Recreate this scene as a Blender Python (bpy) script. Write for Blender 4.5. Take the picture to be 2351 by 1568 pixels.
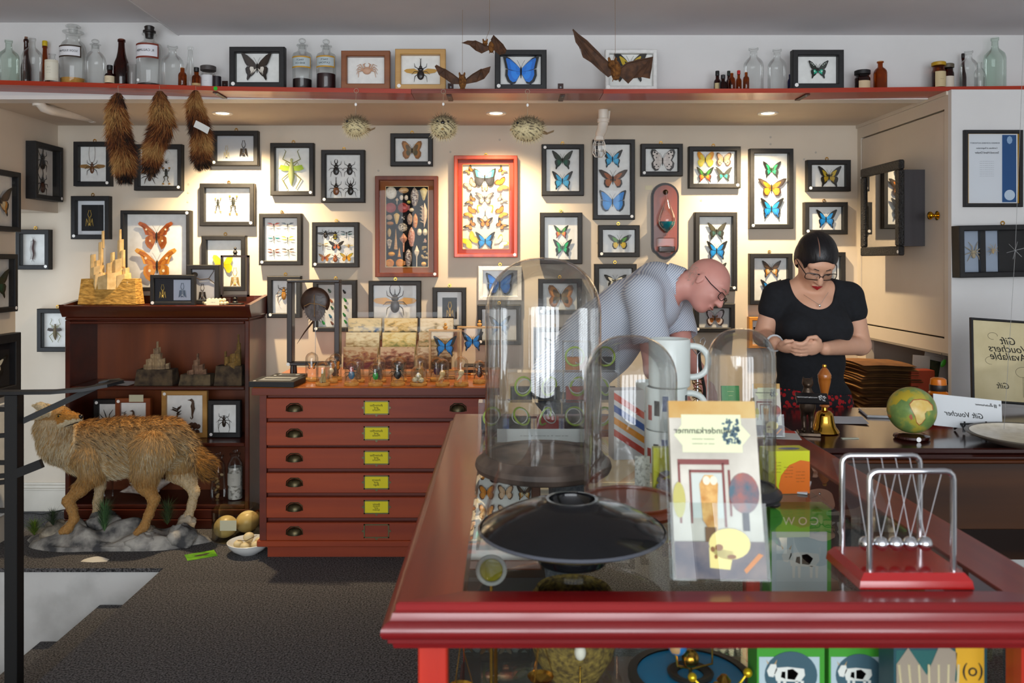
import bpy, bmesh, math, random
import numpy as np
from mathutils import Vector, Matrix, Euler
for o in list(bpy.data.objects):
    bpy.data.objects.remove(o, do_unlink=True)
SC = bpy.context.scene
COL = SC.collection
R = math.radians
random.seed(7)
# ------------------------------------------------------------------ camera
# image frame 2351 x 1568; level camera with a vertical lens shift
IW, IH, FPX, VX, VY, EYE = 2351., 1568., 1900., 1155., 600., 1.55
cam_d = bpy.data.cameras.new('camera')
cam = bpy.data.objects.new('camera', cam_d)
COL.objects.link(cam)
cam.location = (0, 0, EYE)
cam.rotation_euler = (R(90), 0, 0)
cam_d.sensor_width = 36.0
cam_d.lens = FPX / IW * 36.0
cam_d.shift_x = (IW / 2 - VX) / IW
cam_d.shift_y = -(IH / 2 - VY) / IW
cam_d.clip_start = 0.05
cam_d.dof.use_dof = True
cam_d.dof.focus_distance = 4.1
cam_d.dof.aperture_fstop = 5.0
SC.camera = cam
# ------------------------------------------------------------------ world, lights, exposure
SC.view_settings.view_transform = 'Standard'
SC.view_settings.look = 'None'
SC.view_settings.exposure = 0.45
SC.view_settings.gamma = 1.0
SC.view_settings.use_curve_mapping = False
world = bpy.data.worlds.new('world')
SC.world = world
world.use_nodes = True
wb = world.node_tree.nodes['Background']
wb.inputs[0].default_value = (0.80, 0.90, 1.0, 1)
wb.inputs[1].default_value = 1.6
def area_light(name, loc, rot, sx, sy, energy, color):
    d = bpy.data.lights.new(name, 'AREA')
    d.shape = 'RECTANGLE'; d.size = sx; d.size_y = sy
    d.energy = energy; d.color = color
    o = bpy.data.objects.new(name, d); COL.objects.link(o)
    o.location = loc; o.rotation_euler = rot
    return o
# daylight entering through the shop window behind the photographer
area_light('window_daylight', (0.2, -2.78, 1.55), (R(90), 0, 0), 5.0, 2.3, 180, (0.94, 0.97, 1.0))
def spot_light(name, loc, target, energy, angle, blend=0.6, color=(1.0, 0.76, 0.46), rad=0.025):
    d = bpy.data.lights.new(name, 'SPOT')
    d.energy = energy; d.color = color; d.spot_size = R(angle); d.spot_blend = blend
    d.shadow_soft_size = rad
    o = bpy.data.objects.new(name, d); COL.objects.link(o)
    o.location = loc
    o.rotation_euler = (Vector(target) - Vector(loc)).to_track_quat('-Z', 'Y').to_euler()
    return o
LAMPS = [(-1.60, 4.72), (-0.04, 4.72), (1.51, 4.72)]
for (lx, ly), e in zip(LAMPS, (150, 88, 120)):
    spot_light('downlight_beam', (lx, ly, 2.372), (lx, ly + 0.40, 1.15), e, 112, 1.0)
# ------------------------------------------------------------------ helpers
def P(px, py, Y):
    return Vector(((px - VX) / FPX * Y, Y, EYE - (py - VY) / FPX * Y))
def S(Y):
    return Y / FPX
def lin(h):
    h = h.lstrip('#')
    v = [int(h[i:i + 2], 16) / 255 for i in (0, 2, 4)]
    return tuple(c / 12.92 if c <= 0.04045 else ((c + 0.055) / 1.055) ** 2.4 for c in v) + (1.0,)
_mc = {}
def new_mat(name):
    m = bpy.data.materials.new(name); m.use_nodes = True
    return m, m.node_tree, m.node_tree.nodes['Principled BSDF']
def C(hexc, rough=0.6, metal=0.0, emit=0.0, coat=0.0):
    k = (hexc, rough, metal, emit, coat)
    if k in _mc: return _mc[k]
    m, nt, b = new_mat('c_' + hexc.strip('#'))
    b.inputs['Base Color'].default_value = lin(hexc)
    b.inputs['Roughness'].default_value = rough
    b.inputs['Metallic'].default_value = metal
    if coat: b.inputs['Coat Weight'].default_value = coat; b.inputs['Coat Roughness'].default_value = 0.1
    if emit:
        b.inputs['Emission Color'].default_value = lin(hexc)
        b.inputs['Emission Strength'].default_value = emit
    _mc[k] = m
    return m
def noisy(name, h1, h2, scale=20, rough=0.8, bump=0.0, detail=6, stretch=(1, 1, 1), lo=0.35, hi=0.65, metal=0, coat=0, bdist=0.01):
    if name in _mc: return _mc[name]
    m, nt, b = new_mat(name)
    N = nt.nodes; L = nt.links
    tc = N.new('ShaderNodeTexCoord'); mp = N.new('ShaderNodeMapping')
    mp.inputs['Scale'].default_value = stretch
    nz = N.new('ShaderNodeTexNoise'); nz.inputs['Scale'].default_value = scale; nz.inputs['Detail'].default_value = detail
    cr = N.new('ShaderNodeValToRGB')
    cr.color_ramp.elements[0].position = lo; cr.color_ramp.elements[0].color = lin(h1)
    cr.color_ramp.elements[1].position = hi; cr.color_ramp.elements[1].color = lin(h2)
    L.new(tc.outputs['Object'], mp.inputs[0]); L.new(mp.outputs[0], nz.inputs['Vector'])
    L.new(nz.outputs['Fac'], cr.inputs[0]); L.new(cr.outputs[0], b.inputs['Base Color'])
    b.inputs['Roughness'].default_value = rough; b.inputs['Metallic'].default_value = metal
    if coat: b.inputs['Coat Weight'].default_value = coat; b.inputs['Coat Roughness'].default_value = 0.12
    if bump:
        bp = N.new('ShaderNodeBump'); bp.inputs['Strength'].default_value = bump; bp.inputs['Distance'].default_value = bdist
        L.new(nz.outputs['Fac'], bp.inputs['Height']); L.new(bp.outputs[0], b.inputs['Normal'])
    _mc[name] = m
    return m
def wood(name, h1, h2, axis='X', scale=14, rough=0.4, coat=0.15):
    st = {'X': (0.06, 1, 1), 'Y': (1, 0.06, 1), 'Z': (1, 1, 0.06)}[axis]
    return noisy(name, h1, h2, scale, rough, 0.04, 8, st, 0.3, 0.7, coat=coat)
def glass_mat(name, tint=(0.97, 0.985, 0.98), rough=0.0, ior=1.45, boost=1.0, cap=0.45):
    """thin clear sheet: see-through, with the mirror reflection of its surface"""
    if name in _mc: return _mc[name]
    m = bpy.data.materials.new(name); m.use_nodes = True
    nt = m.node_tree; N = nt.nodes; L = nt.links
    N.remove(N['Principled BSDF'])
    out = N['Material Output']
    tr = N.new('ShaderNodeBsdfTransparent'); tr.inputs[0].default_value = tint + (1,)
    gl = N.new('ShaderNodeBsdfGlossy'); gl.inputs['Roughness'].default_value = rough
    fr = N.new('ShaderNodeFresnel'); fr.inputs[0].default_value = ior
    mx = N.new('ShaderNodeMixShader')
    mu = N.new('ShaderNodeMath'); mu.operation = 'MULTIPLY'; mu.use_clamp = True; mu.inputs[1].default_value = boost
    mn = N.new('ShaderNodeMath'); mn.operation = 'MINIMUM'; mn.inputs[1].default_value = cap
    L.new(fr.outputs[0], mu.inputs[0]); L.new(mu.outputs[0], mn.inputs[0]); L.new(mn.outputs[0], mx.inputs[0])
    L.new(tr.outputs[0], mx.inputs[1]); L.new(gl.outputs[0], mx.inputs[2]); L.new(mx.outputs[0], out.inputs[0])
    _mc[name] = m
    return m
def vcol_mat(name, rough=0.85, scale=0, amt=0.0, spec=0.3):
    if name in _mc: return _mc[name]
    m, nt, b = new_mat(name)
    N = nt.nodes; L = nt.links
    a = N.new('ShaderNodeVertexColor'); a.layer_name = 'Col'
    if scale:
        nz = N.new('ShaderNodeTexNoise'); nz.inputs['Scale'].default_value = scale; nz.inputs['Detail'].default_value = 5
        tc = N.new('ShaderNodeTexCoord'); L.new(tc.outputs['Object'], nz.inputs['Vector'])
        mr = N.new('ShaderNodeMapRange'); mr.inputs[3].default_value = 1 - amt; mr.inputs[4].default_value = 1 + amt
        L.new(nz.outputs['Fac'], mr.inputs[0])
        mx = N.new('ShaderNodeVectorMath'); mx.operation = 'SCALE'
        L.new(a.outputs[0], mx.inputs[0]); L.new(mr.outputs[0], mx.inputs['Scale']); L.new(mx.outputs[0], b.inputs['Base Color'])
    else:
        L.new(a.outputs[0], b.inputs['Base Color'])
    b.inputs['Roughness'].default_value = rough
    b.inputs['Specular IOR Level'].default_value = spec
    _mc[name] = m
    return m
class MB:
    """mesh collector: shapes added under the current matrix, one material index per face"""
    def __init__(s): s.v = []; s.f = []; s.m = []; s.M = Matrix.Identity(4); s.mi = 0
    def at(s, loc=(0, 0, 0), rot=(0, 0, 0), sc=(1, 1, 1)):
        s.M = Matrix.LocRotScale(Vector(loc), Euler(rot), Vector(sc)); return s
    def mat(s, i): s.mi = i; return s
    def add(s, vs, fs, mi=None):
        b = len(s.v); M = s.M
        s.v.extend([tuple(M @ Vector(p)) for p in vs])
        for f in fs: s.f.append(tuple(i + b for i in f)); s.m.append(s.mi if mi is None else mi)
        return s
    def box(s, x0, x1, y0, y1, z0, z1, mi=None):
        vs = [(x0, y0, z0), (x1, y0, z0), (x1, y1, z0), (x0, y1, z0), (x0, y0, z1), (x1, y0, z1), (x1, y1, z1), (x0, y1, z1)]
        return s.add(vs, [(0, 3, 2, 1), (4, 5, 6, 7), (0, 1, 5, 4), (1, 2, 6, 5), (2, 3, 7, 6), (3, 0, 4, 7)], mi)
    def cbox(s, c, d, mi=None):
        return s.box(c[0] - d[0] / 2, c[0] + d[0] / 2, c[1] - d[1] / 2, c[1] + d[1] / 2, c[2] - d[2] / 2, c[2] + d[2] / 2, mi)
    def rbox(s, x0, x1, y0, y1, z0, z1, b=0.004, mi=None):
        """box with chamfered edges"""
        bm = bmesh.new(); bmesh.ops.create_cube(bm, size=1)
        for v in bm.verts: v.co = Vector(((x0 + x1) / 2 + v.co.x * (x1 - x0), (y0 + y1) / 2 + v.co.y * (y1 - y0), (z0 + z1) / 2 + v.co.z * (z1 - z0)))
        bmesh.ops.bevel(bm, geom=list(bm.edges), offset=b, segments=1, affect='EDGES')
        bm.verts.index_update()
        s.add([tuple(v.co) for v in bm.verts], [[v.index for v in f.verts] for f in bm.faces], mi); bm.free(); return s
    def lathe(s, prof, n=24, c=(0, 0, 0), mi=None, cap=True, arc=None):
        vs = []; fs = []
        k = len(prof)
        for j in range(n):
            a = 2 * math.pi * j / n
            for r, z in prof: vs.append((c[0] + r * math.cos(a), c[1] + r * math.sin(a), c[2] + z))
        for j in range(n):
            j2 = (j + 1) % n
            for i in range(k - 1):
                r0, r1 = prof[i][0], prof[i + 1][0]
                if r0 < 1e-7 and r1 < 1e-7: continue
                if r0 < 1e-7: fs.append((j * k + i, j2 * k + i + 1, j * k + i + 1))
                elif r1 < 1e-7: fs.append((j * k + i, j2 * k + i, j * k + i + 1))
                else: fs.append((j * k + i, j2 * k + i, j2 * k + i + 1, j * k + i + 1))
        if cap:
            if prof[0][0] > 1e-7: fs.append([j * k for j in range(n)][::-1])
            if prof[-1][0] > 1e-7: fs.append([j * k + k - 1 for j in range(n)])
        return s.add(vs, fs, mi)
    def cyl(s, a, b, r, r2=None, n=12, mi=None, cap=True):
        return s.tube([a, b], [r, r if r2 is None else r2], n, mi, cap)
    def tube(s, pts, rad, n=8, mi=None, cap=True):
        pts = [Vector(p) for p in pts]
        if not hasattr(rad, '__len__'): rad = [rad] * len(pts)
        vs = []; fs = []; up = None
        for i, p in enumerate(pts):
            t = (pts[min(i + 1, len(pts) - 1)] - pts[max(i - 1, 0)])
            if t.length < 1e-9: t = Vector((0, 0, 1))
            t.normalize()
            if up is None:
                up = Vector((0, 0, 1)) if abs(t.z) < 0.9 else Vector((1, 0, 0))
            x = up.cross(t)
            if x.length < 1e-6: x = Vector((1, 0, 0)).cross(t)
            x.normalize(); y = t.cross(x); up = y
            for j in range(n):
                a = 2 * math.pi * j / n
                vs.append(tuple(p + (x * math.cos(a) + y * math.sin(a)) * rad[i]))
        for i in range(len(pts) - 1):
            for j in range(n):
                j2 = (j + 1) % n
                fs.append((i * n + j, i * n + j2, (i + 1) * n + j2, (i + 1) * n + j))
        if cap:
            fs.append(list(range(n))[::-1]); fs.append([(len(pts) - 1) * n + j for j in range(n)])
        return s.add(vs, fs, mi)
    def ell(s, c, r, nu=12, nv=8, mi=None, rot=None):
        vs = []; fs = []
        q = Euler(rot).to_matrix() if rot else None
        for i in range(nv + 1):
            t = math.pi * i / nv
            for j in range(nu):
                a = 2 * math.pi * j / nu
                p = Vector((r[0] * math.sin(t) * math.cos(a), r[1] * math.sin(t) * math.sin(a), r[2] * math.cos(t)))
                if q: p = q @ p
                vs.append((c[0] + p.x, c[1] + p.y, c[2] + p.z))
        for i in range(nv):
            for j in range(nu):
                j2 = (j + 1) % nu
                a, b, d, e = i * nu + j, i * nu + j2, (i + 1) * nu + j2, (i + 1) * nu + j
                if i == 0: fs.append((a, e, d))
                elif i == nv - 1: fs.append((a, e, b))
                else: fs.append((a, e, d, b))
        return s.add(vs, fs, mi)
    def prism(s, poly, y0, y1, mi=None):
        """polygon given in (x,z), counter-clockwise seen from -y, extruded from y0 (front) to y1 (back)"""
        n = len(poly)
        vs = [(x, y0, z) for x, z in poly] + [(x, y1, z) for x, z in poly]
        fs = [list(range(n)), [n + i for i in range(n)][::-1]]
        for i in range(n):
            j = (i + 1) % n; fs.append((j, i, n + i, n + j))
        return s.add(vs, fs, mi)
    def poly(s, pts, mi=None): return s.add(pts, [list(range(len(pts)))], mi)
    def grid(s, fn, nu, nv, mi=None):
        vs = [fn(i / nu, j / nv) for i in range(nu + 1) for j in range(nv + 1)]
        fs = [(i * (nv + 1) + j, (i + 1) * (nv + 1) + j, (i + 1) * (nv + 1) + j + 1, i * (nv + 1) + j + 1) for i in range(nu) for j in range(nv)]
        return s.add(vs, fs, mi)
def link(name, me, parent=None, loc=(0, 0, 0), rot=(0, 0, 0)):
    o = bpy.data.objects.new(name, me); COL.objects.link(o)
    o.parent = parent; o.location = loc; o.rotation_euler = rot
    return o
def ob(name, mb, mats, parent=None, loc=(0, 0, 0), rot=(0, 0, 0), smooth=0.6):
    me = bpy.data.meshes.new(name)
    me.from_pydata(mb.v, [], mb.f)
    if not isinstance(mats, (list, tuple)): mats = [mats]
    for m in mats: me.materials.append(m)
    if len(mats) > 1: me.polygons.foreach_set('material_index', mb.m)
    if smooth:
        me.polygons.foreach_set('use_smooth', [True] * len(me.polygons))
        me.set_sharp_from_angle(angle=smooth)
    me.update()
    return link(name, me, parent, loc, rot)
def tag(o, label=None, cat=None, group=None, kind=None):
    if label: o['label'] = label
    if cat: o['category'] = cat
    if group: o['group'] = group
    if kind: o['kind'] = kind
    return o
def thing(name, label, cat, loc=(0, 0, 0), rot=(0, 0, 0), group=None):
    o = bpy.data.objects.new(name, None); COL.objects.link(o)
    o.location = loc; o.rotation_euler = rot; o.empty_display_size = 0.05
    return tag(o, label, cat, group)
def struct(name, mb, mats, parent=None, smooth=0.5, label=None):
    o = ob(name, mb, mats, parent, smooth=smooth)
    if parent is None: o['kind'] = 'structure'
    return o
def share(name, src, parent, loc=(0, 0, 0), rot=(0, 0, 0), sc=(1, 1, 1)):
    o = link(name, src.data, parent, loc, rot); o.scale = sc; return o
def lettering(txt, size, mat, parent=None, loc=(0, 0, 0), rot=(R(90), 0, 0), mirror=True, align='CENTER', ext=0.0003, name='lettering', shear=0.0, space=1.0):
    """flat printed text (the photograph shows it mirrored), lying in local x/z facing -y"""
    cu = bpy.data.curves.new('txt', 'FONT'); cu.body = txt; cu.size = size
    cu.align_x = align; cu.align_y = 'CENTER'; cu.extrude = ext; cu.shear = shear; cu.space_line = space; cu.resolution_u = 3
    t = bpy.data.objects.new('txt', cu); COL.objects.link(t)
    dg = bpy.context.evaluated_depsgraph_get()
    me = bpy.data.meshes.new_from_object(t.evaluated_get(dg))
    bpy.data.objects.remove(t, do_unlink=True)
    if mirror:
        n = len(me.vertices); co = np.empty(n * 3, 'f'); me.vertices.foreach_get('co', co)
        co[0::3] *= -1; me.vertices.foreach_set('co', co); me.flip_normals()
    me.materials.clear(); me.materials.append(mat)
    return link(name, me, parent, loc, rot)
# ---- signed distance modelling (one continuous surface) + naive surface nets
class SDF:
    def __init__(s, lo, hi, res):
        s.lo = np.array(lo, 'f'); s.res = res
        s.n = np.ceil((np.array(hi) - s.lo) / res).astype(int) + 1
        s.d = np.full(s.n, 0.2, 'f'); s.t = np.zeros(s.n, 'i2')
    def sub(s, lo, hi):
        a = np.maximum(np.floor((np.array(lo) - s.lo) / s.res).astype(int), 0)
        b = np.minimum(np.ceil((np.array(hi) - s.lo) / s.res).astype(int) + 1, s.n)
        if np.any(b <= a): return None, None
        sl = tuple(slice(i, j) for i, j in zip(a, b))
        ax = [s.lo[k] + s.res * np.arange(a[k], b[k], dtype='f') for k in range(3)]
        return sl, np.meshgrid(*ax, indexing='ij')
    def comb(s, sl, d, k, tagv, op):
        o = s.d[sl]
        if op == 'add':
            if k > 0:
                h = np.clip(0.5 + 0.5 * (o - d) / k, 0, 1); r = o * (1 - h) + d * h - k * h * (1 - h)
            else: r = np.minimum(o, d)
            w = d < o; t = s.t[sl]; t[w] = tagv; s.t[sl] = t
        else:
            if k > 0:
                h = np.clip(0.5 - 0.5 * (o + d) / k, 0, 1); r = o * (1 - h) - d * h + k * h * (1 - h)
            else: r = np.maximum(o, -d)
        s.d[sl] = r
    def cone(s, a, b, ra, rb, k=0.02, t=0, op='add'):
        a = np.array(a, 'f'); b = np.array(b, 'f'); m = max(ra, rb) + 2 * k + 0.03
        sl, G = s.sub(np.minimum(a, b) - m, np.maximum(a, b) + m)
        if sl is None: return s
        ab = b - a; L = float(ab @ ab) + 1e-12
        q = [G[i] - a[i] for i in range(3)]
        h = np.clip((q[0] * ab[0] + q[1] * ab[1] + q[2] * ab[2]) / L, 0, 1)
        d = np.sqrt((q[0] - ab[0] * h) ** 2 + (q[1] - ab[1] * h) ** 2 + (q[2] - ab[2] * h) ** 2) - (ra + (rb - ra) * h)
        s.comb(sl, d, k, t, op); return s
    def path(s, pts, rad, k=0.02, t=0, op='add'):
        for i in range(len(pts) - 1): s.cone(pts[i], pts[i + 1], rad[i], rad[i + 1], k, t, op)
        return s
    def ell(s, c, r, k=0.02, t=0, op='add', rot=None):
        c = np.array(c, 'f'); m = max(r) + 2 * k + 0.03
        sl, G = s.sub(c - m, c + m)
        if sl is None: return s
        q = [G[i] - c[i] for i in range(3)]
        if rot is not None:
            A = np.array(rot, 'f')          # rows: local axes
            q = [A[i, 0] * q[0] + A[i, 1] * q[1] + A[i, 2] * q[2] for i in range(3)]
        k0 = np.sqrt((q[0] / r[0]) ** 2 + (q[1] / r[1]) ** 2 + (q[2] / r[2]) ** 2)
        k1 = np.sqrt((q[0] / r[0] ** 2) ** 2 + (q[1] / r[1] ** 2) ** 2 + (q[2] / r[2] ** 2) ** 2) + 1e-6
        s.comb(sl, k0 * (k0 - 1) / k1, k, t, op); return s
    def plane(s, p, n, k=0.0):
        """remove everything on the side n points to"""
        p = np.array(p, 'f'); n = np.array(n, 'f'); n = n / np.linalg.norm(n)
        ax = [s.lo[i] + s.res * np.arange(s.n[i], dtype='f') for i in range(3)]
        G = np.meshgrid(*ax, indexing='ij')
        d = -((G[0] - p[0]) * n[0] + (G[1] - p[1]) * n[1] + (G[2] - p[2]) * n[2])
        s.d = np.maximum(s.d, -d); return s
    def mesh(s, smooth=1):
        d = s.d; nx, ny, nz = d.shape
        ins = d < 0
        c = np.zeros((nx - 1, ny - 1, nz - 1), 'i1')
        offs = [(i, j, k) for i in (0, 1) for j in (0, 1) for k in (0, 1)]
        for i, j, k in offs: c += ins[i:nx - 1 + i, j:ny - 1 + j, k:nz - 1 + k]
        act = (c > 0) & (c < 8)
        idx = np.full(act.shape, -1, 'i4'); cells = np.argwhere(act); idx[act] = np.arange(len(cells))
        val = {o: d[cells[:, 0] + o[0], cells[:, 1] + o[1], cells[:, 2] + o[2]] for o in offs}
        acc = np.zeros((len(cells), 3)); cnt = np.zeros(len(cells))
        for o in offs:
            for ax in range(3):
                if o[ax] == 0:
                    p = list(o); p[ax] = 1; p = tuple(p)
                    a, b = val[o], val[p]; w = (a < 0) != (b < 0)
                    t = np.where(w, a / np.where(a - b == 0, 1, a - b), 0)
                    q = np.tile(np.array(o, float), (len(cells), 1)); q[:, ax] += t
                    acc += q * w[:, None]; cnt += w
        V = (cells + acc / np.maximum(cnt, 1)[:, None]) * s.res + s.lo
        F = []
        def quads(ax):
            sl0 = [slice(1, -1)] * 3; sl0[ax] = slice(0, -1)
            a = [slice(1, n - 1) for n in d.shape]; a[ax] = slice(0, d.shape[ax] - 1)
            b = list(a); b[ax] = slice(1, d.shape[ax])
            A = ins[tuple(a)]; B = ins[tuple(b)]
            e = np.argwhere(A != B)
            if not len(e): return
            base = e.copy(); u, v = [i for i in range(3) if i != ax]
            base[:, u] += 1; base[:, v] += 1
            def at(du, dv):
                q = base.copy(); q[:, u] += du; q[:, v] += dv
                return idx[q[:, 0], q[:, 1], q[:, 2]]
            Q = np.stack([at(-1, -1), at(0, -1), at(0, 0), at(-1, 0)], 1)
            fl = A[tuple(e.T)]
            if ax == 1: fl = ~fl
            Q[~fl] = Q[~fl][:, ::-1]
            F.append(Q)
        for ax in range(3): quads(ax)
        F = np.concatenate(F)
        F = F[(F >= 0).all(1)]
        for _ in range(smooth):
            acc = np.zeros_like(V); cn = np.zeros(len(V))
            for i in range(4):
                a, b = F[:, i], F[:, (i + 1) % 4]
                np.add.at(acc, a, V[b]); np.add.at(cn, a, 1); np.add.at(acc, b, V[a]); np.add.at(cn, b, 1)
            V = 0.5 * V + 0.5 * acc / np.maximum(cn, 1)[:, None]
        ti = np.clip(np.round((V - s.lo) / s.res).astype(int), 0, s.n - 1)
        T = s.t[ti[:, 0], ti[:, 1], ti[:, 2]]
        return V, F, T
def sdf_ob(name, V, F, mats, parent=None, fmat=None, vcol=None, loc=(0, 0, 0)):
    me = bpy.data.meshes.new(name)
    me.from_pydata(V.tolist(), [], F.tolist())
    if not isinstance(mats, (list, tuple)): mats = [mats]
    for m in mats: me.materials.append(m)
    if fmat is not None: me.polygons.foreach_set('material_index', np.asarray(fmat, 'i4'))
    me.polygons.foreach_set('use_smooth', [True] * len(me.polygons))
    if vcol is not None:
        a = me.color_attributes.new('Col', 'FLOAT_COLOR', 'POINT')
        a.data.foreach_set('color', np.concatenate([vcol, np.ones((len(vcol), 1))], 1).astype('f').ravel())
    me.update()
    return link(name, me, parent, loc)
def vnormals(V, F):
    n = np.cross(V[F[:, 2]] - V[F[:, 0]], V[F[:, 3]] - V[F[:, 1]])
    N = np.zeros_like(V)
    for i in range(4): np.add.at(N, F[:, i], n)
    return N / (np.linalg.norm(N, axis=1)[:, None] + 1e-12)
# ------------------------------------------------------------------ shared materials
M_BLACK = noisy('black_frame', '#0e0e10', '#17171a', 60, 0.55)
M_WHITEF = noisy('white_frame', '#dcdcda', '#e8e8e6', 60, 0.5)
M_PAPER = noisy('mount_paper', '#e9e9e6', '#f2f2ef', 30, 0.9)
M_GLASS = glass_mat('frame_glass', (0.985, 0.99, 0.99), boost=0.4)
M_CLEAR = glass_mat('clear_glass', (0.985, 0.99, 0.985), ior=1.5, boost=1.3)
M_BRASS = noisy('brass', '#b8862d', '#d9ab4c', 30, 0.25, metal=1.0)
M_CHROME = C('#d8dade', 0.08, 1.0)
M_STEEL = C('#8d9094', 0.3, 1.0)
M_STICK = C('#f4f4f2', 0.6)
M_INK = C('#141414', 0.8)
# ------------------------------------------------------------------ the room
YW = 5.15          # back wall of the niche
YU = 4.28          # upper wall above the niche
YS = 4.10          # front of shelf / white cupboard front
ZN = 2.395         # niche ceiling
ZC, ZC2 = 2.72, 2.765
XL, XR = -2.77, 2.205
M_WALL = noisy('wall_paint', '#cfc2b0', '#d4c8b7', 3, 0.85, 0.05)
M_WALLW = noisy('wall_white', '#d8d7d6', '#dddcdb', 3, 0.8, 0.04)
M_CEIL = noisy('ceiling_paint', '#d6d5d8', '#dddcdf', 2, 0.9)
M_CARPET = noisy('carpet', '#161617', '#706e70', 130, 0.98, 0.7, 4, lo=0.36, hi=0.68, bdist=0.008)
M_TRIM = noisy('trim_paint', '#cfc8ba', '#d8d1c4', 5, 0.6)
M_DOOR = noisy('door_paint', '#cfc4b4', '#d6cbbc', 2.5, 0.6)
M_STAIRW = noisy('stairwell_plaster', '#a9a9a6', '#d4d4d2', 3.0, 0.9, 0.1, 8, lo=0.3, hi=0.55)
b = MB(); b.box(-1.716, 4.2, -2.7, YW + .1, -0.12, 0); b.box(-3.6, -1.716, 4.18, YW + .1, -0.02, 0)
struct('floor', b, M_CARPET)
b = MB()                                                   # stairs going down to the left
for i in range(5):
    x1 = -1.716 - 0.30 * i; z = -0.185 * (i + 1)
    b.box(x1 - 0.30, x1, -0.6, 4.178, z - 0.06, z); b.box(x1 - 0.02, x1, -0.6, 4.178, z, z + 0.185 if i else -0.12)
struct('floor_stairs', b, M_CARPET)
b = MB(); b.box(-3.6, -1.70, 4.19, 4.24, -1.3, -0.02); struct('wall_stairwell', b, M_STAIRW)
b = MB(); b.box(-3.6, -1.70, -0.7, 4.24, -1.36, -1.3); struct('floor_lower', b, M_CARPET)
b = MB(); b.box(-3.6, 4.2, YW, YW + 0.1, 0, ZN + 0.05); struct('wall_back', b, M_WALL)
b = MB(); b.box(-3.6, 4.2, YU, YU + 0.1, ZN, 2.95); struct('wall_upper', b, M_WALLW)
b = MB(); b.box(-3.6, 4.2, YU + 0.1, YW, ZN, ZN + 0.06); struct('ceiling_niche', b, M_WALL)
b = MB(); b.box(-3.6, 4.2, YU - 0.004, YU + 0.1, ZN - 0.008, ZN + 0.012); struct('trim_1', b, C('#e6e4e0', .5))
b = MB(); b.box(-1.678, 4.2, -2.7, YU, ZC, ZC + 0.25); struct('ceiling', b, M_CEIL)
b = MB(); b.box(-3.6, -1.678, -2.7, YU, ZC2 + .02, ZC2 + 0.25); struct('ceiling_left', b, M_CEIL)
b = MB(); b.box(-1.68, -1.674, -2.7, YU, ZC - 0.003, ZC + 0.003); struct('trim_2', b, C('#dcdcdc', .6))
b = MB(); b.box(XL - .1, XL, -2.7, 4.70, -1.3, 2.95); b.box(XL - .8, XL, 4.70, YW, 1.85, ZN); struct('wall_left', b, M_WALL)
b = MB(); b.box(-3.6, -3.5, 4.70, YW, 0, 1.85); struct('wall_recess', b, M_WALL)
b = MB(); b.box(3.6, 3.7, -2.7, YW, 0, 2.95); struct('wall_right', b, M_WALLW)
# shop front behind the camera, with its window opening
b = MB()
b.box(-3.6, -2.35, -2.8, -2.7, 0, 2.95); b.box(2.75, 4.2, -2.8, -2.7, 0, 2.95)
b.box(-2.35, 2.75, -2.8, -2.7, 0, 0.38); b.box(-2.35, 2.75, -2.8, -2.7, 2.72, 2.95)
struct('wall_front', b, M_WALLW)
b = MB()
for i in range(7): x = -2.33 + i * 5.06 / 6; b.box(x - 0.07, x + 0.07, -2.74, -2.66, 0.38, 2.72)  # unseen piers, added to split the window's reflection in the domes into streaks
b.box(-2.35, 2.75, -2.74, -2.70, 0.38, 0.44); b.box(-2.35, 2.75, -2.74, -2.70, 2.66, 2.72)
struct('window_1', b, C('#2a2a2c', .4))
# baseboard with mouldings
b = MB(); yb = YW - 0.001
for xa, xb in ((-3.5, -2.57), (-1.45, XR)): b.box(xa, xb, yb - 0.018, yb, 0, 0.13); b.box(xa, xb, yb - 0.022, yb, 0.132, 0.142); b.box(xa, xb, yb - 0.016, yb, 0.144, 0.16); b.box(xa, xb, yb - 0.010, yb, 0.162, 0.175)
struct('baseboard_back', b, M_TRIM)
# white cupboard on the right: front wall, side with door, dark opening below
b = MB()
b.box(XR, 3.6, YS - 0.03, YS + 0.0, 0, ZN + 0.0)
struct('wall_cupboard_front', b, M_WALLW)
zb0 = P(2168, 812, YS).z                       # underside of the cupboard over the counter recess
b = MB()
b.box(XR, XR + 0.03, YS, YW, zb0, zb0 + 0.07)                      # bottom rail
b.box(XR, XR + 0.03, YS, YW, ZN - 0.085, ZN)                      # head rail
b.box(XR, XR + 0.03, YS, YS + 0.035, zb0 + 0.07, ZN - 0.085); b.box(XR, XR + 0.03, YW - 0.05, YW, zb0 + 0.07, ZN - 0.085)
b.box(XR - 0.01, XR + 0.03, YS, YW, ZN - 0.02, ZN)
struct('trim_3', b, M_DOOR)
b = MB(); b.rbox(XR + 0.004, XR + 0.028, YS + 0.042, YW - 0.056, zb0 + 0.078, ZN - 0.092, 0.003)
door = struct('door_1', b, M_DOOR)
kb = P(2147, 495, YS + 0.10); kb.x = XR
b = MB(); b.at(kb, (0, R(-90), 0)); b.lathe([(0.022, 0), (0.024, 0.004), (0.016, 0.008), (0.008, 0.012), (0.008, 0.022), (0.016, 0.028), (0.021, 0.036), (0.019, 0.044), (0.008, 0.049), (0, 0.05)], 20)
ob('door_knob', b, C('#c99a22', .16, 1), door, smooth=1.3)
b = MB()
for z in (2.02, 1.92): b.box(XR - 0.008, XR + 0.002, YW - 0.062, YW - 0.050, z, z + 0.05 if z > 2 else z + 0.03)
ob('hinge', b, C('#c9c2b6', .5), door)
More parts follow.
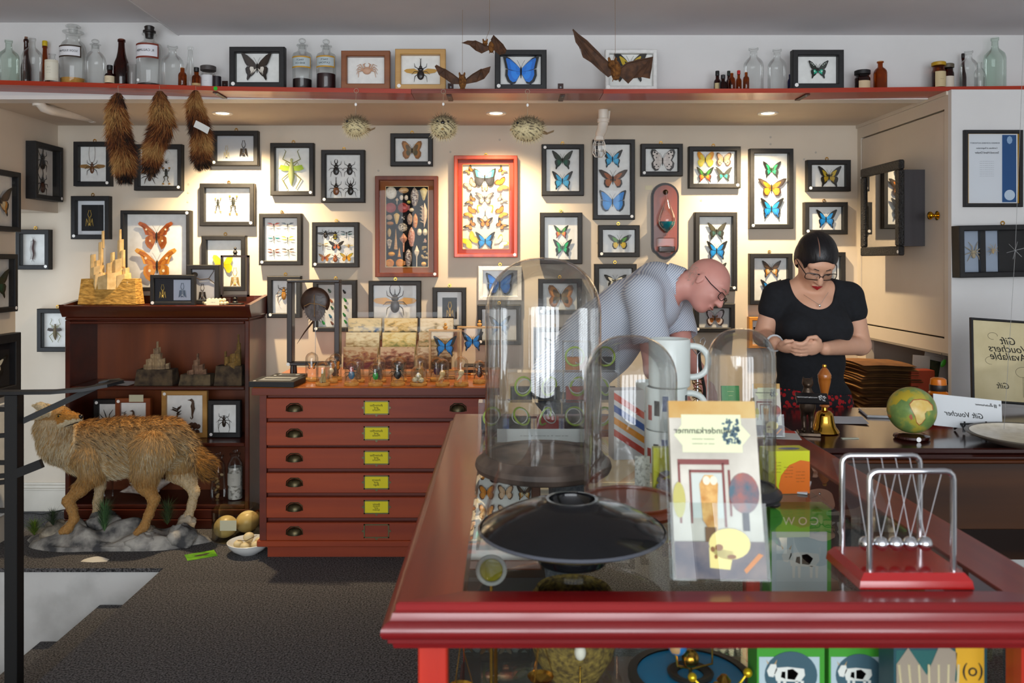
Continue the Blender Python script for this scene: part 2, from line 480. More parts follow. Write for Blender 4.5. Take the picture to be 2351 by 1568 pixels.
# recess under the cupboard: grey back panel
b = MB(); b.box(XR + 0.75, XR + 0.80, YS, YW, 0, zb0); struct('wall_recess_right', b, C('#6b6560', .8))
b = MB(); b.box(XR, XR + .8, YS, YW, zb0 - 0.012, zb0); struct('ceiling_recess', b, C('#8f877c', .8))
b = MB(); b.box(XR + 0.0, XR + 0.05, YW - .12, YW - .001, 0, zb0); struct('trim_4', b, M_DOOR)
# recessed downlights
for i, (lx, ly) in enumerate(LAMPS):
    t = thing('recessed_downlight', ['recessed downlight in the niche ceiling beside the hanging fur tails', 'recessed downlight in the niche ceiling above the red butterfly case', 'recessed downlight in the niche ceiling near the cupboard door'][i], 'downlight', (lx, ly, ZN), group='niche downlights')
    b = MB(); b.lathe([(0.036, -0.001), (0.055, -0.006), (0.058, -0.004), (0.058, 0.0)], 28, cap=False); ob('trim_ring', b, C('#e6e2da', .35), t)
    b = MB(); b.lathe([(0.0, 0.001), (0.036, -0.0015)], 24, cap=False); ob('bulb', b, C('#ffe2b0', .5, 0, 14.0), t)
# ------------------------------------------------------------------ specimens
WINGS = {
 'swallow': ([(.03, .08), (.25, .38), (.6, .70), (.93, .88), (1.0, .80), (.9, .55), (.76, .2), (.64, .02), (.35, -.03), (.05, -.05)],
             [(.04, .02), (.4, 0), (.64, -.02), (.74, -.18), (.70, -.42), (.62, -.58), (.66, -.84), (.60, -.95), (.52, -.84), (.5, -.62), (.36, -.66), (.2, -.5), (.05, -.25)]),
 'morpho': ([(.02, .1), (.3, .4), (.65, .70), (.95, .82), (1, .72), (.92, .4), (.86, .1), (.5, -.02), (.04, -.05)],
            [(.04, 0), (.5, 0), (.86, .05), (.88, -.3), (.75, -.62), (.55, -.78), (.32, -.72), (.15, -.4), (.04, -.2)]),
 'bird': ([(.02, .1), (.4, .42), (.8, .60), (1, .60), (.97, .48), (.75, .15), (.5, -.05), (.05, -.05)],
          [(.04, 0), (.4, -.02), (.6, -.1), (.64, -.38), (.5, -.62), (.3, -.64), (.1, -.3), (.03, -.15)]),
 'owl': ([(.02, .1), (.3, .55), (.6, .84), (.88, .86), (.97, .62), (.88, .28), (.74, 0), (.05, -.04)],
         [(.04, 0), (.72, 0), (.9, -.25), (.85, -.6), (.62, -.86), (.36, -.8), (.15, -.4), (.03, -.2)]),
 'moth': ([(.02, .1), (.3, .40), (.6, .68), (.9, .80), (1, .68), (.93, .58), (.8, .56), (.66, .25), (.6, .05), (.05, -.05)],
          [(.04, 0), (.45, 0), (.6, -.12), (.62, -.42), (.5, -.66), (.3, -.8), (.14, -.52), (.04, -.2)]),
}
def wing_mesh(out, sgn, s, cols, lift, spots=None):
    """one wing: rings of colour from root to margin, raised off the mount towards its tip"""
    root = (0.02, 0.0); fac = [1.0, .84, .62, .3]
    rr = []
    for f in fac:
        rr.append([(root[0] + (x - root[0]) * f, root[1] + (z - root[1]) * f) for x, z in out])
    n = len(out); vs = []; fs = []; ms = []
    for r in rr:
        for x, z in r: vs.append((sgn * x * s, -lift - 0.16 * abs(x) * s, z * s))
    vs.append((sgn * root[0] * s, -lift, root[1] * s)); c = len(vs) - 1
    mb = MB()
    for k in range(3):
        for i in range(n):
            j = (i + 1) % n
            q = (k * n + i, k * n + j, (k + 1) * n + j, (k + 1) * n + i)
            fs.append(q if sgn < 0 else q[::-1]); ms.append(k)
    for i in range(n):
        j = (i + 1) % n; t = (3 * n + i, 3 * n + j, c); fs.append(t if sgn < 0 else t[::-1]); ms.append(3)
    mb.v = vs; mb.f = fs; mb.m = ms
    for (sx, sz, sr, _) in (spots or []):
        k = 7; mb.add([(sgn * (sx + sr * math.cos(2 * math.pi * a / k)) * s, -lift - 0.16 * sx * s - 0.0012, (sz + sr * math.sin(2 * math.pi * a / k)) * s) for a in range(k)], [list(range(k)) if sgn > 0 else list(range(k))[::-1]], 4)
    return mb
def butterfly(parent, x, z, half, kind, fore, hind, body='#1d1712', lift=0.006, rot=0.0, y=0.0, spot=None, fs=None, hs=None, tilt=0, name='butterfly', stand=0.0):
    """fore / hind: colours from margin to root (4 hex)"""
    fo, hi = WINGS[kind]
    b = MB()
    b.tube([(0, -lift, half * .20), (0, -lift, half * .06), (0, -lift, -half * .12), (0, -lift, -half * .42)], [half * .03, half * .06, half * .055, half * .015], 6)
    for sg in (-1, 1): b.tube([(0, -lift, half * .18), (sg * half * .12, -lift - .002, half * .42), (sg * half * .22, -lift - .003, half * .58)], [.0007] * 3, 3)
    r = ob(name, b, C(body, .8), parent, (x, y, z), (tilt, rot, 0))
    def M(c): return [C(h, .5) for h in c] + [C(spot or '#f2f0e8', .6)]
    for sg in (-1, 1):
        ob('forewing', wing_mesh(fo, sg, half, fore, lift + .0008, fs), M(fore), r, smooth=0)
        ob('hindwing', wing_mesh(hi, sg, half, hind, lift, hs), M(hind), r, smooth=0)
    return r
# palettes (margin -> root)
K = '#15130f'
PAL = {
 'ulysses': ('swallow', [K, K, '#1689d8', '#1d9ae6'], [K, '#1478c8', '#1d95e2', '#1a85cc']),
 'ulysses_lt': ('swallow', [K, '#2b2a26', '#2c9fd4', '#36a9dc'], [K, '#3aa6d6', '#4ab4e0', '#2f95c8']),
 'darkgreen': ('swallow', ['#1a1a12', '#33362a', '#2c3a2a', '#1c2a1c'], [K, '#12382c', '#125a42', '#16301f']),
 'emerald': ('swallow', [K, '#1c2018', '#1fae6c', '#22301f'], [K, '#17302a', '#1fb478', '#17422f']),
 'morpho': ('morpho', ['#101418', '#1672d6', '#2088ee', '#1a7be0'], ['#10161d', '#1a78dd', '#2a8ff2', '#1a7be0']),
 'morpho2': ('morpho', ['#18202a', '#2a86d6', '#3a9ae6', '#2a86d6'], ['#182432', '#2f8edc', '#44a4ee', '#2f8edc']),
 'brownbird': ('bird', ['#3a2a20', '#4a382c', '#a2582a', '#7a4420'], ['#2a211c', '#a85a22', '#b2652a', '#4a3020']),
 'orangebird': ('bird', ['#2a1c10', '#4a3c30', '#d97c14', '#c06a12'], ['#3a2412', '#e08a1c', '#e69324', '#a8600f']),
 'greenbird': ('bird', [K, '#20261a', '#4f8f2e', '#1c1c14'], [K, '#c9a81c', '#d8b724', '#2a2a14']),
 'rice': ('owl', ['#2d2a28', '#d8d0ca', '#ccc2bc', '#d8d0ca'], ['#35302e', '#d6cdc8', '#cfc6c0', '#dad2cc']),
 'yellowtip': ('owl', ['#d88a18', '#e8a01c', '#e6d24a', '#e8d858'], ['#d8c83a', '#e8d95a', '#ecdf66', '#e6d24a']),
 'peach': ('owl', ['#5a3a24', '#e0b58c', '#e8c29c', '#e2b890'], ['#5a3a24', '#e2ba94', '#ecc8a4', '#d6a87c']),
 'sunset': ('swallow', [K, '#1b3a14', '#3f9a26', '#15130f'], [K, '#d8541c', '#c8a01e', '#1f5a20']),
 'teal': ('swallow', [K, '#2a2e26', '#2b3028', '#1c1f1a'], [K, '#1d2622', '#1ec29a', '#17302a']),
 'kingyellow': ('swallow', [K, '#1c1814', '#c8a91c', '#2a2214'], [K, '#211b12', '#c2a01e', '#b8961a']),
 'browngreen': ('swallow', ['#2d2a20', '#4a4634', '#4f4d3a', '#3a382a'], ['#24221a', '#37392a', '#3f6660', '#3a382a']),
 'brownspot': ('swallow', ['#2a1e14', '#4a3522', '#5a3f24', '#3a2818'], ['#221810', '#c8861e', '#e0cfa4', '#3a2818']),
 'owlbrown': ('owl', ['#8a5a2a', '#b87a34', '#6a5434', '#7a6a48'], ['#8a5a2a', '#a86c30', '#5c5236', '#6e6242']),
 'whiteedge': ('owl', ['#3a2420', '#e4d8dc', '#d6c6cc', '#8a5a34'], ['#3a2420', '#e2d2cc', '#9a5c22', '#a8662a']),
 'bwspot': ('bird', [K, '#2a2a26', '#e4e0cc', '#2a2a26'], [K, '#24241f', '#e0dcc8', '#24241f']),
 'blackwhite': ('swallow', ['#241c17', '#33271f', '#3a2c22', '#2d221a'], ['#1d1612', '#2f231b', '#e4dcd0', '#2d221a']),
 'atlas': ('moth', ['#d99a3a', '#b0651c', '#c47a22', '#a4560f'], ['#c88424', '#b46a1a', '#c98a34', '#a2540e']),
 'atlas2': ('moth', ['#a4501c', '#8a3f10', '#a65a1e', '#7e380c'], ['#a05a1e', '#93480f', '#a86626', '#7c370c']),
 'moonmoth': ('owl', ['#d8dc3a', '#e8d41e', '#ecd820', '#ecca14'], ['#e6d82a', '#e8ce1a', '#e8c814', '#e0c010']),
 'heli': ('bird', [K, '#2a2018', '#d8891c', '#3a2a16'], [K, '#c87018', '#d6862a', '#8a4a12']),
 'orange': ('owl', ['#5a3010', '#e08a1a', '#e8941e', '#d67a12'], ['#6a3a10', '#e08c20', '#e4962a', '#d07814']),
 'white': ('owl', ['#e0c020', '#f0ead8', '#f4efe0', '#f0ead8'], ['#e8e0cc', '#f4efe0', '#f6f2e6', '#efe8d8']),
 'yellow': ('owl', ['#d8b010', '#e8c81a', '#f0d428', '#e6c41a'], ['#d8b414', '#ecce22', '#f0d62c', '#e8c81c']),
 'agrias': ('morpho', [K, '#3fb4b0', '#8fd8cc', '#5ac0ba'], [K, '#2a2a2e', '#3a3a44', '#2a2a30']),
 'dusk': ('bird', ['#3a3230', '#8a8078', '#b8aca0', '#4a4240'], ['#4a3a30', '#d8b090', '#e8d8cc', '#6a5a50']),
}
def beetle(parent, x, z, L, col='#1c1512', wingcol=None, horns='none', leg='#1a1410', rot=0.0, y=0.0, legs=True, name='beetle', lift=0.008, wide=1.0, openw=None, antl=0.0, spots=None):
    """L = body length in metres, head up"""
    b = MB(); u = L
    b.ell((0, -lift, -.2 * u), (.24 * u * wide, .10 * u, .33 * u), 12, 8, 1)
    b.ell((0, -lift, .17 * u), (.19 * u * wide, .09 * u, .14 * u), 10, 6, 0)
    b.ell((0, -lift, .33 * u), (.10 * u * wide, .06 * u, .09 * u), 8, 6, 0)
    b.box(-.006 * u, .006 * u, -lift - .102 * u, -lift - .09 * u, -.5 * u, .06 * u, 0)
    if spots:
        for k, sz in enumerate((.0, -.2, -.38)): b.ell((0, -lift - .03 * u, sz * u), (.2 * u * wide, .08 * u, .055 * u), 8, 6, 2)
    if horns == 'one': b.tube([(0, -lift, .38 * u), (0, -lift - .02 * u, .6 * u), (0, -lift - .01 * u, .82 * u), (-.06 * u, -lift, .92 * u)], [.04 * u, .03 * u, .02 * u, .01 * u], 6, 0); b.tube([(0, -lift, .8 * u), (.06 * u, -lift, .92 * u)], [.02 * u, .008 * u], 5, 0)
    if horns == 'two':
        for sg in (-1, 1): b.tube([(sg * .1 * u, -lift, .3 * u), (sg * .24 * u, -lift, .5 * u), (sg * .26 * u, -lift, .72 * u), (sg * .16 * u, -lift, .9 * u)], [.035 * u, .03 * u, .02 * u, .008 * u], 6, 0)
        b.tube([(0, -lift, .36 * u), (0, -lift, .66 * u)], [.03 * u, .01 * u], 6, 0)
    if horns == 'stag':
        for sg in (-1, 1): b.tube([(sg * .05 * u, -lift, .38 * u), (sg * .12 * u, -lift, .52 * u), (sg * .1 * u, -lift, .66 * u), (sg * .03 * u, -lift, .74 * u)], [.035 * u, .035 * u, .025 * u, .008 * u], 6, 0)
    if antl:
        for sg in (-1, 1):
            pts = [(sg * (.05 + .42 * math.sin(t * 2.6) * (1 if antl > 0 else .5)) * u, -lift, (.38 + abs(antl) * (1 - math.cos(t * 2.6)) * .5 * (-1 if antl > 0 else 1)) * u) for t in [i / 8 for i in range(9)]]
            b.tube(pts, [.012 * u] * 9, 4, 0)
    body = ob(name, b, [C(col, .28), C(wingcol or col, .28), C('#e0c81e', .4)], parent, (x, y, z), (0, rot, 0))
    if legs:
        lb = MB()
        for sg in (-1, 1):
            for (z0, x1, z1, x2, z2) in ((.2, .38, .34, .42, .58), (.02, .42, .02, .6, -.16), (-.1, .38, -.3, .44, -.66)):
                lb.tube([(sg * .12 * u, -lift + .01 * u, z0 * u), (sg * x1 * u, -lift - .02 * u, z1 * u), (sg * x2 * u, -lift + .03 * u, z2 * u)], [.026 * u, .022 * u, .010 * u], 5)
        ob('legs', lb, C(leg, .4), body)
    if openw:
        for sg in (-1, 1):
            wb_ = MB(); pts = [(.1, .06), (.45, .24), (.95, .20), (1.12, .10), (.95, -.04), (.5, -.12), (.12, -.08)]
            vs = [(sg * p * u, -lift + .003 - .02 * p * u, q * u) for p, q in pts]; wb_.poly(vs if sg > 0 else vs[::-1]); ob('wing', wb_, C(openw, .35), body, smooth=0)
    return body
def spider(parent, x, z, s, col='#3a2a1e', name='spider', y=0.0, rot=0.0):
    b = MB(); b.ell((0, -.008, -.25 * s), (.2 * s, .12 * s, .26 * s), 10, 6); b.ell((0, -.008, .12 * s), (.16 * s, .1 * s, .17 * s), 10, 6)
    for sg in (-1, 1):
        for (a1, a2, l) in ((70, 60, 1.05), (30, 40, .85), (-10, -25, .8), (-45, -70, 1.0)):
            p1 = (sg * .6 * s * math.cos(R(a1)), -.014, .1 * s + .6 * s * math.sin(R(a1)))
            b.tube([(sg * .1 * s, -.008, .1 * s), p1, (p1[0] + sg * .5 * l * s * math.cos(R(a2)), -.004, p1[2] + .5 * l * s * math.sin(R(a2)))], [.05 * s, .045 * s, .02 * s], 5)
    return ob(name, b, C(col, .8), parent, (x, y, z), (0, rot, 0))
def frog(parent, x, z, s, y=0.0):
    b = MB(); b.ell((0, -.008, 0), (.22 * s, .12 * s, .5 * s), 10, 8, 0); b.ell((0, -.010, .5 * s), (.17 * s, .1 * s, .15 * s), 8, 6, 0)
    for sg in (-1, 1):
        b.tube([(sg * .15 * s, -.008, .35 * s), (sg * .4 * s, -.01, .3 * s), (sg * .45 * s, -.008, .62 * s)], [.07 * s, .05 * s, .05 * s], 6, 1)
        b.tube([(sg * .12 * s, -.008, -.4 * s), (sg * .32 * s, -.012, -.55 * s), (sg * .2 * s, -.01, -.95 * s), (sg * .42 * s, -.008, -1.35 * s)], [.1 * s, .08 * s, .05 * s, .05 * s], 6, 1)
        for (cx, cz, d) in ((.45, .68, 1), (.45, -1.45, -1)):
            for a in (-50, -15, 20, 55): b.tube([(sg * cx * s, -.008, cz * s), (sg * (cx + .24 * math.sin(R(a))) * s, -.006, (cz + d * .24 * math.cos(R(a))) * s)], [.05 * s, .03 * s], 4, 2)
            b.ell((sg * cx * s, -.007, (cz + d * .06) * s), (.12 * s, .02 * s, .1 * s), 7, 4, 2)
    return ob('frog', b, [C('#2a2d24', .5), C('#4a4430', .6), C('#c08a2a', .6)], parent, (x, y, z))
def batskel(parent, x, z, s, col='#c9a24a', wing=None, y=0.0, down=True, name='bat_specimen'):
    """hanging bat: feet up, folded wings, head down"""
    b = MB(); f = 1 if down else -1
    for sg in (-1, 1):
        b.tube([(sg * .1 * s, -.008, .2 * s * f), (sg * .22 * s, -.009, .55 * s * f), (sg * .1 * s, -.008, .95 * s * f)], [.04 * s, .03 * s, .025 * s], 5)
        for d in (-.06, 0, .06): b.tube([(sg * .1 * s, -.008, .93 * s * f), (sg * (.1 + d) * s, -.008, 1.05 * s * f)], [.02 * s, .012 * s], 4)
        b.tube([(sg * .15 * s, -.01, -.45 * s * f), (sg * .34 * s, -.012, .05 * s * f), (sg * .45 * s, -.01, -.85 * s * f)], [.04 * s, .03 * s, .02 * s], 5)
        b.tube([(sg * .34 * s, -.011, .05 * s * f), (sg * .3 * s, -.01, -.75 * s * f)], [.02 * s, .012 * s], 4)
        if wing: b.poly([(sg * .12 * s, -.007, .1 * s * f), (sg * .36 * s, -.010, .1 * s * f), (sg * .5 * s, -.008, -.85 * s * f), (sg * .3 * s, -.008, -.7 * s * f), (sg * .14 * s, -.007, -.45 * s * f)], 1)
    for i in range(5): b.ell((0, -.010, (.2 - .16 * i) * s * f), ((.12 + .05 * math.sin(i)) * s, .07 * s, .05 * s), 8, 5)
    b.ell((0, -.011, -.62 * s * f), (.15 * s, .09 * s, .17 * s), 8, 6)
    for sg in (-1, 1): b.tube([(sg * .08 * s, -.011, -.66 * s * f), (sg * .17 * s, -.011, -.86 * s * f)], [.05 * s, .015 * s], 4)
    return ob(name, b, [C(col, .5), C(wing or col, .7)], parent, (x, y, z))
def dragonfly(parent, x, z, s, w1, w2, body='#2a2a26', y=0.0, tail=1.0):
    b = MB(); b.tube([(0, -.008, .22 * s), (0, -.009, .1 * s), (0, -.008, -.1 * s), (0, -.007, -.9 * s * tail)], [.06 * s, .09 * s, .05 * s, .03 * s], 6)
    o = ob('dragonfly', b, C(body, .4), parent, (x, y, z))
    for sg in (-1, 1):
        for (zz, up, c) in ((.08, .22, w1), (-.02, -.12, w2)):
            w = MB(); vs = [(sg * .05 * s, -.009, zz * s), (sg * .5 * s, -.011, (zz + up + .1) * s), (sg * .95 * s, -.013, (zz + up + .08) * s), (sg * s, -.013, (zz + up) * s), (sg * .5 * s, -.011, (zz + up - .15) * s)]
            w.poly(vs if sg > 0 else vs[::-1]); ob('wing', w, C(c, .35), o, smooth=0)
    return o
def stickinsect(parent, x, z, s, col, wing=None, y=0.0):
    b = MB(); b.tube([(0, -.009, .5 * s), (0, -.010, .3 * s), (0, -.012, .0), (0, -.012, -.35 * s), (0, -.010, -.62 * s), (0, -.008, -.8 * s)], [.05 * s, .10 * s, .15 * s, .16 * s, .09 * s, .02 * s], 10, 0)
    b.ell((0, -.010, .56 * s), (.08 * s, .06 * s, .08 * s), 8, 6, 0)
    for sg in (-1, 1):
        b.tube([(sg * .08 * s, -.009, .4 * s), (sg * .46 * s, -.010, .6 * s), (sg * .3 * s, -.008, 1.02 * s), (sg * .4 * s, -.007, 1.12 * s)], [.03 * s, .025 * s, .02 * s, .01 * s], 5, 1)
        b.tube([(sg * .1 * s, -.009, .2 * s), (sg * .3 * s, -.010, .45 * s), (sg * .42 * s, -.008, .22 * s)], [.025 * s, .02 * s, .01 * s], 5, 1)
        b.tube([(sg * .1 * s, -.009, -.1 * s), (sg * .5 * s, -.012, -.45 * s), (sg * .22 * s, -.009, -.95 * s), (sg * .3 * s, -.007, -1.02 * s)], [.035 * s, .03 * s, .02 * s, .01 * s], 5, 1)
        if wing: b.poly([(sg * .1 * s, -.014, .22 * s), (sg * .55 * s, -.018, .3 * s), (sg * .66 * s, -.018, .08 * s), (sg * .4 * s, -.016, -.02 * s), (sg * .1 * s, -.014, 0)], 2)
    return ob('stick_insect', b, [C(col, .5), C('#8a8a4a', .6), C(wing or col, .5)], parent, (x, y, z))
# ------------------------------------------------------------------ picture frames
FDEP = 0.045
def sticker(parent, x, y, z, r=0.0095):
    b = MB(); b.at((x, y, z), (R(90), 0, 0)); b.lathe([(r, 0), (r, .0008), (0, .0008)], 14, cap=False); return ob('price_sticker', b, M_STICK, parent)
def hook(parent, z, y):
    b = MB(); pts = [(.009 * math.cos(R(a)), y, z + .011 + .009 * math.sin(R(a))) for a in range(-80, 281, 40)]
    b.tube(pts, .0022, 5); b.cyl((0, y + .012, z + .018), (0, y - .004, z + .018), .004, n=8); return ob('hanging_hook', b, M_BRASS, parent)
def make_frame(name, label, rect, fmat=None, Y=YW, dep=FDEP, bw=0.028, bg=None, cat='frame', hk=True, st='br', mat_w=0.0, mat_m=None, group=None, glass=True, tilt=0.0, rotz=0.0, rotx=0.0, loc=None, wh=None, inset=None):
    """rect = outer picture rectangle in photo pixels, hung flat on a wall at depth Y"""
    if loc is None:
        a = P(rect[0], rect[1], Y - dep); c = P(rect[2], rect[3], Y - dep)
        w, h = c.x - a.x, a.z - c.z; loc = ((a.x + c.x) / 2, Y - 0.001, (a.z + c.z) / 2)
    else: w, h = wh
    t = thing(name, label, cat, loc, (rotx, tilt, rotz), group)
    fm = fmat or M_BLACK
    b = MB(); o = 0.0035
    W2, H2 = w / 2, h / 2; iw, ih = W2 - bw, H2 - bw
    # moulded frame: outer side, chamfer, face, inner drop
    prof = [(0, 0), (0, -dep + o), (o, -dep), (bw - o, -dep), (bw, -dep + o), (bw, -0.006)]
    cs = [(-1, -1), (1, -1), (1, 1), (-1, 1)]
    vs = []
    for sx, sz in cs:
        for d, y in prof: vs.append((sx * (W2 - d), y, sz * (H2 - d)))
    k = len(prof); fs = []
    for i in range(4):
        j = (i + 1) % 4
        for q in range(k - 1): fs.append((i * k + q, j * k + q, j * k + q + 1, i * k + q + 1))
    b.add(vs, fs); ob('frame', b, fm, t, smooth=0.3)
    b = MB(); b.box(-W2 + .003, W2 - .003, -.008, -.001, -H2 + .003, H2 - .003); ob('backing_board', b, bg or M_PAPER, t, smooth=0)
    if mat_w:
        b = MB(); x, z = iw - mat_w, ih - mat_w
        b.box(-iw, iw, -.024, -.020, z, ih); b.box(-iw, iw, -.024, -.020, -ih, -z); b.box(-iw, -x, -.024, -.020, -z, z); b.box(x, iw, -.024, -.020, -z, z)
        ob('mat_board', b, mat_m, t, smooth=0)
    if inset:
        b = MB(); b.box(-iw + inset[0], iw - inset[0], -.0095, -.008, -ih + inset[1], ih - inset[1]); ob('inset_panel', b, inset[2], t, smooth=0)
    if glass:
        b = MB(); b.poly([(-iw, -dep + .007, -ih), (iw, -dep + .007, -ih), (iw, -dep + .007, ih), (-iw, -dep + .007, ih)]); ob('glass_pane', b, M_GLASS, t, smooth=0)
    if hk: hook(t, H2, -.006)
    if st:
        sx = {'l': -1, 'r': 1}[st[1]]; sz = {'b': -1, 't': 1}[st[0]]
        sticker(t, sx * (W2 - bw * .7), -dep - .0003, sz * (H2 - bw * .7))
    return t
def loc_of(t, px, py, Y=YW - .012):
    """photo pixel -> local x,z on a frame's backing board"""
    p = P(px, py, Y); l = t.location
    return p.x - l[0], p.z - l[2]
def bf(t, px, py, halfpx, pal, Y=YW - .012, rot=0, **kw):
    x, z = loc_of(t, px, py, Y)
    k, f, h = PAL[pal]
    return butterfly(t, x, z, halfpx * S(Y), k, f, h, y=-.008, rot=R(rot), **kw)
HANG = 'framed insects on the back wall'
G = HANG
# --- one to four butterflies
t = make_frame('framed_butterfly', 'black frame with a brown owl butterfly, above the shell display case', (896, 306, 993, 381), st='br'); bf(t, 946, 345, 24, 'owlbrown')
t = make_frame('framed_butterflies', 'black frame with a dark green and a pale blue swallowtail one above the other', (1244, 331, 1341, 449), st='tl'); bf(t, 1291, 367, 24, 'darkgreen'); bf(t, 1291, 414, 24, 'ulysses_lt')
t = make_frame('framed_butterflies', 'tall black frame with blue, brown and blue butterflies beside the wall plaque', (1362, 320, 1458, 504), hk=False); bf(t, 1406, 364, 23, 'ulysses_lt'); bf(t, 1407, 410, 33, 'brownbird'); bf(t, 1406, 462, 31, 'morpho2')
t = make_frame('framed_butterfly', 'black frame with a white and black speckled butterfly above the wall plaque', (1472, 330, 1568, 404), st='bl'); bf(t, 1521, 368, 29, 'rice', fs=[(.45, .5, .07, 0), (.65, .62, .08, 0), (.75, .35, .06, 0), (.5, .2, .05, 0)], hs=[(.5, -.35, .06, 0), (.65, -.5, .06, 0), (.35, -.5, .05, 0)], spot='#2d2a28')
t = make_frame('framed_butterflies', 'wide black frame with four small butterflies, yellow, peach and two green', (1582, 336, 1701, 432)); bf(t, 1619, 366, 20, 'yellowtip'); bf(t, 1661, 366, 18, 'peach', spot='#3a2414', hs=[(.5, -.4, .07, 0), (.3, -.55, .06, 0)]); bf(t, 1618, 401, 20, 'sunset'); bf(t, 1661, 400, 19, 'teal')
t = make_frame('framed_butterflies', 'tall black frame with green, orange and blue butterflies above the woman', (1722, 341, 1822, 525), st='bl', hk=False); bf(t, 1771, 389, 21, 'emerald'); bf(t, 1771, 430, 33, 'orangebird'); bf(t, 1771, 478, 27, 'ulysses')
t = make_frame('framed_butterfly', 'black frame with a black and yellow swallowtail near the cupboard corner', (1854, 367, 1954, 439), st='bl'); bf(t, 1903, 405, 27, 'kingyellow')
t = make_frame('framed_butterfly', 'black frame with one blue swallowtail right above the woman', (1848, 464, 1947, 538), st='bl'); bf(t, 1896, 502, 24, 'ulysses')
t = make_frame('framed_butterflies', 'tall black frame behind the bald man, brown green and blue swallowtails', (1596, 487, 1693, 668), hk=False); bf(t, 1645, 530, 22, 'browngreen'); bf(t, 1645, 574, 24, 'ulysses'); bf(t, 1645, 622, 22, 'browngreen')
t = make_frame('framed_butterflies', 'black frame with a multicoloured and an emerald swallowtail above the big glass dome', (1240, 488, 1337, 606), st=None); bf(t, 1288, 532, 17, 'sunset'); bf(t, 1291, 568, 22, 'emerald')
t = make_frame('framed_butterfly', 'black frame with a small red green and yellow birdwing below the three butterfly frame', (1374, 517, 1469, 590), st='bl'); bf(t, 1422, 555, 27, 'greenbird')
t = make_frame('framed_butterfly', 'black frame with a black and white butterfly beside the bald man back', (1365, 606, 1462, 692), st='bl'); bf(t, 1412, 646, 26, 'bwspot')
t = make_frame('framed_butterfly', 'white frame with a blue morpho seen at the edge of the big glass dome', (1098, 611, 1198, 690), M_WHITEF, st='bl'); bf(t, 1147, 652, 32, 'morpho')
t = make_frame('framed_butterfly', 'black frame with a blue swallowtail behind the big glass dome', (1096, 700, 1196, 792), st='bl'); bf(t, 1147, 746, 25, 'ulysses')
t = make_frame('framed_butterfly', 'black frame with a brown owl eyed butterfly seen through the big glass dome', (1236, 640, 1336, 722), st='bl'); bf(t, 1287, 680, 30, 'owlbrown', hs=[(.5, -.4, .16, 0)], spot='#3a3222')
t = make_frame('framed_butterfly', 'black frame with a speckled butterfly low behind the big glass dome', (1225, 752, 1320, 838), st='bl'); bf(t, 1274, 790, 26, 'bwspot')
t = make_frame('framed_butterflies', 'black frame at the woman right shoulder with a brown and a blue butterfly', (1722, 582, 1820, 700), st=None); bf(t, 1770, 617, 22, 'brownspot'); bf(t, 1768, 662, 24, 'ulysses')
t = make_frame('framed_butterflies', 'black frame mostly hidden behind the woman head', (1846, 579, 1942, 700), st=None); bf(t, 1893, 620, 22, 'emerald'); bf(t, 1893, 662, 24, 'ulysses')
t = make_frame('framed_butterfly', 'black frame with a brown white edged butterfly below the bald man chin', (1595, 697, 1688, 763), st='bl', hk=False); bf(t, 1641, 729, 22, 'whiteedge', fs=[(.8, .55, .05, 0), (.82, .35, .05, 0)], spot='#4a2a20')
t = make_frame('framed_butterfly', 'small orange wood frame with a brown butterfly beside the woman arm', (1720, 728, 1800, 800), wood('pine_orange', '#c07a1a', '#d89a34'), bw=.022, st=None, hk=False); bf(t, 1752, 765, 24, 'heli')
# --- beetles, stick insects, dragonflies
t = make_frame('framed_beetles', 'black frame with four black and brown horned beetles', (737, 344, 837, 465), st='bl')
for px, py, h, wc in ((772, 387, 'stag', '#1c1512'), (803, 387, 'none', '#1c1512'), (772, 433, 'one', '#7a4520'), (805, 433, 'two', '#23201a')):
    x, z = loc_of(t, px, py); beetle(t, x, z, 0.078, wingcol=wc, horns=h, y=-.008)
t = make_frame('framed_stick_insect', 'black frame with a large pale green winged stick insect', (620, 328, 720, 449)); x, z = loc_of(t, 670, 392); stickinsect(t, x, z, .118, '#b9bf7e', '#9fbf2e', -.008)
t = make_frame('framed_dragonflies', 'black frame with six small dragonflies in two columns', (594, 490, 692, 609), st='bl')
for px, py, w1, w2 in ((629, 517, '#8a3a34', '#a88a84'), (661, 517, '#3a4a5a', '#b9b4ae'), (629, 545, '#d8d0b4', '#1f7a86'), (661, 548, '#d8b43a', '#e0c45a'), (629, 577, '#8a4a2e', '#7a3a2a'), (662, 576, '#4a4038', '#a89488')):
    x, z = loc_of(t, px, py); dragonfly(t, x, z, .038, w1, w2, y=-.008)
t = make_frame('framed_insects', 'black frame with nine colourful insects in three rows', (716, 510, 823, 614), st='bl')
x, z = loc_of(t, 748, 537); beetle(t, x, z, .05, '#2a2420', y=-.008, openw='#3a322a', name='bee')
x, z = loc_of(t, 770, 540); beetle(t, x, z, .056, '#241c12', wingcol='#1c1610', y=-.008, name='jewel_beetle', spots=True)
x, z = loc_of(t, 796, 536); dragonfly(t, x, z, .036, '#22302c', '#1c4a44', y=-.008)
x, z = loc_of(t, 742, 563); dragonfly(t, x, z, .034, '#c8b27a', '#6a5a34', '#5a4a20', y=-.008, tail=1.1)
k_, f_, h_ = PAL['heli']
x, z = loc_of(t, 773, 564); butterfly(t, x, z, .048, 'bird', [K, '#2a2420', '#33291f', '#e08050'], ['#2a2420', '#2a2420', '#e0703a', '#e0703a'], y=-.008, name='moth')
x, z = loc_of(t, 801, 564); beetle(t, x, z, .026, '#b08a4a', y=-.008, name='wasp', openw='#d8c890')
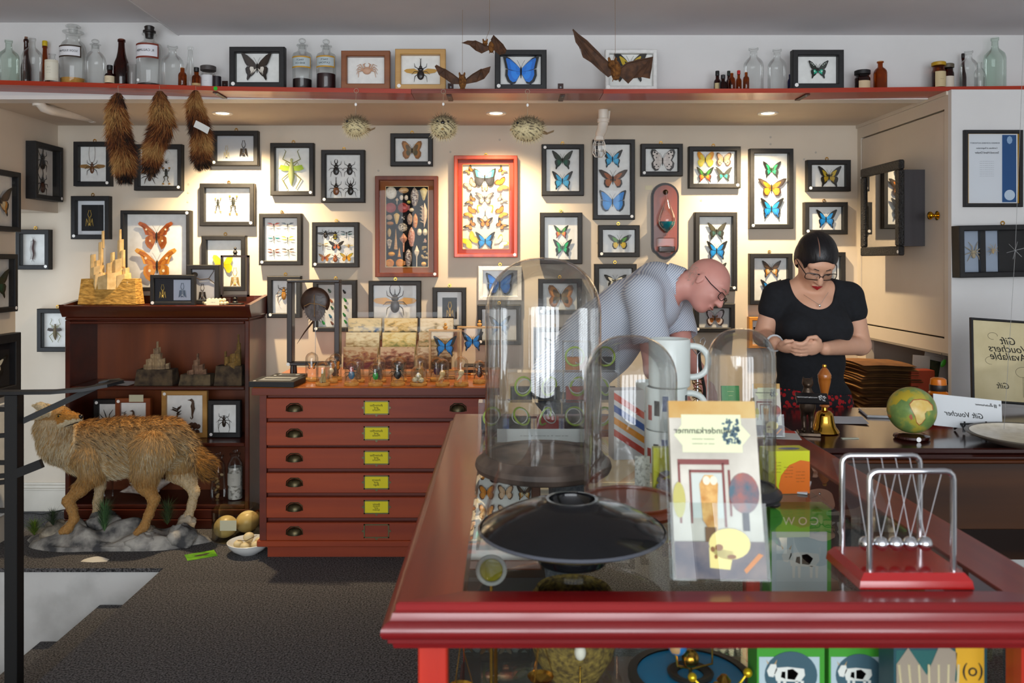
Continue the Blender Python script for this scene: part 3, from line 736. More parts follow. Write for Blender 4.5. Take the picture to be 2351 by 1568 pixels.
x, z = loc_of(t, 746, 591); butterfly(t, x, z, .038, 'bird', ['#8a6a2a', '#b0702a', '#8a5a2a', '#a03a2a'], ['#a8702a', '#b87a30', '#a0502a', '#a03a2a'], y=-.008, name='lanternfly')
x, z = loc_of(t, 770, 592); beetle(t, x, z, .05, '#8a4a24', wingcol='#a05a2c', y=-.008, wide=1.15)
x, z = loc_of(t, 796, 590); butterfly(t, x, z, .042, 'bird', ['#7a7a20', '#c8a41e', '#c89a1a', '#d8891c'], ['#b8901e', '#e09a1c', '#e8a41e', '#d88a18'], y=-.008, name='lanternfly')
t = make_frame('framed_beetle', 'large black frame with a giant horned beetle with spread amber wings', (846, 645, 966, 765), st=None); x, z = loc_of(t, 907, 694); beetle(t, x, z, .125, '#241a12', wingcol='#2a1c14', horns='two', y=-.008, openw='#c08a1e', wide=.95)
t = make_frame('framed_beetle', 'narrow black frame with a brown long horned beetle behind the crab stand', (613, 634, 690, 730), st='bl'); x, z = loc_of(t, 652, 672); beetle(t, x, z, .085, '#a8742a', wingcol='#b8802e', y=-.008, wide=.72, antl=1.4)
t = make_frame('framed_beetles', 'black frame with rows of tiny green and blue beetles behind the crab stand', (718, 643, 818, 762), st='bl')
for i, (px, py, c) in enumerate(((756, 667, '#3a5a3a'), (790, 669, '#1d1a14'), (760, 690, '#a05a2a'), (792, 688, '#1d8a2e'), (762, 706, '#1d5a3a'), (793, 704, '#4a6a20'), (758, 725, '#2a6a8a'), (790, 722, '#1d7a2e'), (742, 740, '#1d9a3a'), (762, 741, '#6a3a20'), (793, 738, '#1d8a2e'), (740, 668, '#1d6a3a'), (738, 704, '#2a7a3a'))):
    x, z = loc_of(t, px, py); beetle(t, x, z, .032, c, y=-.008, rot=R(-35), legs=False, lift=.006)
t = make_frame('framed_bat_skeleton', 'black frame with a golden bat skeleton on a black panel, right of the giant beetle', (993, 660, 1070, 757), st=None, bg=C('#e4e4e2', .9), inset=(.030, .036, C('#1c1c1e', .8))); x, z = loc_of(t, 1033, 712); batskel(t, x, z, .05, '#c9a038', y=-.009)
# --- left part of the wall
t = make_frame('framed_bat_skeleton', 'black frame with a golden bat skeleton on a black panel, far left wall', (162, 450, 250, 549), st='bl', inset=(.022, .024, C('#17171a', .8)), bg=C('#dcdfe4', .9)); x, z = loc_of(t, 207, 503); batskel(t, x, z, .052, '#b99a44', y=-.009)
t = make_frame('framed_insect', 'black frame with a long legged winged insect left of the fur tails', (168, 325, 253, 427)); x, z = loc_of(t, 212, 384)
o_ = beetle(t, x, z, .075, '#5a3a22', wingcol='#6a4426', y=-.008, wide=.7, openw='#9a7444', antl=-1.6, name='harlequin_beetle'); 
t = make_frame('framed_spider_and_frog', 'black frame with a spider and a flying frog behind the middle fur tail', (307, 331, 417, 437)); x, z = loc_of(t, 344, 406); spider(t, x, z, .055, '#4a342a', y=-.008); x, z = loc_of(t, 382, 398); frog(t, x, z, .042, y=-.008); x, z = loc_of(t, 382, 372); spider(t, x, z, .02, '#3a3a34', y=-.008)
t = make_frame('framed_bats', 'wide black frame with a bat skeleton and a brown bat, top of the wall', (484, 300, 592, 380), st='bl', bg=C('#c8ccd2', .9)); x, z = loc_of(t, 521, 350); batskel(t, x, z, .04, '#c2b48a', y=-.009); x, z = loc_of(t, 560, 343); batskel(t, x, z, .052, '#2e2218', '#33261c', y=-.009)
t = make_frame('framed_frogs', 'brightly lit black frame with two flying frogs', (458, 421, 583, 519)); x, z = loc_of(t, 501, 466); frog(t, x, z, .036, y=-.008); x, z = loc_of(t, 536, 464); frog(t, x, z, .048, y=-.008)
t = make_frame('framed_atlas_moths', 'large black frame leaning on the bookcase with two orange atlas moths', (276, 483, 435, 668), st='tr', hk=False, bw=.022, dep=.06); bf(t, 360, 541, 40, 'atlas2', fs=[(.55, .35, .06, 0)], hs=[(.35, -.3, .06, 0)], spot='#e8d8b8'); bf(t, 361, 608, 48, 'atlas', fs=[(.5, .32, .07, 0)], hs=[(.33, -.28, .07, 0)], spot='#ecdcbc')
t = make_frame('framed_moth', 'black frame with a yellow leaf like insect behind the small glass stand', (462, 541, 563, 668), st=None); bf(t, 513, 606, 24, 'moonmoth')
t = make_frame('framed_stick_insect', 'black frame with a brown winged mantis peeking out beside the bookcase', (84, 709, 165, 808), st=None); x, z = loc_of(t, 128, 760); stickinsect(t, x, z, .07, '#6a5a34', '#3a2a1c', -.008)
t = make_frame('framed_centipede', 'black frame with a dark red centipede in the far left recess', (35, 527, 112, 619))
x, z = loc_of(t, 77, 573); b = MB()
pts = [(.003 * math.sin(i * .6), -.008, .062 - .0068 * i) for i in range(19)]; b.tube(pts, [.003 + .0022 * math.sin(math.pi * min(1, i / 18 + .1)) for i in range(19)], 7)
for i in range(1, 18):
    for sg in (-1, 1): b.tube([pts[i], (pts[i][0] + sg * .013, -.012, pts[i][2] - .003), (pts[i][0] + sg * .018, -.008, pts[i][2] - .010)], [.0012, .001, .0005], 4)
for sg in (-1, 1): b.tube([pts[0], (sg * .007, -.009, .080)], [.001, .0006], 4); b.tube([pts[-1], (sg * .008, -.009, -.078)], [.0014, .0006], 4)
ob('centipede', b, C('#4a1e18', .4), t, (x, -.008, z))
# --- big wooden display cases
FW = wood('frame_wood', '#5a2010', '#7c3a1c', 'Z', 20, .5, 0)
t = make_frame('shell_display_case', 'dark wooden wall case with rows of seashells on black velvet', (861, 404, 1005, 636), FW, bw=.026, dep=.06, bg=C('#0d0c0d', .95), mat_w=.036, mat_m=C('#8a4a12', .8), cat='shell display', hk=False)
b = MB(); iw = 0.1945 - .026 - .034; 
w2 = (1005 - 861) / 2 * S(YW - .06) - .060; h2 = (636 - 404) / 2 * S(YW - .06) - .060
for (x0, x1, z0, z1) in ((-w2, w2, h2 - .003, h2), (-w2, w2, -h2, -h2 + .003), (-w2, -w2 + .003, -h2, h2), (w2 - .003, w2, -h2, h2)): b.box(x0, x1, -.0265, -.0245, z0, z1)
ob('gilt_fillet', b, C('#e0c890', .4), t)
def shell(t, px, py, kind, w, h, col, col2=None, rot=0):
    x, z = loc_of(t, px, py); k = S(YW) ; w *= k / 2; h *= k / 2; b = MB()
    c2 = col2 or col
    if kind == 'disc':
        b.ell((0, -.008, 0), (w, .012, h), 16, 10)
        for a in range(5): b.tube([(0, -.0205, 0), (w * .5 * math.cos(R(90 + 72 * a)), -.019, h * .5 * math.sin(R(90 + 72 * a)))], [.0015, .0006], 4, 1)
    elif kind == 'cowrie': b.ell((0, -.008, 0), (w, .014, h), 14, 8); b.ell((0, -.018, 0), (w * .8, .006, h * .5), 10, 6, 1)
    elif kind == 'cone': b.at((0, -.010, 0)); b.lathe([(0, -h), (w * .3, -h * .85), (w * .75, 0), (w, h * .62), (w * .8, h * .75), (w * .25, h * .95), (0, h)], 12)
    elif kind == 'olive':
        b.at((0, -.010, 0)); b.lathe([(0, -h), (w * .45, -h * .9), (w * .9, -h * .3), (w, h * .2), (w * .8, h * .55), (w * .35, h * .85), (0, h)], 12)
        random.seed(int(px)); b.at()
        for _ in range(22):
            zz = random.uniform(-.85, .7) * h; xx = random.uniform(-.7, .7) * w; b.cbox((xx, -.010 - w * .92 * math.sqrt(max(.1, 1 - (xx / w) ** 2 - .25 * (zz / h) ** 2)), zz), (w * random.uniform(.12, .4), .002, h * random.uniform(.05, .12)), 1)
    elif kind == 'spire':
        b.at((0, -.009, 0)); pr = [(0, -h)]
        for i in range(9): r = w * (1 - i / 9.5); pr += [(r * .82, -h + 2 * h * i / 9.2 + .0005), (r, -h + 2 * h * (i + .5) / 9.2)]
        b.lathe(pr + [(0, h)], 10)
    elif kind == 'murex':
        b.at((0, -.012, 0)); b.lathe([(0, -h), (w * .16, -h * .95), (w * .22, -.05 * h), (w * .8, h * .25), (w * .95, h * .45), (w * .6, h * .6), (w * .55, h * .68), (w * .3, h * .82), (0, h)], 12); b.at()
        b.ell((-w * .35, -.022, h * .35), (w * .35, .006, h * .22), 8, 6, 1)
    elif kind == 'scallop':
        n = 11; b.ell((0, -.007, 0), (w * .95, .010, h * .95), 14, 6)
        for i in range(n): a = R(-70 + 140 * i / (n - 1)); b.tube([(rot * w * .9, -.010, 0), (rot * (w * .3 - w * .9 * math.cos(a)), -.018, h * .75 * math.sin(a)), (rot * (w * .15 - w * 1.08 * math.cos(a)), -.010, h * .98 * math.sin(a))], [.001, .0022, .0022], 5, i % 2)
        b.box(min(rot * w * .75, rot * w * 1.15), max(rot * w * .75, rot * w * 1.15), -.012, -.004, -h * .45, h * .45, 1)
    elif kind == 'spider':
        b.tube([(0, -.01, h), (w * .1, -.014, h * .4), (w * .1, -.014, -h * .2), (-w * .1, -.010, -h)], [.001, w * .45, w * .4, .001], 8)
        for i in range(5): b.tube([(-w * .1, -.012, h * (.5 - .28 * i)), (-w * .95, -.010, h * (.72 - .3 * i))], [w * .16, .001], 5, 1)
        b.tube([(-w * .5, -.01, h * .8), (-w * .45, -.01, -h * .4)], [.002, w * .16], 6, 1)
    elif kind == 'urchin':
        b.ell((0, -.007, 0), (w, .012, h), 16, 8); b.ell((0, -.018, 0), (w * .14, .003, w * .14), 8, 5, 1)
        for i in range(14): a = 2 * math.pi * i / 14; b.tube([(w * .3 * math.cos(a), -.0185, h * .3 * math.sin(a)), (w * .95 * math.cos(a), -.010, h * .95 * math.sin(a))], .0014, 4)
    elif kind == 'frill':
        random.seed(int(px + py))
        for i in range(9): b.ell((random.uniform(-.6, .6) * w, -.01, random.uniform(-.8, .8) * h), (w * random.uniform(.2, .5), .008, h * random.uniform(.12, .3)), 7, 5, i % 2, (0, random.uniform(-1, 1), 0))
    ob('seashell', b, [noisy('sh' + col, col, c2, 90, .4), C(c2, .45)], t, (x, -.008, z), (0, R(rot) if kind not in ('scallop',) else 0, 0))
for a in ((898, 443, 'disc', 26, 29, '#e4ddcc', '#cfc4ac'), (927, 437, 'cowrie', 23, 14, '#a8763e', '#d8b482'), (952, 452, 'olive', 19, 44, '#d8cfc0', '#4a2a20'), (973, 446, 'cone', 18, 30, '#d8c070', '#e8dca8'),
          (922, 454, 'cowrie', 9, 12, '#e8e0d0'), (933, 454, 'cowrie', 9, 12, '#e8e0d0'), (912, 462, 'murex', 8, 15, '#d8c0a0'), (939, 464, 'cowrie', 10, 8, '#a8a03a', '#d8d07a'),
          (897, 477, 'scallop', 26, 24, '#b8504a', '#8a2a2a', -1), (926, 477, 'scallop', 26, 24, '#b8504a', '#8a2a2a', 1), (945, 482, 'cowrie', 11, 9, '#d8c49a', '#e8dcc0'),
          (975, 494, 'spider', 22, 56, '#d8b490', '#e8d0b0'), (894, 499, 'disc', 14, 13, '#b8a08a', '#9a8270'), (911, 502, 'cone', 14, 26, '#d8b460', '#e0c890', ), (926, 501, 'frill', 11, 13, '#d8d4d0', '#8a8484'),
          (941, 503, 'olive', 13, 27, '#c8b09a', '#9a7a6a'), (954, 507, 'olive', 11, 34, '#e0b878', '#c8641e'), (896, 513, 'cowrie', 16, 9, '#8a5a34', '#b8824e'), (925, 522, 'urchin', 22, 20, '#e0d4bc', '#2a201a'),
          (894, 534, 'olive', 9, 20, '#c8ac7a', '#a0824e'), (909, 549, 'spire', 9, 48, '#c8a070', '#a87c4a'), (927, 557, 'murex', 20, 44, '#d8a888', '#b8705a'), (945, 544, 'olive', 16, 46, '#dcc0b0', '#b87058'),
          (963, 533, 'cowrie', 11, 16, '#d8caa4', '#e4dabc'), (976, 533, 'cowrie', 11, 16, '#d8caa4', '#e4dabc'), (894, 560, 'cone', 13, 23, '#d8ccb4', '#6a5a4a'), (917, 579, 'spire', 8, 22, '#c8863a', '#e0b878'),
          (899, 583, 'cowrie', 16, 10, '#c87a1e', '#e0a83a'), (938, 592, 'olive', 16, 42, '#d8d0c8', '#4a2e2a'), (957, 588, 'murex', 13, 50, '#d8c4a4', '#e4d8c0'), (975, 580, 'frill', 18, 32, '#c8b48a', '#a08a5a'),
          (895, 604, 'scallop', 21, 20, '#e09a1e', '#c87812', -1), (919, 604, 'scallop', 21, 20, '#e09a1e', '#c87812', 1), (973, 606, 'cowrie', 12, 10, '#e0a04a', '#e8b86a'), (975, 553, 'frill', 14, 10, '#b8a894', '#c8a090')):
    shell(t, *a)
t = make_frame('butterfly_display_case', 'red stained wooden wall case crowded with small butterflies and one turquoise butterfly', (1042, 357, 1188, 591), wood('red_frame_wood', '#8a2a14', '#b8461e', 'Z', 20, .3), bw=.024, dep=.06, mat_w=.028, mat_m=C('#9a2c12', .5), cat='butterfly display', bg=C('#e8e0cc', .9))
b = MB(); w2 = 73 * S(YW - .06) - .050; h2 = 117 * S(YW - .06) - .050
for (x0, x1, z0, z1) in ((-w2, w2, h2 - .003, h2), (-w2, w2, -h2, -h2 + .003), (-w2, -w2 + .003, -h2, h2), (w2 - .003, w2, -h2, h2)): b.box(x0, x1, -.0265, -.0245, z0, z1)
ob('gilt_fillet', b, C('#d8902a', .4), t)
bf(t, 1113, 408, 26, 'agrias'); bf(t, 1113, 432, 8, 'peach'); bf(t, 1113, 455, 22, 'dusk'); bf(t, 1114, 488, 20, 'white'); bf(t, 1114, 510, 18, 'heli'); bf(t, 1114, 552, 23, 'ulysses')
for px, py, h, p_, r_ in ((1077, 391, 13, 'heli', 45), (1153, 392, 12, 'heli', -45), (1080, 424, 14, 'peach', 40), (1151, 424, 16, 'orange', -70), (1081, 460, 15, 'heli', 60), (1152, 458, 13, 'dusk', -50), (1080, 488, 14, 'orange', 60), (1151, 488, 14, 'orange', -60), (1080, 516, 16, 'heli', 50), (1151, 516, 16, 'heli', -40), (1080, 552, 18, 'yellow', 40), (1150, 556, 15, 'white', -50)):
    bf(t, px, py, h, p_, rot=-r_)
# --- side wall at the left edge (frames hang on the wall x = XL facing the room)
def side_frame(name, label, yn, yf, ztop, zbot, **kw):
    return make_frame(name, label, None, loc=(XL + .001, (yn + yf) / 2, (ztop + zbot) / 2), wh=(abs(yf - yn), ztop - zbot), rotz=R(90), **kw)
t = side_frame('framed_beetles', 'black framed pair of horned beetles on the left side wall', 4.80, 5.10, EYE + .70, EYE + .365, st='br', hk=False, dep=.06)
beetle(t, 0, .07, .10, horns='one', y=-.008); beetle(t, 0, -.07, .10, horns='one', wingcol='#4a2414', y=-.008)
t = side_frame('framed_butterfly', 'black framed butterfly cut by the left picture edge, upper one', 4.38, 4.68, EYE + .50, EYE + .165, st=None, hk=False); k_, f_, h_ = PAL['brownspot']; butterfly(t, 0, 0, .09, k_, f_, h_, y=-.008)
t = side_frame('framed_butterfly', 'black framed butterfly cut by the left picture edge, lower one', 4.36, 4.65, EYE + .04, EYE - .28, st='br', hk=False); k_, f_, h_ = PAL['darkgreen']; butterfly(t, 0, 0, .09, k_, f_, h_, y=-.008)
t = side_frame('framed_butterfly', 'black framed specimen low at the left edge above the handrail', 4.30, 4.68, EYE - .40, EYE - .74, st=None, hk=False, bw=.05, bg=C('#1d1d20', .8)); k_, f_, h_ = PAL['bwspot']; butterfly(t, 0, 0, .09, k_, f_, h_, y=-.009)
t = side_frame('framed_print', 'white framed print on the left wall behind the railing', 4.05, 4.66, EYE - .78, EYE - 1.40, st=None, hk=False, bw=.012, fmat=M_WHITEF, dep=.02)
# screw holes / wall plugs left on the wall
for px, py in ((433, 423), (432, 442), (431, 463), (210, 585), (869, 392), (1034, 349), (1147, 321), (1610, 460), (1372, 558), (1769, 315), (1769, 331), (1846, 366), (1873, 350), (1904, 544)):
    p = P(px, py, YW); b = MB(); b.at((p.x, YW - .0002, p.z), (R(90), 0, 0)); b.lathe([(.007, 0), (.007, .0015), (.003, .002), (.003, .0005), (0, .0005)], 10, cap=False)
    ob('wall_plug', b, C('#b8b0a4', .7), bpy.data.objects['wall_back'])
# ------------------------------------------------------------------ long red shelf over the niche
SHX = [(-160, 180), (0, 184), (500, 198), (945, 204), (1385, 204.5), (1800, 203), (2351, 197), (2500, 196)]
def shelf_py(px):
    for (a, ya), (b_, yb) in zip(SHX, SHX[1:]):
        if a <= px <= b_: return ya + (yb - ya) * (px - a) / (b_ - a)
    return 200
def zs(px): return EYE + (600 - shelf_py(px)) * S(YS)
M_SHELF = wood('shelf_red', '#8e1a08', '#bb3a12', 'X', 10, .35)
M_SHELFM = wood('shelf_brown', '#6a2412', '#96402a', 'X', 10, .4)
shelf = thing('wall_shelf', 'long red stained wooden wall shelf carrying bottles and frames below the ceiling', 'shelf', (0, YU, zs(1155)))
def board(name, xs, m, lip=0.0):
    b = MB(); prev = None
    for a, c in zip(xs, xs[1:]):
        xa, xc = (a - VX) * S(YS), (c - VX) * S(YS); za, zc = zs(a), zs(c); th = .022
        vs = [(xa, YS - lip, za - th), (xc, YS - lip, zc - th), (xc, YU - .001, zc - th), (xa, YU - .001, za - th), (xa, YS - lip, za), (xc, YS - lip, zc), (xc, YU - .001, zc), (xa, YU - .001, za)]
        b.add(vs, [(0, 3, 2, 1), (4, 5, 6, 7), (0, 1, 5, 4), (1, 2, 6, 5), (2, 3, 7, 6), (3, 0, 4, 7)])
    if lip:
        for dz, o in ((-.002, .006), (-.014, .004)):
            xa, xc = (xs[0] - VX) * S(YS), (xs[-1] - VX) * S(YS)
            b.box(xa, xc, YS - lip - o, YS - lip, zs(xs[0]) + dz - .006, zs(xs[0]) + dz)
    o = ob(name, b, m, shelf, smooth=0); o.location = (0, -YU, -zs(1155))
board('shelf_board', [-160, 0, 500, 944], M_SHELF)
board('shelf_board', [945, 1384], M_SHELFM, .004)
board('shelf_board', [1385, 1800, 2351, 2500], M_SHELF)
for px in (517, 1035, 1287, 1830):
    x = (px - VX) * S(YU); b = MB(); z = zs(px)
    b.box(x - .014, x + .014, YU - .006, YU, z, z + .065); b.cyl((x, YU - .006, z + .045), (x, YU - .009, z + .045), .005, n=8, mi=1)
    b.box(x - .012, x + .012, YS + .03, YU, z - .027, z - .0225); b.cyl((x, YS + .05, z - .027), (x, YS + .05, z - .030), .005, n=8, mi=1)
    o = ob('shelf_bracket', b, [C('#3a1a12', .5), M_STEEL], shelf); o.location = (0, -YU, -zs(1155))
b = MB(); p = P(495, 203, YS); b.at((p.x, YS - .0008, p.z), (R(90), 0, 0)); b.lathe([(.010, 0), (.010, .0008), (0, .0008)], 14, cap=False); o = ob('green_sticker', b, C('#10b81c', .5), shelf); o.location = (0, -YU, -zs(1155))
# ------------------------------------------------------------------ bottles
GL_CLEAR = glass_mat('bottle_clear', (.945, .955, .95), ior=1.4, boost=1.0)
GL_GREEN = glass_mat('bottle_green', (.84, .91, .87), ior=1.4, boost=1.0)
GL_AMBER = glass_mat('bottle_amber', (.55, .22, .04), ior=1.45, boost=1.2)
GL_BROWN = glass_mat('bottle_brown', (.20, .055, .03), ior=1.5, boost=1.2)
GL_BLUE = glass_mat('bottle_blue', (.06, .07, .35), ior=1.5, boost=1.2)
BPROF = {
 'round': [(.92, 0), (1, .02), (1, .58), (.93, .66), (.72, .73), (.45, .78), (.36, .82), (.36, .93), (.5, .95), (.5, .99), (.36, 1)],
 'flask': [(.9, 0), (1, .02), (1, .60), (.9, .68), (.6, .74), (.36, .79), (.31, .84), (.31, .93), (.38, .94), (.38, .99), (.3, 1)],
 'wide': [(.94, 0), (1, .02), (1, .55), (.95, .63), (.8, .70), (.58, .74), (.54, .76), (.54, .84), (.8, .87), (.8, .885), (.5, .89)],
 'stop': [(.92, 0), (1, .02), (1, .50), (.92, .60), (.66, .69), (.4, .74), (.38, .77), (.38, .86), (.52, .875), (.52, .885), (.3, .89)],
 'beer': [(.94, 0), (1, .02), (1, .42), (.9, .50), (.66, .60), (.5, .72), (.42, .84), (.40, .93), (.5, .94), (.5, .985), (.4, 1)],
 'slim': [(.94, 0), (1, .02), (1, .38), (.9, .46), (.6, .58), (.45, .70), (.4, .92), (.5, .94), (.5, .98), (.4, 1)],
 'small': [(.92, 0), (1, .03), (1, .60), (.85, .70), (.55, .76), (.5, .80), (.5, .98), (.45, 1)],
 'jar': [(.94, 0), (1, .02), (1, .74), (.88, .82), (.84, .85), (.84, .98), (.8, 1)],
 'tube': [(.95, 0), (1, .02), (1, 1)],
 'pharm': [(.94, 0), (1, .02), (1, .66), (.9, .70), (.6, .73), (.42, .76), (.42, .83), (.58, .85), (.58, .87), (.4, .88)],
}
def bottle(label, px, wpx, ytop, kind, gm, cap=None, caph=.14, Y=4.17, lab=None, liquid=None, stopper=None, name='glass_bottle', cat='bottle', group='old bottles on the shelf', stick=False):
    z0 = zs(px) + .0005; x = (px - VX) * S(Y); h = EYE + (600 - ytop) * S(Y) - z0; r = wpx * S(Y) / 2
    t = thing(name, label, cat, (x, Y, z0), group=group)
    hb = h * (1 - caph) if cap else h
    prof = [(a * r, c * hb) for a, c in BPROF[kind]]
    b = MB(); b.lathe([(0, 0)] + prof, 24, cap=False)
    ob('glass_body', b, gm, t)
    if liquid:
        c, f = liquid; b = MB(); b.lathe([(0, .003), (.9 * r, .003), (.93 * r, .006), (.93 * r, hb * f), (0, hb * f)], 20, cap=False); ob('contents', b, c if not isinstance(c, str) else C(c, .5), t)
    if cap:
        b = MB(); rc = BPROF[kind][-1][0] * r * 1.25; n = 20
        b.lathe([(rc, hb * .985), (rc * 1.03, hb), (rc * 1.03, h * .98), (rc * .9, h), (0, h)], n); ob('cap', b, C(cap, .5), t)
    if stopper == 'disc':
        b = MB(); b.lathe([(0, hb * .86), (.32 * r, hb * .86), (.36 * r, hb * .92), (.3 * r, hb * .935), (.55 * r, hb * .955), (.58 * r, hb * .975), (.45 * r, hb * .995), (0, h)], 20); ob('stopper', b, GL_CLEAR, t)
    if stopper == 'ball':
        b = MB(); b.lathe([(0, hb * .80), (.3 * r, hb * .80), (.34 * r, hb * .88), (.18 * r, hb * .895), (.2 * r, hb * .905)], 16); b.ell((0, 0, hb * .95), (.38 * r, .38 * r, hb * .052), 14, 8); ob('stopper', b, GL_CLEAR, t)
    if stopper == 'black':
        b = MB(); b.lathe([(0, hb * .80), (.3 * r, hb * .80), (.36 * r, hb * .885), (.5 * r, hb * .89), (.5 * r, hb * .92), (.34 * r, hb * .925), (.36 * r, hb * .94), (.4 * r, hb * .985), (.3 * r, h), (0, h)], 20); ob('stopper', b, C('#1c1514', .4), t)
    if stopper == 'cork':
        b = MB(); b.lathe([(0, hb * .99), (.3 * r, hb * .99), (.3 * r, hb * 1.05), (0, hb * 1.05)], 12); ob('stopper', b, C('#7a5a4a', .9), t)
    if lab:                                     # curved paper label: (f0, f1, half angle, colours, text)
        f0, f1, ha, cols, txt = lab; rl = r * 1.012; n = 12
        b = MB()
        def arc(r_, z0_, z1_, a0, a1, mi):
            b.grid(lambda u, v: (r_ * math.sin(R(a0 + (a1 - a0) * u)), -r_ * math.cos(R(a0 + (a1 - a0) * u)), z0_ + (z1_ - z0_) * v), n, 1, mi)
        arc(rl, hb * f0, hb * f1, -ha, ha, 0)
        if len(cols) > 1: m_ = (f1 - f0) * .12; arc(rl * 1.004, hb * (f0 + m_), hb * (f1 - m_), -ha * .9, ha * .9, 1)
        ob('label', b, [C(c, .6) for c in cols], t)
        for i, (s_, sz) in enumerate(txt or []):
            z_ = hb * ((f0 + f1) / 2) + (len(txt) / 2 - .5 - i) * sz * 1.25
            lt = lettering(s_, sz, M_INK, t, (0, 0, z_))
            co = np.empty(len(lt.data.vertices) * 3, 'f'); lt.data.vertices.foreach_get('co', co); co = co.reshape(-1, 3)
            a = co[:, 0] / rl; rr = rl * 1.012 + co[:, 2]; y_ = co[:, 1].copy()
            co[:, 0] = rr * np.sin(a); co[:, 2] = rr * np.cos(a); co[:, 1] = y_
            lt.data.vertices.foreach_set('co', co.ravel()); lt.data.update()
    if stick: sticker(t, -r * .55, -r * .86, .025, .007)
    return t
bottle('pale green glass flask at the left end of the shelf', 20, 44, 92, 'flask', GL_GREEN)
bottle('dark bottle with cork behind the clear flask', 60, 22, 90, 'slim', GL_BROWN, Y=4.23, stopper='cork')
bottle('clear glass flask second from the left end', 74, 42, 87, 'flask', GL_CLEAR)
bottle('amber sauce bottle with a yellow cap', 103, 22, 94, 'beer', GL_AMBER, cap='#c8a80e', caph=.10, Y=4.235)
bottle('small clear bottle with a large cream paper label', 120, 31, 116, 'stop', GL_CLEAR, Y=4.13, lab=(.04, .68, 80, ['#d8d0bc', '#e0dac8'], [('- --', .012), ('- - -', .012), ('-- - -', .010)]))
bottle('large glass apothecary jar lettered sodii sulphat', 168, 57, 57, 'wide', GL_CLEAR, Y=4.208, stopper='disc', liquid=(noisy('powder', '#b8863a', '#c8964a', 60, .9), .12), lab=(.44, .63, 62, ['#3a2a1c', '#e8e8ec'], [('SODII SULPHAT', .0145)]), name='apothecary_jar', cat='jar')
bottle('clear stoppered bottle with a ring stopper right of the sulphat jar', 219, 46, 90, 'stop', GL_CLEAR, Y=4.16, stopper='ball')
bottle('tiny brown bottle with black cap and cream label', 252, 22, 150, 'small', GL_BROWN, cap='#141416', caph=.22, Y=4.14, lab=(.1, .55, 85, ['#d8c8a8'], [('-- -', .009)]))
bottle('tall dark brown beer bottle', 279, 34, 90, 'beer', GL_BROWN)
bottle('clear straight glass tube beside the beer bottle', 303, 20, 145, 'tube', GL_CLEAR, Y=4.16, name='glass_tube')
bottle('large apothecary bottle lettered R calumba with black stopper', 343, 56, 60, 'pharm', GL_CLEAR, stopper='black', liquid=('#2a1a16', .04), lab=(.44, .68, 66, ['#7a2a14', '#e4e4ea'], [('R. CALUMBA', .0165)]), stick=True, name='apothecary_bottle')
bottle('clear round shouldered bottle without stopper left of the slim bottle', 396, 48, 105, 'round', GL_CLEAR)
bottle('slim clear bottle with a long neck', 437, 26, 107, 'slim', GL_CLEAR, Y=4.20)
bottle('small amber ribbed bottle without cap', 419, 19, 156, 'small', GL_AMBER, Y=4.13)
bottle('small amber bottle with black cap', 451, 20, 155, 'small', GL_AMBER, cap='#141416', caph=.2, Y=4.13, lab=(.04, .2, 85, ['#b89a6a'], None))
bottle('jar with grey lid and white label', 478, 34, 152, 'jar', GL_CLEAR, cap='#4a4444', caph=.2, liquid=('#6a3a1a', .7), lab=(.05, .7, 50, ['#dcdce0'], [('- - -', .008)]), name='lidded_jar', cat='jar')
bottle('short black tub at the shelf bracket', 498, 19, 176, 'tube', C('#221a22', .4), Y=4.14, name='black_tub', cat='jar')
bottle('stoppered tincture bottle with gold label reading rhei co', 694, 45, 88, 'pharm', GL_CLEAR, stopper='ball', liquid=('#1c0c10', .20), lab=(.40, .62, 68, ['#c8962a', '#b8c4c8'], [('TINCT:', .0125), ('RHEI CO', .0125)]), name='apothecary_bottle')
bottle('stoppered tincture bottle with gold label reading catechu', 749, 45, 90, 'pharm', GL_CLEAR, stopper='ball', liquid=('#2e1014', .31), lab=(.42, .64, 68, ['#c8962a', '#b8c4c8'], [('TINCT:', .0125), ('CATECHU', .0125)]), name='apothecary_bottle')
bottle('tiny dark bottle with black cap, leftmost of the right hand cluster', 1647, 16, 163, 'small', GL_BROWN, cap='#1a1a1c', caph=.22, lab=(.1, .5, 60, ['#c8b88a'], None))
bottle('tiny dark bottle with low black cap in the right hand cluster', 1660, 17, 172, 'small', GL_BROWN, cap='#222024', caph=.25, Y=4.13)
bottle('tiny bottle with green black cap behind the amber one', 1673, 13, 163, 'small', GL_BROWN, cap='#1c2620', caph=.2, Y=4.21)
bottle('tiny amber bottle with no cap between black and red caps', 1680, 15, 168, 'small', GL_AMBER, Y=4.13)
bottle('tiny amber bottle with a red cap', 1696, 13, 162, 'small', GL_AMBER, cap='#b81c18', caph=.18)
bottle('tiny amber bottle right of the red capped one', 1713, 14, 166, 'small', GL_AMBER, Y=4.12)
bottle('clear round shouldered bottle, left of the two by the clipper butterfly', 1730, 45, 110, 'round', GL_CLEAR)
bottle('clear round shouldered bottle touching the clipper butterfly frame', 1784, 42, 113, 'round', GL_CLEAR, Y=4.19)
bottle('tiny cobalt blue bottle beside the clipper butterfly frame', 1814, 12, 171, 'small', GL_BLUE, Y=4.21)
bottle('squat brown bottle with black cap and torn label', 1980, 34, 162, 'jar', GL_BROWN, cap='#1a181a', caph=.2, lab=(.06, .55, 50, ['#d0b894'], None))
bottle('plain amber bottle without a cap', 2021, 30, 141, 'round', GL_AMBER)
bottle('brown jar with yellow cap and torn blue label', 2155, 30, 143, 'jar', GL_AMBER, cap='#b88e0c', caph=.12, liquid=('#4a2010', .7), lab=(.08, .72, 55, ['#c8b48a'], [('-- --', .010)]), name='lidded_jar', cat='jar')
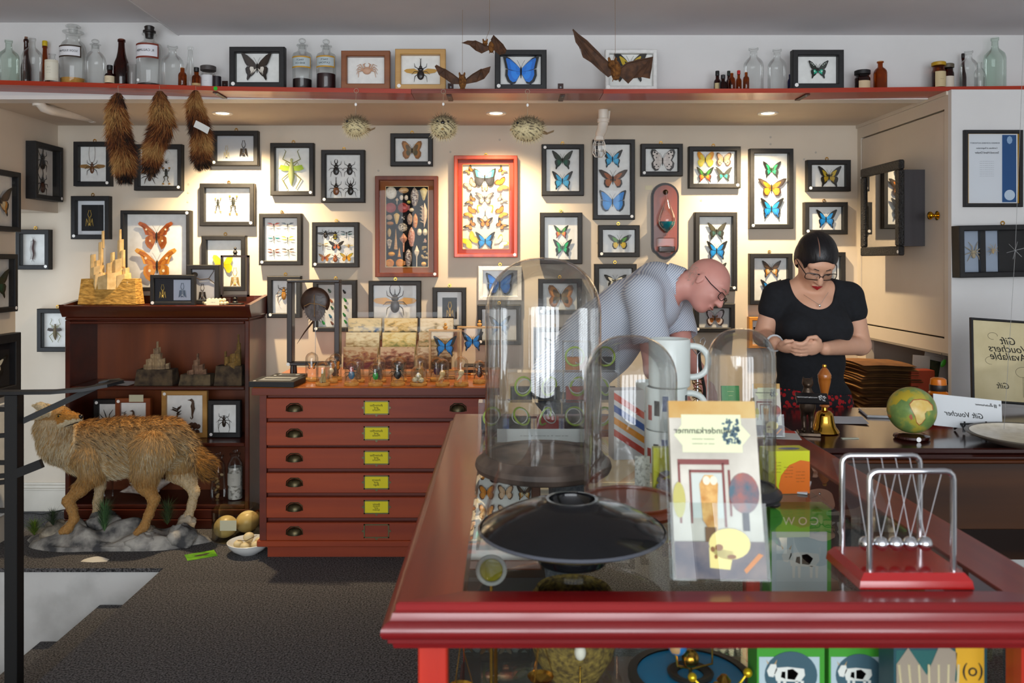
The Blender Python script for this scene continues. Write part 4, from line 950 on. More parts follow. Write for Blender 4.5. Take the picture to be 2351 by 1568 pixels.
bottle('dark jar with a white label and brass lid', 2176, 26, 147, 'jar', GL_BROWN, cap='#5a5040', caph=.14, Y=4.20, lab=(.1, .6, 60, ['#d4c8b8'], None), name='lidded_jar', cat='jar')
bottle('slender brown bottle behind the clear one on the right', 2211, 14, 123, 'beer', GL_BROWN, cap='#241a18', caph=.1, Y=4.23)
bottle('clear bottle with flared lip near the right end', 2224, 38, 117, 'round', GL_CLEAR, Y=4.16)
bottle('small clear phial between two larger bottles at right', 2249, 22, 143, 'small', GL_CLEAR, Y=4.15)
bottle('tall greenish bottle with glass top at the right end of the shelf', 2284, 46, 86, 'flask', GL_GREEN, Y=4.2)
# ------------------------------------------------------------------ frames standing on the shelf
def shelf_frame(name, label, x0, y0, x1, **kw):
    Y = kw.pop('Y', 4.165); d = .04; yb = 600 - (zs((x0 + x1) / 2) + .001 - EYE) / S(Y - d)
    return make_frame(name, label, (x0, y0, x1, yb), Y=Y, dep=d, hk=False, **kw)
YB = 4.155
t = shelf_frame('framed_butterfly', 'black frame on the shelf with a dark brown white spotted swallowtail', 526, 107, 653, st='bl'); bf(t, 591, 153, 35, 'blackwhite', YB)
t = shelf_frame('framed_crab', 'brown wood frame on the shelf with a small pink crab', 783, 116, 895, fmat=wood('walnut_fr', '#7a4422', '#96592e', 'X', 20), st=None)
x, z = loc_of(t, 843, 163, YB); b = MB(); b.ell((0, -.008, 0), (.022, .010, .019), 12, 8)
for sg in (-1, 1):
    for a, l in ((55, .045), (25, .04), (-5, .042), (-30, .046)): b.tube([(sg * .016, -.008, .002), (sg * (.016 + l * .6 * math.cos(R(a))), -.016, .002 + l * .6 * math.sin(R(a)) + .006), (sg * (.016 + l * .95 * math.cos(R(a - 20))), -.006, .002 + l * .95 * math.sin(R(a - 25)))], [.003, .0025, .001], 5)
    b.tube([(sg * .01, -.008, .014), (sg * .018, -.012, .030), (sg * .008, -.01, .036)], [.004, .004, .002], 5)
ob('crab', b, C('#d0a488', .5), t, (x, -.008, z))
t = shelf_frame('framed_beetle', 'pale wood frame on the shelf with a winged rhinoceros beetle', 907, 112, 1023, fmat=wood('pine_fr', '#b88a4a', '#d0a564', 'X', 20), st='bl'); x, z = loc_of(t, 966, 166, YB); beetle(t, x, z, .075, '#1f1614', horns='one', y=-.008, openw='#c8973e')
t = shelf_frame('framed_butterfly', 'black frame on the shelf with a large blue morpho under the small bat', 1136, 114, 1255, st='bl'); bf(t, 1196, 163, 41, 'morpho', YB)
t = shelf_frame('framed_butterfly', 'white frame on the shelf behind the large hanging bat', 1390, 113, 1509, fmat=M_WHITEF, st='bl', bw=.02); bf(t, 1446, 152, 40, 'kingyellow', YB)
t = shelf_frame('framed_butterfly', 'black frame on the shelf with a white banded clipper butterfly', 1820, 114, 1938, st='bl'); bf(t, 1877, 160, 23, 'teal', YB, fs=[(.45, .4, .06, 0), (.6, .52, .06, 0), (.75, .62, .05, 0)], hs=[(.35, -.2, .08, 0)], spot='#cfd8d0')
# ------------------------------------------------------------------ hanging fur tails
def fur_strands(name, roots, dirs, lens, cols, parent, mats, width=.0016):
    """thin hair blades; cols = material index per hair"""
    n = len(roots); rng = np.random.RandomState(3)
    side = np.cross(dirs, rng.normal(size=(n, 3))); side /= np.linalg.norm(side, axis=1)[:, None] + 1e-9
    V = np.empty((n * 3, 3)); V[0::3] = roots - side * width; V[1::3] = roots + side * width; V[2::3] = roots + dirs * lens[:, None]
    me = bpy.data.meshes.new(name); me.from_pydata(V.tolist(), [], np.arange(n * 3).reshape(-1, 3).tolist())
    for m in mats: me.materials.append(m)
    me.polygons.foreach_set('material_index', np.asarray(cols, 'i4')); me.update()
    o = link(name, me, parent); o['kind'] = 'stuff'; return o
FURM = [C('#5a2e14', .9), C('#8a5024', .9), C('#2a1810', .9), C('#a87440', .9), C('#140d0a', .9), C('#c09458', .9)]
def fur_tail(label, pts, widths, seed, tagcard=False):
    Y = 4.02; rng = np.random.RandomState(seed); k = S(Y)
    c = [P(x, y, Y) for x, y in pts]
    top = c[0]; t = thing('fur_tail', label, 'fur tail', top, group='fur tails hanging from the shelf')
    b = MB(); rad = [w * k * .55 for w in widths]
    b.tube([p - top for p in c], rad, 10); ob('tail_core', b, C('#4a2c16', .95), t)
    N = 6500; A = np.array([list(p - top) for p in c]); W = np.array(widths) * k
    u = rng.uniform(0, len(c) - 1.001, N); i = u.astype(int); f = (u - i)[:, None]
    cen = A[i] * (1 - f) + A[i + 1] * f; w = W[i] * (1 - f[:, 0]) + W[i + 1] * f[:, 0]
    ax = A[i + 1] - A[i]; ax /= np.linalg.norm(ax, axis=1)[:, None]
    an = rng.uniform(0, 2 * np.pi, N); ex = np.cross(ax, [0, 1, 0]); ex /= np.linalg.norm(ex, axis=1)[:, None]; ey = np.cross(ax, ex)
    out = ex * np.cos(an)[:, None] + ey * np.sin(an)[:, None]
    d = ax * .9 + out * .5 + rng.normal(size=(N, 3)) * .17; d /= np.linalg.norm(d, axis=1)[:, None]
    root = cen + out * (w * .5)[:, None]
    L = rng.uniform(.035, .065, N) * (.6 + .4 * w / W.max())
    band = np.sin(u / (len(c) - 1) * 14 + seed) + .5 * np.cos(an + seed); v = band + rng.normal(size=N) * .5
    col = np.where(v > 1.0, 2, np.where(v > .35, 0, np.where(v > -.45, 1, np.where(v > -1.1, 3, 5))))
    col = np.where((u / (len(c) - 1) > .86) & (rng.rand(N) < .8), 4, col)
    fur_strands('fur', root, d, L, col, t, FURM, .0018)
    b = MB(); hz = zs(pts[0][0]) - top.z - .008
    b.tube([(0, 0, 0), (.002, -.01, hz * .6), (0, YS - .006 - Y, hz)], .0011, 4); ob('hanging_string', b, C('#9a8a78', .9), t)
    if tagcard:
        b = MB(); q = P(463, 292, Y - .09) - top; b.at(q, (R(15), R(28), 0)); b.grid(lambda a, c_: ((a - .5) * .075, .004 * math.sin(a * 3), (c_ - .5) * .034), 6, 1); ob('paper_tag', b, C('#d8d8d4', .8), t)
    return t
fur_tail('brown fur tail with black tip, leftmost of the three hanging tails', [(272, 214), (267, 248), (272, 300), (282, 345), (286, 385), (287, 412)], [10, 32, 40, 38, 30, 12], 1)
fur_tail('rust brown curved fur tail, middle of the three hanging tails', [(367, 210), (369, 245), (374, 285), (362, 318), (352, 345), (349, 370), (343, 392)], [12, 34, 40, 32, 30, 28, 12], 2)
fur_tail('slim dark fur tail with a white paper tag, rightmost of the three', [(450, 208), (447, 238), (455, 280), (462, 312), (462, 340), (461, 362), (466, 378)], [9, 26, 31, 29, 27, 23, 12], 3, True)
# ------------------------------------------------------------------ bats on strings
def bat(label, Y, body, head, lw, rw, sx, sy, sc=1.0):
    """wing outlines in photo pixels (first point at shoulder, running along the leading edge to the tip and back)"""
    o = P(*body, Y); t = thing('hanging_bat', label, 'bat', o, group='dried bats on strings'); k = S(Y)
    BM = noisy('bat_fur', '#5a3414', '#8a5a24', 90, .95, .6); WM = noisy('bat_wing', '#382214', '#5c3a22', 40, .7, .2)
    b = MB(); b.ell((0, 0, 0), (9 * k * sc, .02 * sc, 17 * k * sc), 12, 8)
    h = P(*head, Y) - o; h.y = -.012; b.ell(h, (7.5 * k * sc, .017 * sc, 7.5 * k * sc), 12, 8); b.ell(h + Vector((0, -.014 * sc, -.006)), (.006 * sc, .008 * sc, .005 * sc), 8, 6)
    for sg in (-1, 1): b.tube([h + Vector((sg * 4.5 * k * sc, 0, 5 * k * sc)), h + Vector((sg * 6 * k * sc, -.002, 11 * k * sc)), h + Vector((sg * 5.5 * k * sc, 0, 13 * k * sc))], [.006 * sc, .004 * sc, .001], 5)
    for sg in (-1, 1): b.tube([(sg * 4 * k * sc, 0, -13 * k * sc), (sg * 6 * k * sc, -.004, -19 * k * sc)], [.003, .0015], 4)
    ob('body', b, BM, t)
    for W in (lw, rw):
        pts = [P(x, y, Y) - o for x, y in W]; n = len(pts); tip = pts[n // 2]
        pts[0] *= .45; pts[-1] *= .5
        L = max((p - pts[0]).length for p in pts)
        for p in pts: p.y = -.05 * ((p - pts[0]).length / L) ** 1.5 * sc
        cen = sum(pts, Vector()) / n; cen.y += .012
        b = MB(); vs = [cen] + pts; b.add([tuple(v) for v in vs] + [(v.x, v.y + .0012, v.z) for v in vs], [(0, i + 1, (i + 1) % n + 1) for i in range(n)] + [(n + 1, n + 1 + (i + 1) % n + 1, n + 1 + i + 1) for i in range(n)])
        w = ob('wing', b, WM, t, smooth=1.2)
        b = MB()
        kn = pts[n // 2 - 2] if n > 6 else pts[1]
        b.tube([pts[0], pts[1], kn, tip], [.0035 * sc, .003 * sc, .0026 * sc, .001], 5)
        for p in pts[n // 2 + 1:-1]: b.tube([kn, p], [.0018 * sc, .0008], 4)
        ob('finger_bones', b, C('#4a2e1a', .7), w)
    b = MB(); top = P(sx, 0, Y) - o; top.z = ZC - o.z; s0 = P(sx, sy, Y) - o; s0.y = -.01
    b.tube([h + Vector((0, 0, .01)), s0, (s0.x, 0, top.z)], .0008, 4); ob('hanging_string', b, C('#8a6a4a', .9), t)
    return t
bat('small dried bat with raised wings hanging in front of the pale beetle frame', 3.85, (1062, 188), (1061, 180), [(1052, 182), (1040, 172), (1022, 162), (1004, 154), (1000, 158), (1009, 176), (1024, 184), (1038, 194), (1053, 199)], [(1072, 182), (1085, 172), (1105, 162), (1127, 158), (1124, 170), (1112, 184), (1094, 190), (1074, 199)], 1062, 170)
bat('small dried bat in flight above the blue morpho frame', 3.7, (1128, 108), (1114, 101), [(1120, 108), (1108, 102), (1092, 96), (1074, 97), (1061, 104), (1078, 107), (1092, 118), (1106, 124), (1119, 121)], [(1134, 106), (1128, 92), (1133, 84), (1144, 93), (1156, 106), (1163, 119), (1160, 128), (1147, 130), (1136, 120)], 1124, 70, .8)
bat('large brown bat with one wing stretched up hanging before the white frame', 3.6, (1414, 162), (1405, 150), [(1404, 158), (1394, 143), (1374, 122), (1346, 98), (1312, 78), (1319, 104), (1331, 118), (1337, 136), (1356, 146), (1378, 164), (1396, 178), (1406, 176)], [(1424, 158), (1440, 146), (1462, 140), (1492, 140), (1491, 162), (1486, 188), (1470, 182), (1452, 183), (1440, 195), (1428, 184)], 1412, 120, 1.35)
# ------------------------------------------------------------------ puffer fish
def puffer(label, px, py, rx, rz, Y, face, hx):
    o = P(px, py, Y); k = S(Y); t = thing('puffer_fish', label, 'fish', o, group='dried puffer fish hanging from the shelf')
    rng = random.Random(px); a, c = rx * k, rz * k
    b = MB(); b.ell((0, 0, 0), (a, c * .95, c), 40, 30)
    me = ob('body', b, [C('#cdb98c', .7)], t)
    n = len(me.data.vertices); col = np.ones((n, 4), 'f')
    for i, v in enumerate(me.data.vertices):
        f = v.co.z / c; d = np.array(lin('#d6c79c')[:3]); e = np.array(lin('#7a6a50')[:3]); w = min(1, max(0, f * .9 + .1)); q = d * (1 - w) + e * w
        if math.sin(v.co.x * 420 + 3 * math.sin(v.co.z * 300)) + math.sin(v.co.z * 410 + v.co.y * 380) > 1.15 - .8 * w: q = np.array(lin('#3a3028')[:3])
        col[i, :3] = q
    at_ = me.data.color_attributes.new('Col', 'FLOAT_COLOR', 'POINT'); at_.data.foreach_set('color', col.ravel())
    me.data.materials.clear(); me.data.materials.append(vcol_mat('puffer_skin', .7, 60, .25))
    b = MB(); N = 300
    for i in range(N):
        z = 1 - 2 * (i + .5) / N; r = math.sqrt(1 - z * z); ph = i * 2.39996
        d = Vector((r * math.cos(ph), r * math.sin(ph), z)); p0 = Vector((d.x * a, d.y * c * .95, d.z * c)); l = rng.uniform(.014, .026)
        nr = Vector((d.x / a, d.y / c, d.z / c)).normalized(); s1 = nr.orthogonal().normalized() * .0022; s2 = nr.cross(s1)
        b.add([tuple(p0 + s1), tuple(p0 - s1 * .5 + s2 * .87), tuple(p0 - s1 * .5 - s2 * .87), tuple(p0 + nr * l + Vector((rng.uniform(-.004, .004) + face * .004, 0, -.002)))], [(0, 1, 3), (1, 2, 3), (2, 0, 3)], 0 if z < .25 else 1)
    ob('spines', b, [C('#d8c8a0', .6), C('#8a7a60', .6)], t, smooth=0)['kind'] = 'stuff'
    if face:
        for s_, y_ in ((1, -.55), (1, .55)): pass
        b = MB(); b.ell((-a * .62 * face, -c * .66, c * .42), (.0065, .0055, .0065), 10, 8); ob('eye', b, C('#0c0a0a', .2), t)
        b = MB(); b.ell((-a * 1.0 * face, -c * .1, -c * .05), (.008, .010, .006), 8, 6); ob('mouth', b, C('#b89a6a', .6), t)
        b = MB(); b.tube([(a * .9 * face, 0, -c * .2), (a * 1.25 * face, 0, -c * .35)], [.010, .006], 6); b.prism([(a * 1.22 * face, -c * .42), (a * 1.62 * face, -c * .22), (a * 1.66 * face, -c * .05), (a * 1.25 * face, -c * .25)][::(1 if face > 0 else -1)], -.002, .002); ob('tail_fin', b, C('#7a6040', .7), t)
        b = MB(); b.prism([(a * .72 * face, c * .3), (a * .95 * face, c * .72), (a * 1.08 * face, c * .5), (a * .9 * face, c * .1)][::(-1 if face > 0 else 1)], -.002, .002); ob('dorsal_fin', b, C('#6a5238', .7), t)
    else:
        b = MB()
        for sg in (-1, 1): b.ell((sg * a * .42, -c * .80, c * .35), (.006, .005, .006), 10, 8)
        b.ell((0, -c * .93, c * .25), (.010, .004, .008), 8, 6); ob('eye', b, C('#0c0a0a', .2), t)
        b = MB(); b.ell((0, -c * .93, -c * .30), (.007, .008, .006), 8, 6); ob('mouth', b, C('#a8884e', .6), t)
    b = MB(); q = P(hx, shelf_py(hx) + 6, YS - .012) - o
    b.tube([(0, 0, c * .95), (q.x * .5, q.y * .3, c + (q.z - c) * .5), q], .0008, 4); pts = [(q.x + .011 * math.cos(R(a_)), q.y, q.z + .011 * math.sin(R(a_))) for a_ in range(0, 361, 30)]; b.tube(pts, .0012, 5)
    ob('hanging_string', b, C('#b8a890', .9), t); 
    b = MB(); b.ell((q.x * .4, q.y * .25, c + (q.z - c) * .45), (.006, .002, .008), 8, 6); ob('price_tag', b, M_STICK, t)
puffer('small dried puffer fish facing left, leftmost of three', 817, 291, 27, 23, 4.03, 1, 818)
puffer('round dried puffer fish facing the camera, middle of three', 1018, 292, 29, 27, 4.03, 0, 1018)
puffer('larger dried puffer fish with tail to the right, rightmost of three', 1211, 297, 37, 28, 4.03, 1, 1211)
# ------------------------------------------------------------------ pipes under the niche ceiling
M_PVC = noisy('pvc_pipe', '#d8d0c4', '#e2dacf', 10, .4)
t = thing('drain_pipe', 'white plastic pipe running along the niche ceiling at the left', 'pipe', P(90, 222, 4.40)); o = t.location
a = P(88, 226, 4.40); a.z = ZN; b = MB(); e1 = P(92, 246, 4.40); e2 = P(214, 272, 5.02)
b.tube([a - o, (e1 - o) + Vector((0, 0, .02)), e1 - o + Vector((.005, .02, .0)), e1 - o + Vector((.02, .07, -.006)), e2 - o], .024, 14); ob('pipe', b, M_PVC, t)
d = (e2 - e1).normalized()
for q0, q1 in ((e2 - d * .03, e2 + d * .004), (e1 + d * .09, e1 + d * .13), (a, a + Vector((0, 0, -.02)))): b = MB(); b.cyl(q0 - o, q1 - o, .0285, n=16); ob('coupling', b, M_PVC, t)
b = MB(); b.tube([e2 - o - d * .05 + Vector((0, 0, .02)), Vector((e2.x - o.x, e2.y - o.y - .03, ZN - o.z))], .006, 6); ob('pipe_hanger', b, C('#b8b0a4', .5), t)
t = thing('sprinkler_pipe', 'cream painted pipe elbow with a wire sprinkler cage', 'pipe', (P(1385, 235, 4.62).x, 4.62, ZN)); o = t.location
b = MB(); b.tube([(0, 0, 0), (0, 0, -.075), (-.004, .02, -.105), (-.012, .05, -.125), (-.016, .055, -.15)], [.028, .028, .029, .027, .022], 14); b.tube([(.035, .02, 0), (.03, .03, -.05), (.016, .02, -.08)], .009, 8); ob('pipe', b, M_PVC, t)
b = MB(); b.at((-.016, .055, -.15)); b.lathe([(.030, -.012), (.030, .0), (.024, .012)], 8); ob('coupling', b, M_PVC, t); b = MB(); b.at((0, 0, -.06)); b.lathe([(.031, -.012), (.034, -.008), (.034, .008), (.031, .012)], 14); ob('coupling', b, M_PVC, t)
b = MB(); c0 = Vector((-.016, .055, -.165)); n = 8
for i in range(n):
    a = 2 * math.pi * i / n; q = lambda r, z: c0 + Vector((r * math.cos(a), r * math.sin(a), z)); b.tube([q(.026, 0), q(.034, -.02), q(.036, -.07), q(.024, -.09), q(0, -.092)], .0018, 5)
for r, z in ((.034, -.02), (.036, -.055)): b.tube([c0 + Vector((r * math.cos(R(a)), r * math.sin(R(a)), z)) for a in range(0, 361, 30)], .0018, 5)
ob('wire_cage', b, C('#d0ccc4', .4, .6), t)
# ------------------------------------------------------------------ storm glass on a wooden plaque
c = P(1526, 508, YW); t = thing('storm_glass', 'teardrop storm glass with blue liquid on an oval dark wood plaque', 'storm glass', (c.x, YW - .001, c.z)); k = S(YW)
def oval(w, h, n=14, shoulder=False):
    pts = []
    for i in range(n + 1): a = R(180 * i / n); pts.append((w * math.cos(a), h - w + w * math.sin(a)))
    for i in range(n + 1): a = R(180 + 180 * i / n); pts.append((w * (.98 if abs(math.cos(a)) > .9 else .82) * math.cos(a), -h + w + w * math.sin(a)))
    return pts
b = MB(); b.prism(oval(32 * k, 88 * k), -.012, 0); b.prism(oval(29 * k, 85 * k), -.022, -.012); ob('plaque', b, [C('#1c0f0c', .35)], t, smooth=.4)
b = MB(); b.prism(oval(27 * k, 82 * k), -.026, -.022); ob('plaque_face', b, wood('plaque_wood', '#6a2a16', '#84391e', 'Z', 16, .3), t, smooth=.4)
b = MB(); b.at((0, -.026, 66 * k), (R(90), 0, 0)); b.lathe([(.016, 0), (.016, .006), (.010, .010), (.010, .02), (.005, .026), (0, .026)], 14); ob('screw', b, C('#4a3a2a', .3, .8), t)
b = MB(); b.at((0, -.062, 0)); pr = [(2, 64), (2, 56), (5, 46), (11, 30), (18, 12), (20, 2), (18, -10), (11, -20), (3, -27), (2, -31), (4, -35)]; b.lathe([(r * k, z * k) for r, z in pr], 20, cap=False); ob('glass_drop', b, M_CLEAR, t)
b = MB(); b.at((0, -.062, 0)); b.lathe([(0, -2 * k), (18.6 * k, -2 * k), (17.2 * k, -10 * k), (10.4 * k, -19.5 * k), (2.4 * k, -26 * k), (0, -27 * k)], 18, cap=False); ob('blue_liquid', b, C('#0f6f7c', .15), t)
b = MB(); b.rbox(-20 * k, 20 * k, -.075, -.032, -72 * k, -38 * k, .006); ob('glass_vessel', b, M_GLASS, t)
b = MB(); b.rbox(-18.5 * k, 18.5 * k, -.072, -.036, -71 * k, -58 * k, .004); ob('dark_liquid', b, C('#2a1608', .15), t)
b = MB(); b.prism([(-45 * k, 82 * k), (-28 * k, 82 * k), (-28 * k, 72 * k), (-45 * k, 72 * k)][::-1], -.002, 0); ob('paper_label', b, C('#d8cfb0', .8), t)
# ------------------------------------------------------------------ barrister bookcase
YBF = 4.80                                     # front plane
BX0, BX1 = (148 - VX) * S(YBF), (572 - VX) * S(YBF)
bw_, bd = BX1 - BX0, YW - .004 - YBF
M_MAH = wood('mahogany_dark', '#351208', '#571f0d', 'X', 9, .3, .3)
M_MAHV = wood('mahogany_back', '#5c2810', '#8a441c', 'Z', 7, .4, .2)
case = thing('bookcase', 'dark mahogany stacking bookcase with three open compartments behind the coyote', 'bookcase', ((BX0 + BX1) / 2, YBF, 0))
W2 = bw_ / 2
def zb(py): return EYE - (py - 600) * S(YBF)
Z0, Z1, Z2, Z3, ZT = zb(1160), zb(1018), zb(888), zb(744), zb(702)
def part(name, f, m, parent=case, **k): b = MB(); f(b); return ob(name, b, m, parent, **k)
for sg in (-1, 1):
    part('side_panel', lambda b: b.rbox(min(sg * W2, sg * (W2 - .028)), max(sg * W2, sg * (W2 - .028)), .004, bd, .02, Z3 + .02, .004), M_MAH)
part('back_panel', lambda b: b.box(-W2 + .028, W2 - .028, bd - .012, bd, .06, Z3 + .02), M_MAHV)
for z, n in ((Z2, 'shelf'), (Z1, 'shelf'), (Z0, 'shelf')):
    part('shelf', lambda b: (b.rbox(-W2 + .029, W2 - .029, .010, bd - .013, z - .022, z, .005)), M_MAH)
part('base_plinth', lambda b: (b.rbox(-W2 - .01, W2 + .01, -.008, bd, .0, .055, .004), b.rbox(-W2 - .004, W2 + .004, -.003, bd, .056, Z0 - .024, .004)), M_MAH)
part('front_rail', lambda b: (b.rbox(-W2 + .029, W2 - .029, .0, .03, Z3, Z3 + .016, .004), b.rbox(-W2, W2, .0, bd, Z3 + .021, Z3 + .04, .006)), M_MAH)
# cornice with coved front and raised sides
b = MB(); prof = [(.0, Z3 + .041), (-.004, Z3 + .05), (-.02, ZT - .035), (-.034, ZT - .012), (-.036, ZT), (-.028, ZT + .004), (-.012, ZT - .002)]
b.grid(lambda u, v: (-W2 - .012 + (bw_ + .024) * u, prof[min(int(v * 6 + .001), 6)][0], prof[min(int(v * 6 + .001), 6)][1]), 1, 6); b.box(-W2, W2, -.012, bd, ZT - .02, ZT - .002)
ob('cornice', b, M_MAH, case, smooth=1.0)
for sg in (-1, 1):
    part('cornice_side', lambda b: b.prism([(0, 0)], 0, 0) if 0 else b.add([(sg * (W2 + dx), y, z) for dx in (-.012, .014) for (y, z) in ((-.034, ZT - .014), (-.036, ZT + .008), (-.02, ZT + .006), (bd, ZT + .05), (bd, Z3 + .041), (0, Z3 + .041))], [(0, 1, 2, 3, 4, 5), (11, 10, 9, 8, 7, 6)] + [(i, 6 + i, 6 + (i + 1) % 6, (i + 1) % 6) for i in range(6)]), M_MAH, smooth=.5)
part('back_ledge', lambda b: b.box(-W2, W2, bd - .015, bd, ZT - .002, ZT + .045), M_MAH)
# --- carved bamboo castle on a bark block, and the stone ones inside
def castle(name, label, px0, px1, ybase, ytop, Y, towers, base, mats, bark=.10):
    """towers: (x fraction, width fraction, bottom, top) in block units"""
    x0, x1 = (px0 - VX) * S(Y), (px1 - VX) * S(Y); zb_ = EYE - (ybase - 600) * S(Y); h = (ybase - ytop) * S(Y); w = x1 - x0
    t = thing(name, label, 'sculpture', ((x0 + x1) / 2, Y, zb_ + .0005), group=None)
    b = MB(); hb = h * base; tp = .93
    vs = [(-w / 2, -bark / 2, 0), (w / 2, -bark / 2, 0), (w / 2, bark / 2, 0), (-w / 2, bark / 2, 0), (-w / 2 * tp, -bark / 2 * .7, hb), (w / 2 * tp, -bark / 2 * .7, hb), (w / 2 * tp, bark / 2 * .7, hb), (-w / 2 * tp, bark / 2 * .7, hb)]
    b.add(vs, [(0, 3, 2, 1), (4, 5, 6, 7), (0, 1, 5, 4), (1, 2, 6, 5), (2, 3, 7, 6), (3, 0, 4, 7)]); ob('base_block', b, mats[0], t, smooth=0)
    for i, (fx, fw, f0, f1, yy) in enumerate(towers):
        b = MB(); r = fw * w / 2; n = 7; rot = i * .7
        z0, z1 = f0 * h, f1 * h; top = [z1 * (1 + .0 * k) + r * .25 * math.cos(2 * math.pi * k / n + rot) for k in range(n)]
        vs = [(r * math.cos(2 * math.pi * k / n + rot), r * math.sin(2 * math.pi * k / n + rot), z0) for k in range(n)] + [(r * .94 * math.cos(2 * math.pi * k / n + rot), r * .94 * math.sin(2 * math.pi * k / n + rot), top[k]) for k in range(n)]
        b.add(vs, [list(range(n))[::-1], list(range(n, 2 * n))] + [(k, (k + 1) % n, n + (k + 1) % n, n + k) for k in range(n)])
        ob('tower', b, mats[1], t, ((fx - .5) * w, yy * bark, 0), smooth=0)
BARK = noisy('bark', '#8a6220', '#c89a4a', 30, .9, .8, 8, (1, 1, 3), .3, .6); BAMB = noisy('bamboo', '#c8a46a', '#dcbd84', 30, .6)
castle('bamboo_castle', 'pale bamboo castle sculpture with tall towers on a bark block', 190, 322, 698, 527, 4.93,
   [(.18, .10, .3, .66, 0), (.30, .085, .3, .83, .1), (.24, .16, .3, .58, .1), (.335, .05, .75, .98, .1), (.26, .24, .22, .5, 0), (.48, .14, .3, .55, 0), (.52, .08, .5, .69, 0), (.64, .11, .3, .86, .1), (.635, .045, .8, 1.0, .1), (.62, .22, .25, .6, .1), (.70, .08, .5, .72, 0), (.75, .12, .3, .48, 0),
    (.5, .5, .2, .40, .1), (.3, .3, .2, .40, .0), (.7, .3, .2, .39, 0), (.15, .09, .22, .32, -.25), (.28, .08, .2, .30, -.3), (.42, .1, .2, .33, -.3), (.54, .08, .2, .31, -.3), (.66, .07, .2, .30, -.3), (.82, .14, .2, .30, -.2), (.36, .06, .2, .43, -.25), (.60, .06, .2, .42, -.25)], .34, [BARK, BAMB], .12)
STN = noisy('castle_stone', '#6a5440', '#a8906a', 40, .8); RCK = noisy('dark_rock', '#2a2018', '#5a4a34', 20, .9, .8, 8)
def keep(n, w0, seed):
    r = random.Random(seed); out = []
    for lv in range(n):
        m = n - lv
        for k in range(m): out.append((.5 + (k - (m - 1) / 2) * w0 * .8 + r.uniform(-.02, .02), w0 * r.uniform(.9, 1.15), .25, .48 + lv * .52 / n * r.uniform(.9, 1.0), r.uniform(-.15, .15)))
    out.append((.5, w0 * .35, .6, 1.0, 0)); return out
castle('stone_castle', 'carved stone castle on dark rock, largest of three in the bookcase', 318, 405, 882, 784, 4.90, keep(4, .19, 1), .36, [RCK, STN], .12)
castle('stone_castle', 'small low stone castle, middle of three in the bookcase', 418, 490, 882, 812, 4.90, keep(3, .24, 2), .34, [noisy('grey_rock', '#3a3024', '#6a5a40', 20, .9, .8, 8), noisy('castle_stone2', '#5a4030', '#8a6a50', 40, .8)], .11)
castle('stone_castle', 'dark stone castle with a tall spire at the right end of the bookcase', 499, 562, 882, 768, 4.90, [(.6, .3, .3, .62, 0), (.35, .2, .3, .55, 0), (.3, .1, .4, .66, 0), (.75, .25, .3, .68, 0), (.78, .16, .5, .82, 0), (.77, .07, .7, 1.0, 0), (.6, .6, .3, .45, 0)], .38, [RCK, noisy('castle_stone3', '#5a4420', '#8a6a30', 40, .8)], .12)
# paper on the upper shelf
b = MB(); p = P(272, 878, 4.9); b.at((p.x, 4.90, Z2 + .002), (0, 0, R(-8))); b.grid(lambda u, v: ((u - .5) * .19, (v - .5) * .12, .006 * (1 - u) * u + .008 * v * v), 6, 4); b.box(-.06, .03, -.02, .03, .004, .0055, 1)
tag(ob('paper_leaflet', b, [C('#c8c8c8', .8), C('#4a5a48', .8)]), 'white printed paper lying on the upper bookcase shelf', 'paper')
# --- frames standing in the middle compartment
YMF = 4.98
def case_frame(name, label, x0, y0, x1, Yf=YMF, **kw):
    yb = 600 + (EYE - (Z1 + .001)) / S(Yf - .03)
    return make_frame(name, label, (x0, y0, x1, yb), Y=Yf, dep=.03, hk=False, **kw)
t = case_frame('framed_spider', 'black frame with a long legged spider behind the coyote nose', 214, 917, 285, st='tl'); x, z = loc_of(t, 249, 966, YMF - .01); spider(t, x, z, .06, '#17110d', y=-.008)
def seahorse(t, x, z, s, y=-.008):
    b = MB(); pts = [(-.34, .92), (-.2, .93), (-.02, .95), (.12, .82), (.14, .6), (.1, .35), (.16, .1), (.12, -.2), (.08, -.5), (.12, -.75), (.02, -.9), (-.1, -.82), (-.06, -.7), (0, -.74)]
    rad = [.03, .04, .13, .11, .13, .18, .18, .12, .08, .06, .05, .04, .03, .02]
    b.tube([(a * s, -.012, c * s) for a, c in pts], [r * s for r in rad], 8)
    for i in range(3, 9): b.tube([(pts[i][0] * s + rad[i] * s * .6, -.012, pts[i][1] * s), (pts[i][0] * s + rad[i] * s * 1.3, -.012, pts[i][1] * s + .02 * s)], [.02 * s, .004 * s], 4)
    return ob('seahorse', b, C('#4a3018', .6), t, (x, y, z))
def seaweed(t, x, z, s, seed, y=-.008):
    r = random.Random(seed); b = MB(); b.tube([(0, -.008, -s), (.1 * s, -.01, 0), (.2 * s, -.01, s)], [.05 * s, .05 * s, .02 * s], 5)
    for i in range(26):
        h = r.uniform(-.95, .9); sg = r.choice((-1, 1)); x0 = .1 * h * s; b.tube([(x0 + .05 * s, -.009, h * s), (x0 + sg * .22 * s, -.012, (h + .12) * s), (x0 + sg * r.uniform(.3, .45) * s, -.010, (h + r.uniform(.1, .3)) * s)], [.04 * s, .035 * s, .008 * s], 4)
    return ob('seaweed', b, C('#3a2414', .8), t, (x, y, z))
t = case_frame('framed_seahorse', 'reddish wood frame with a small seahorse and a paper note', 264, 914, 345, Yf=4.94, fmat=wood('red_pine', '#7a3a1a', '#98522a'), st='tl'); x, z = loc_of(t, 306, 955, 4.93); seahorse(t, x, z - .01, .045); x, z = loc_of(t, 285, 960, 4.93); seaweed(t, x, z, .04, 1)
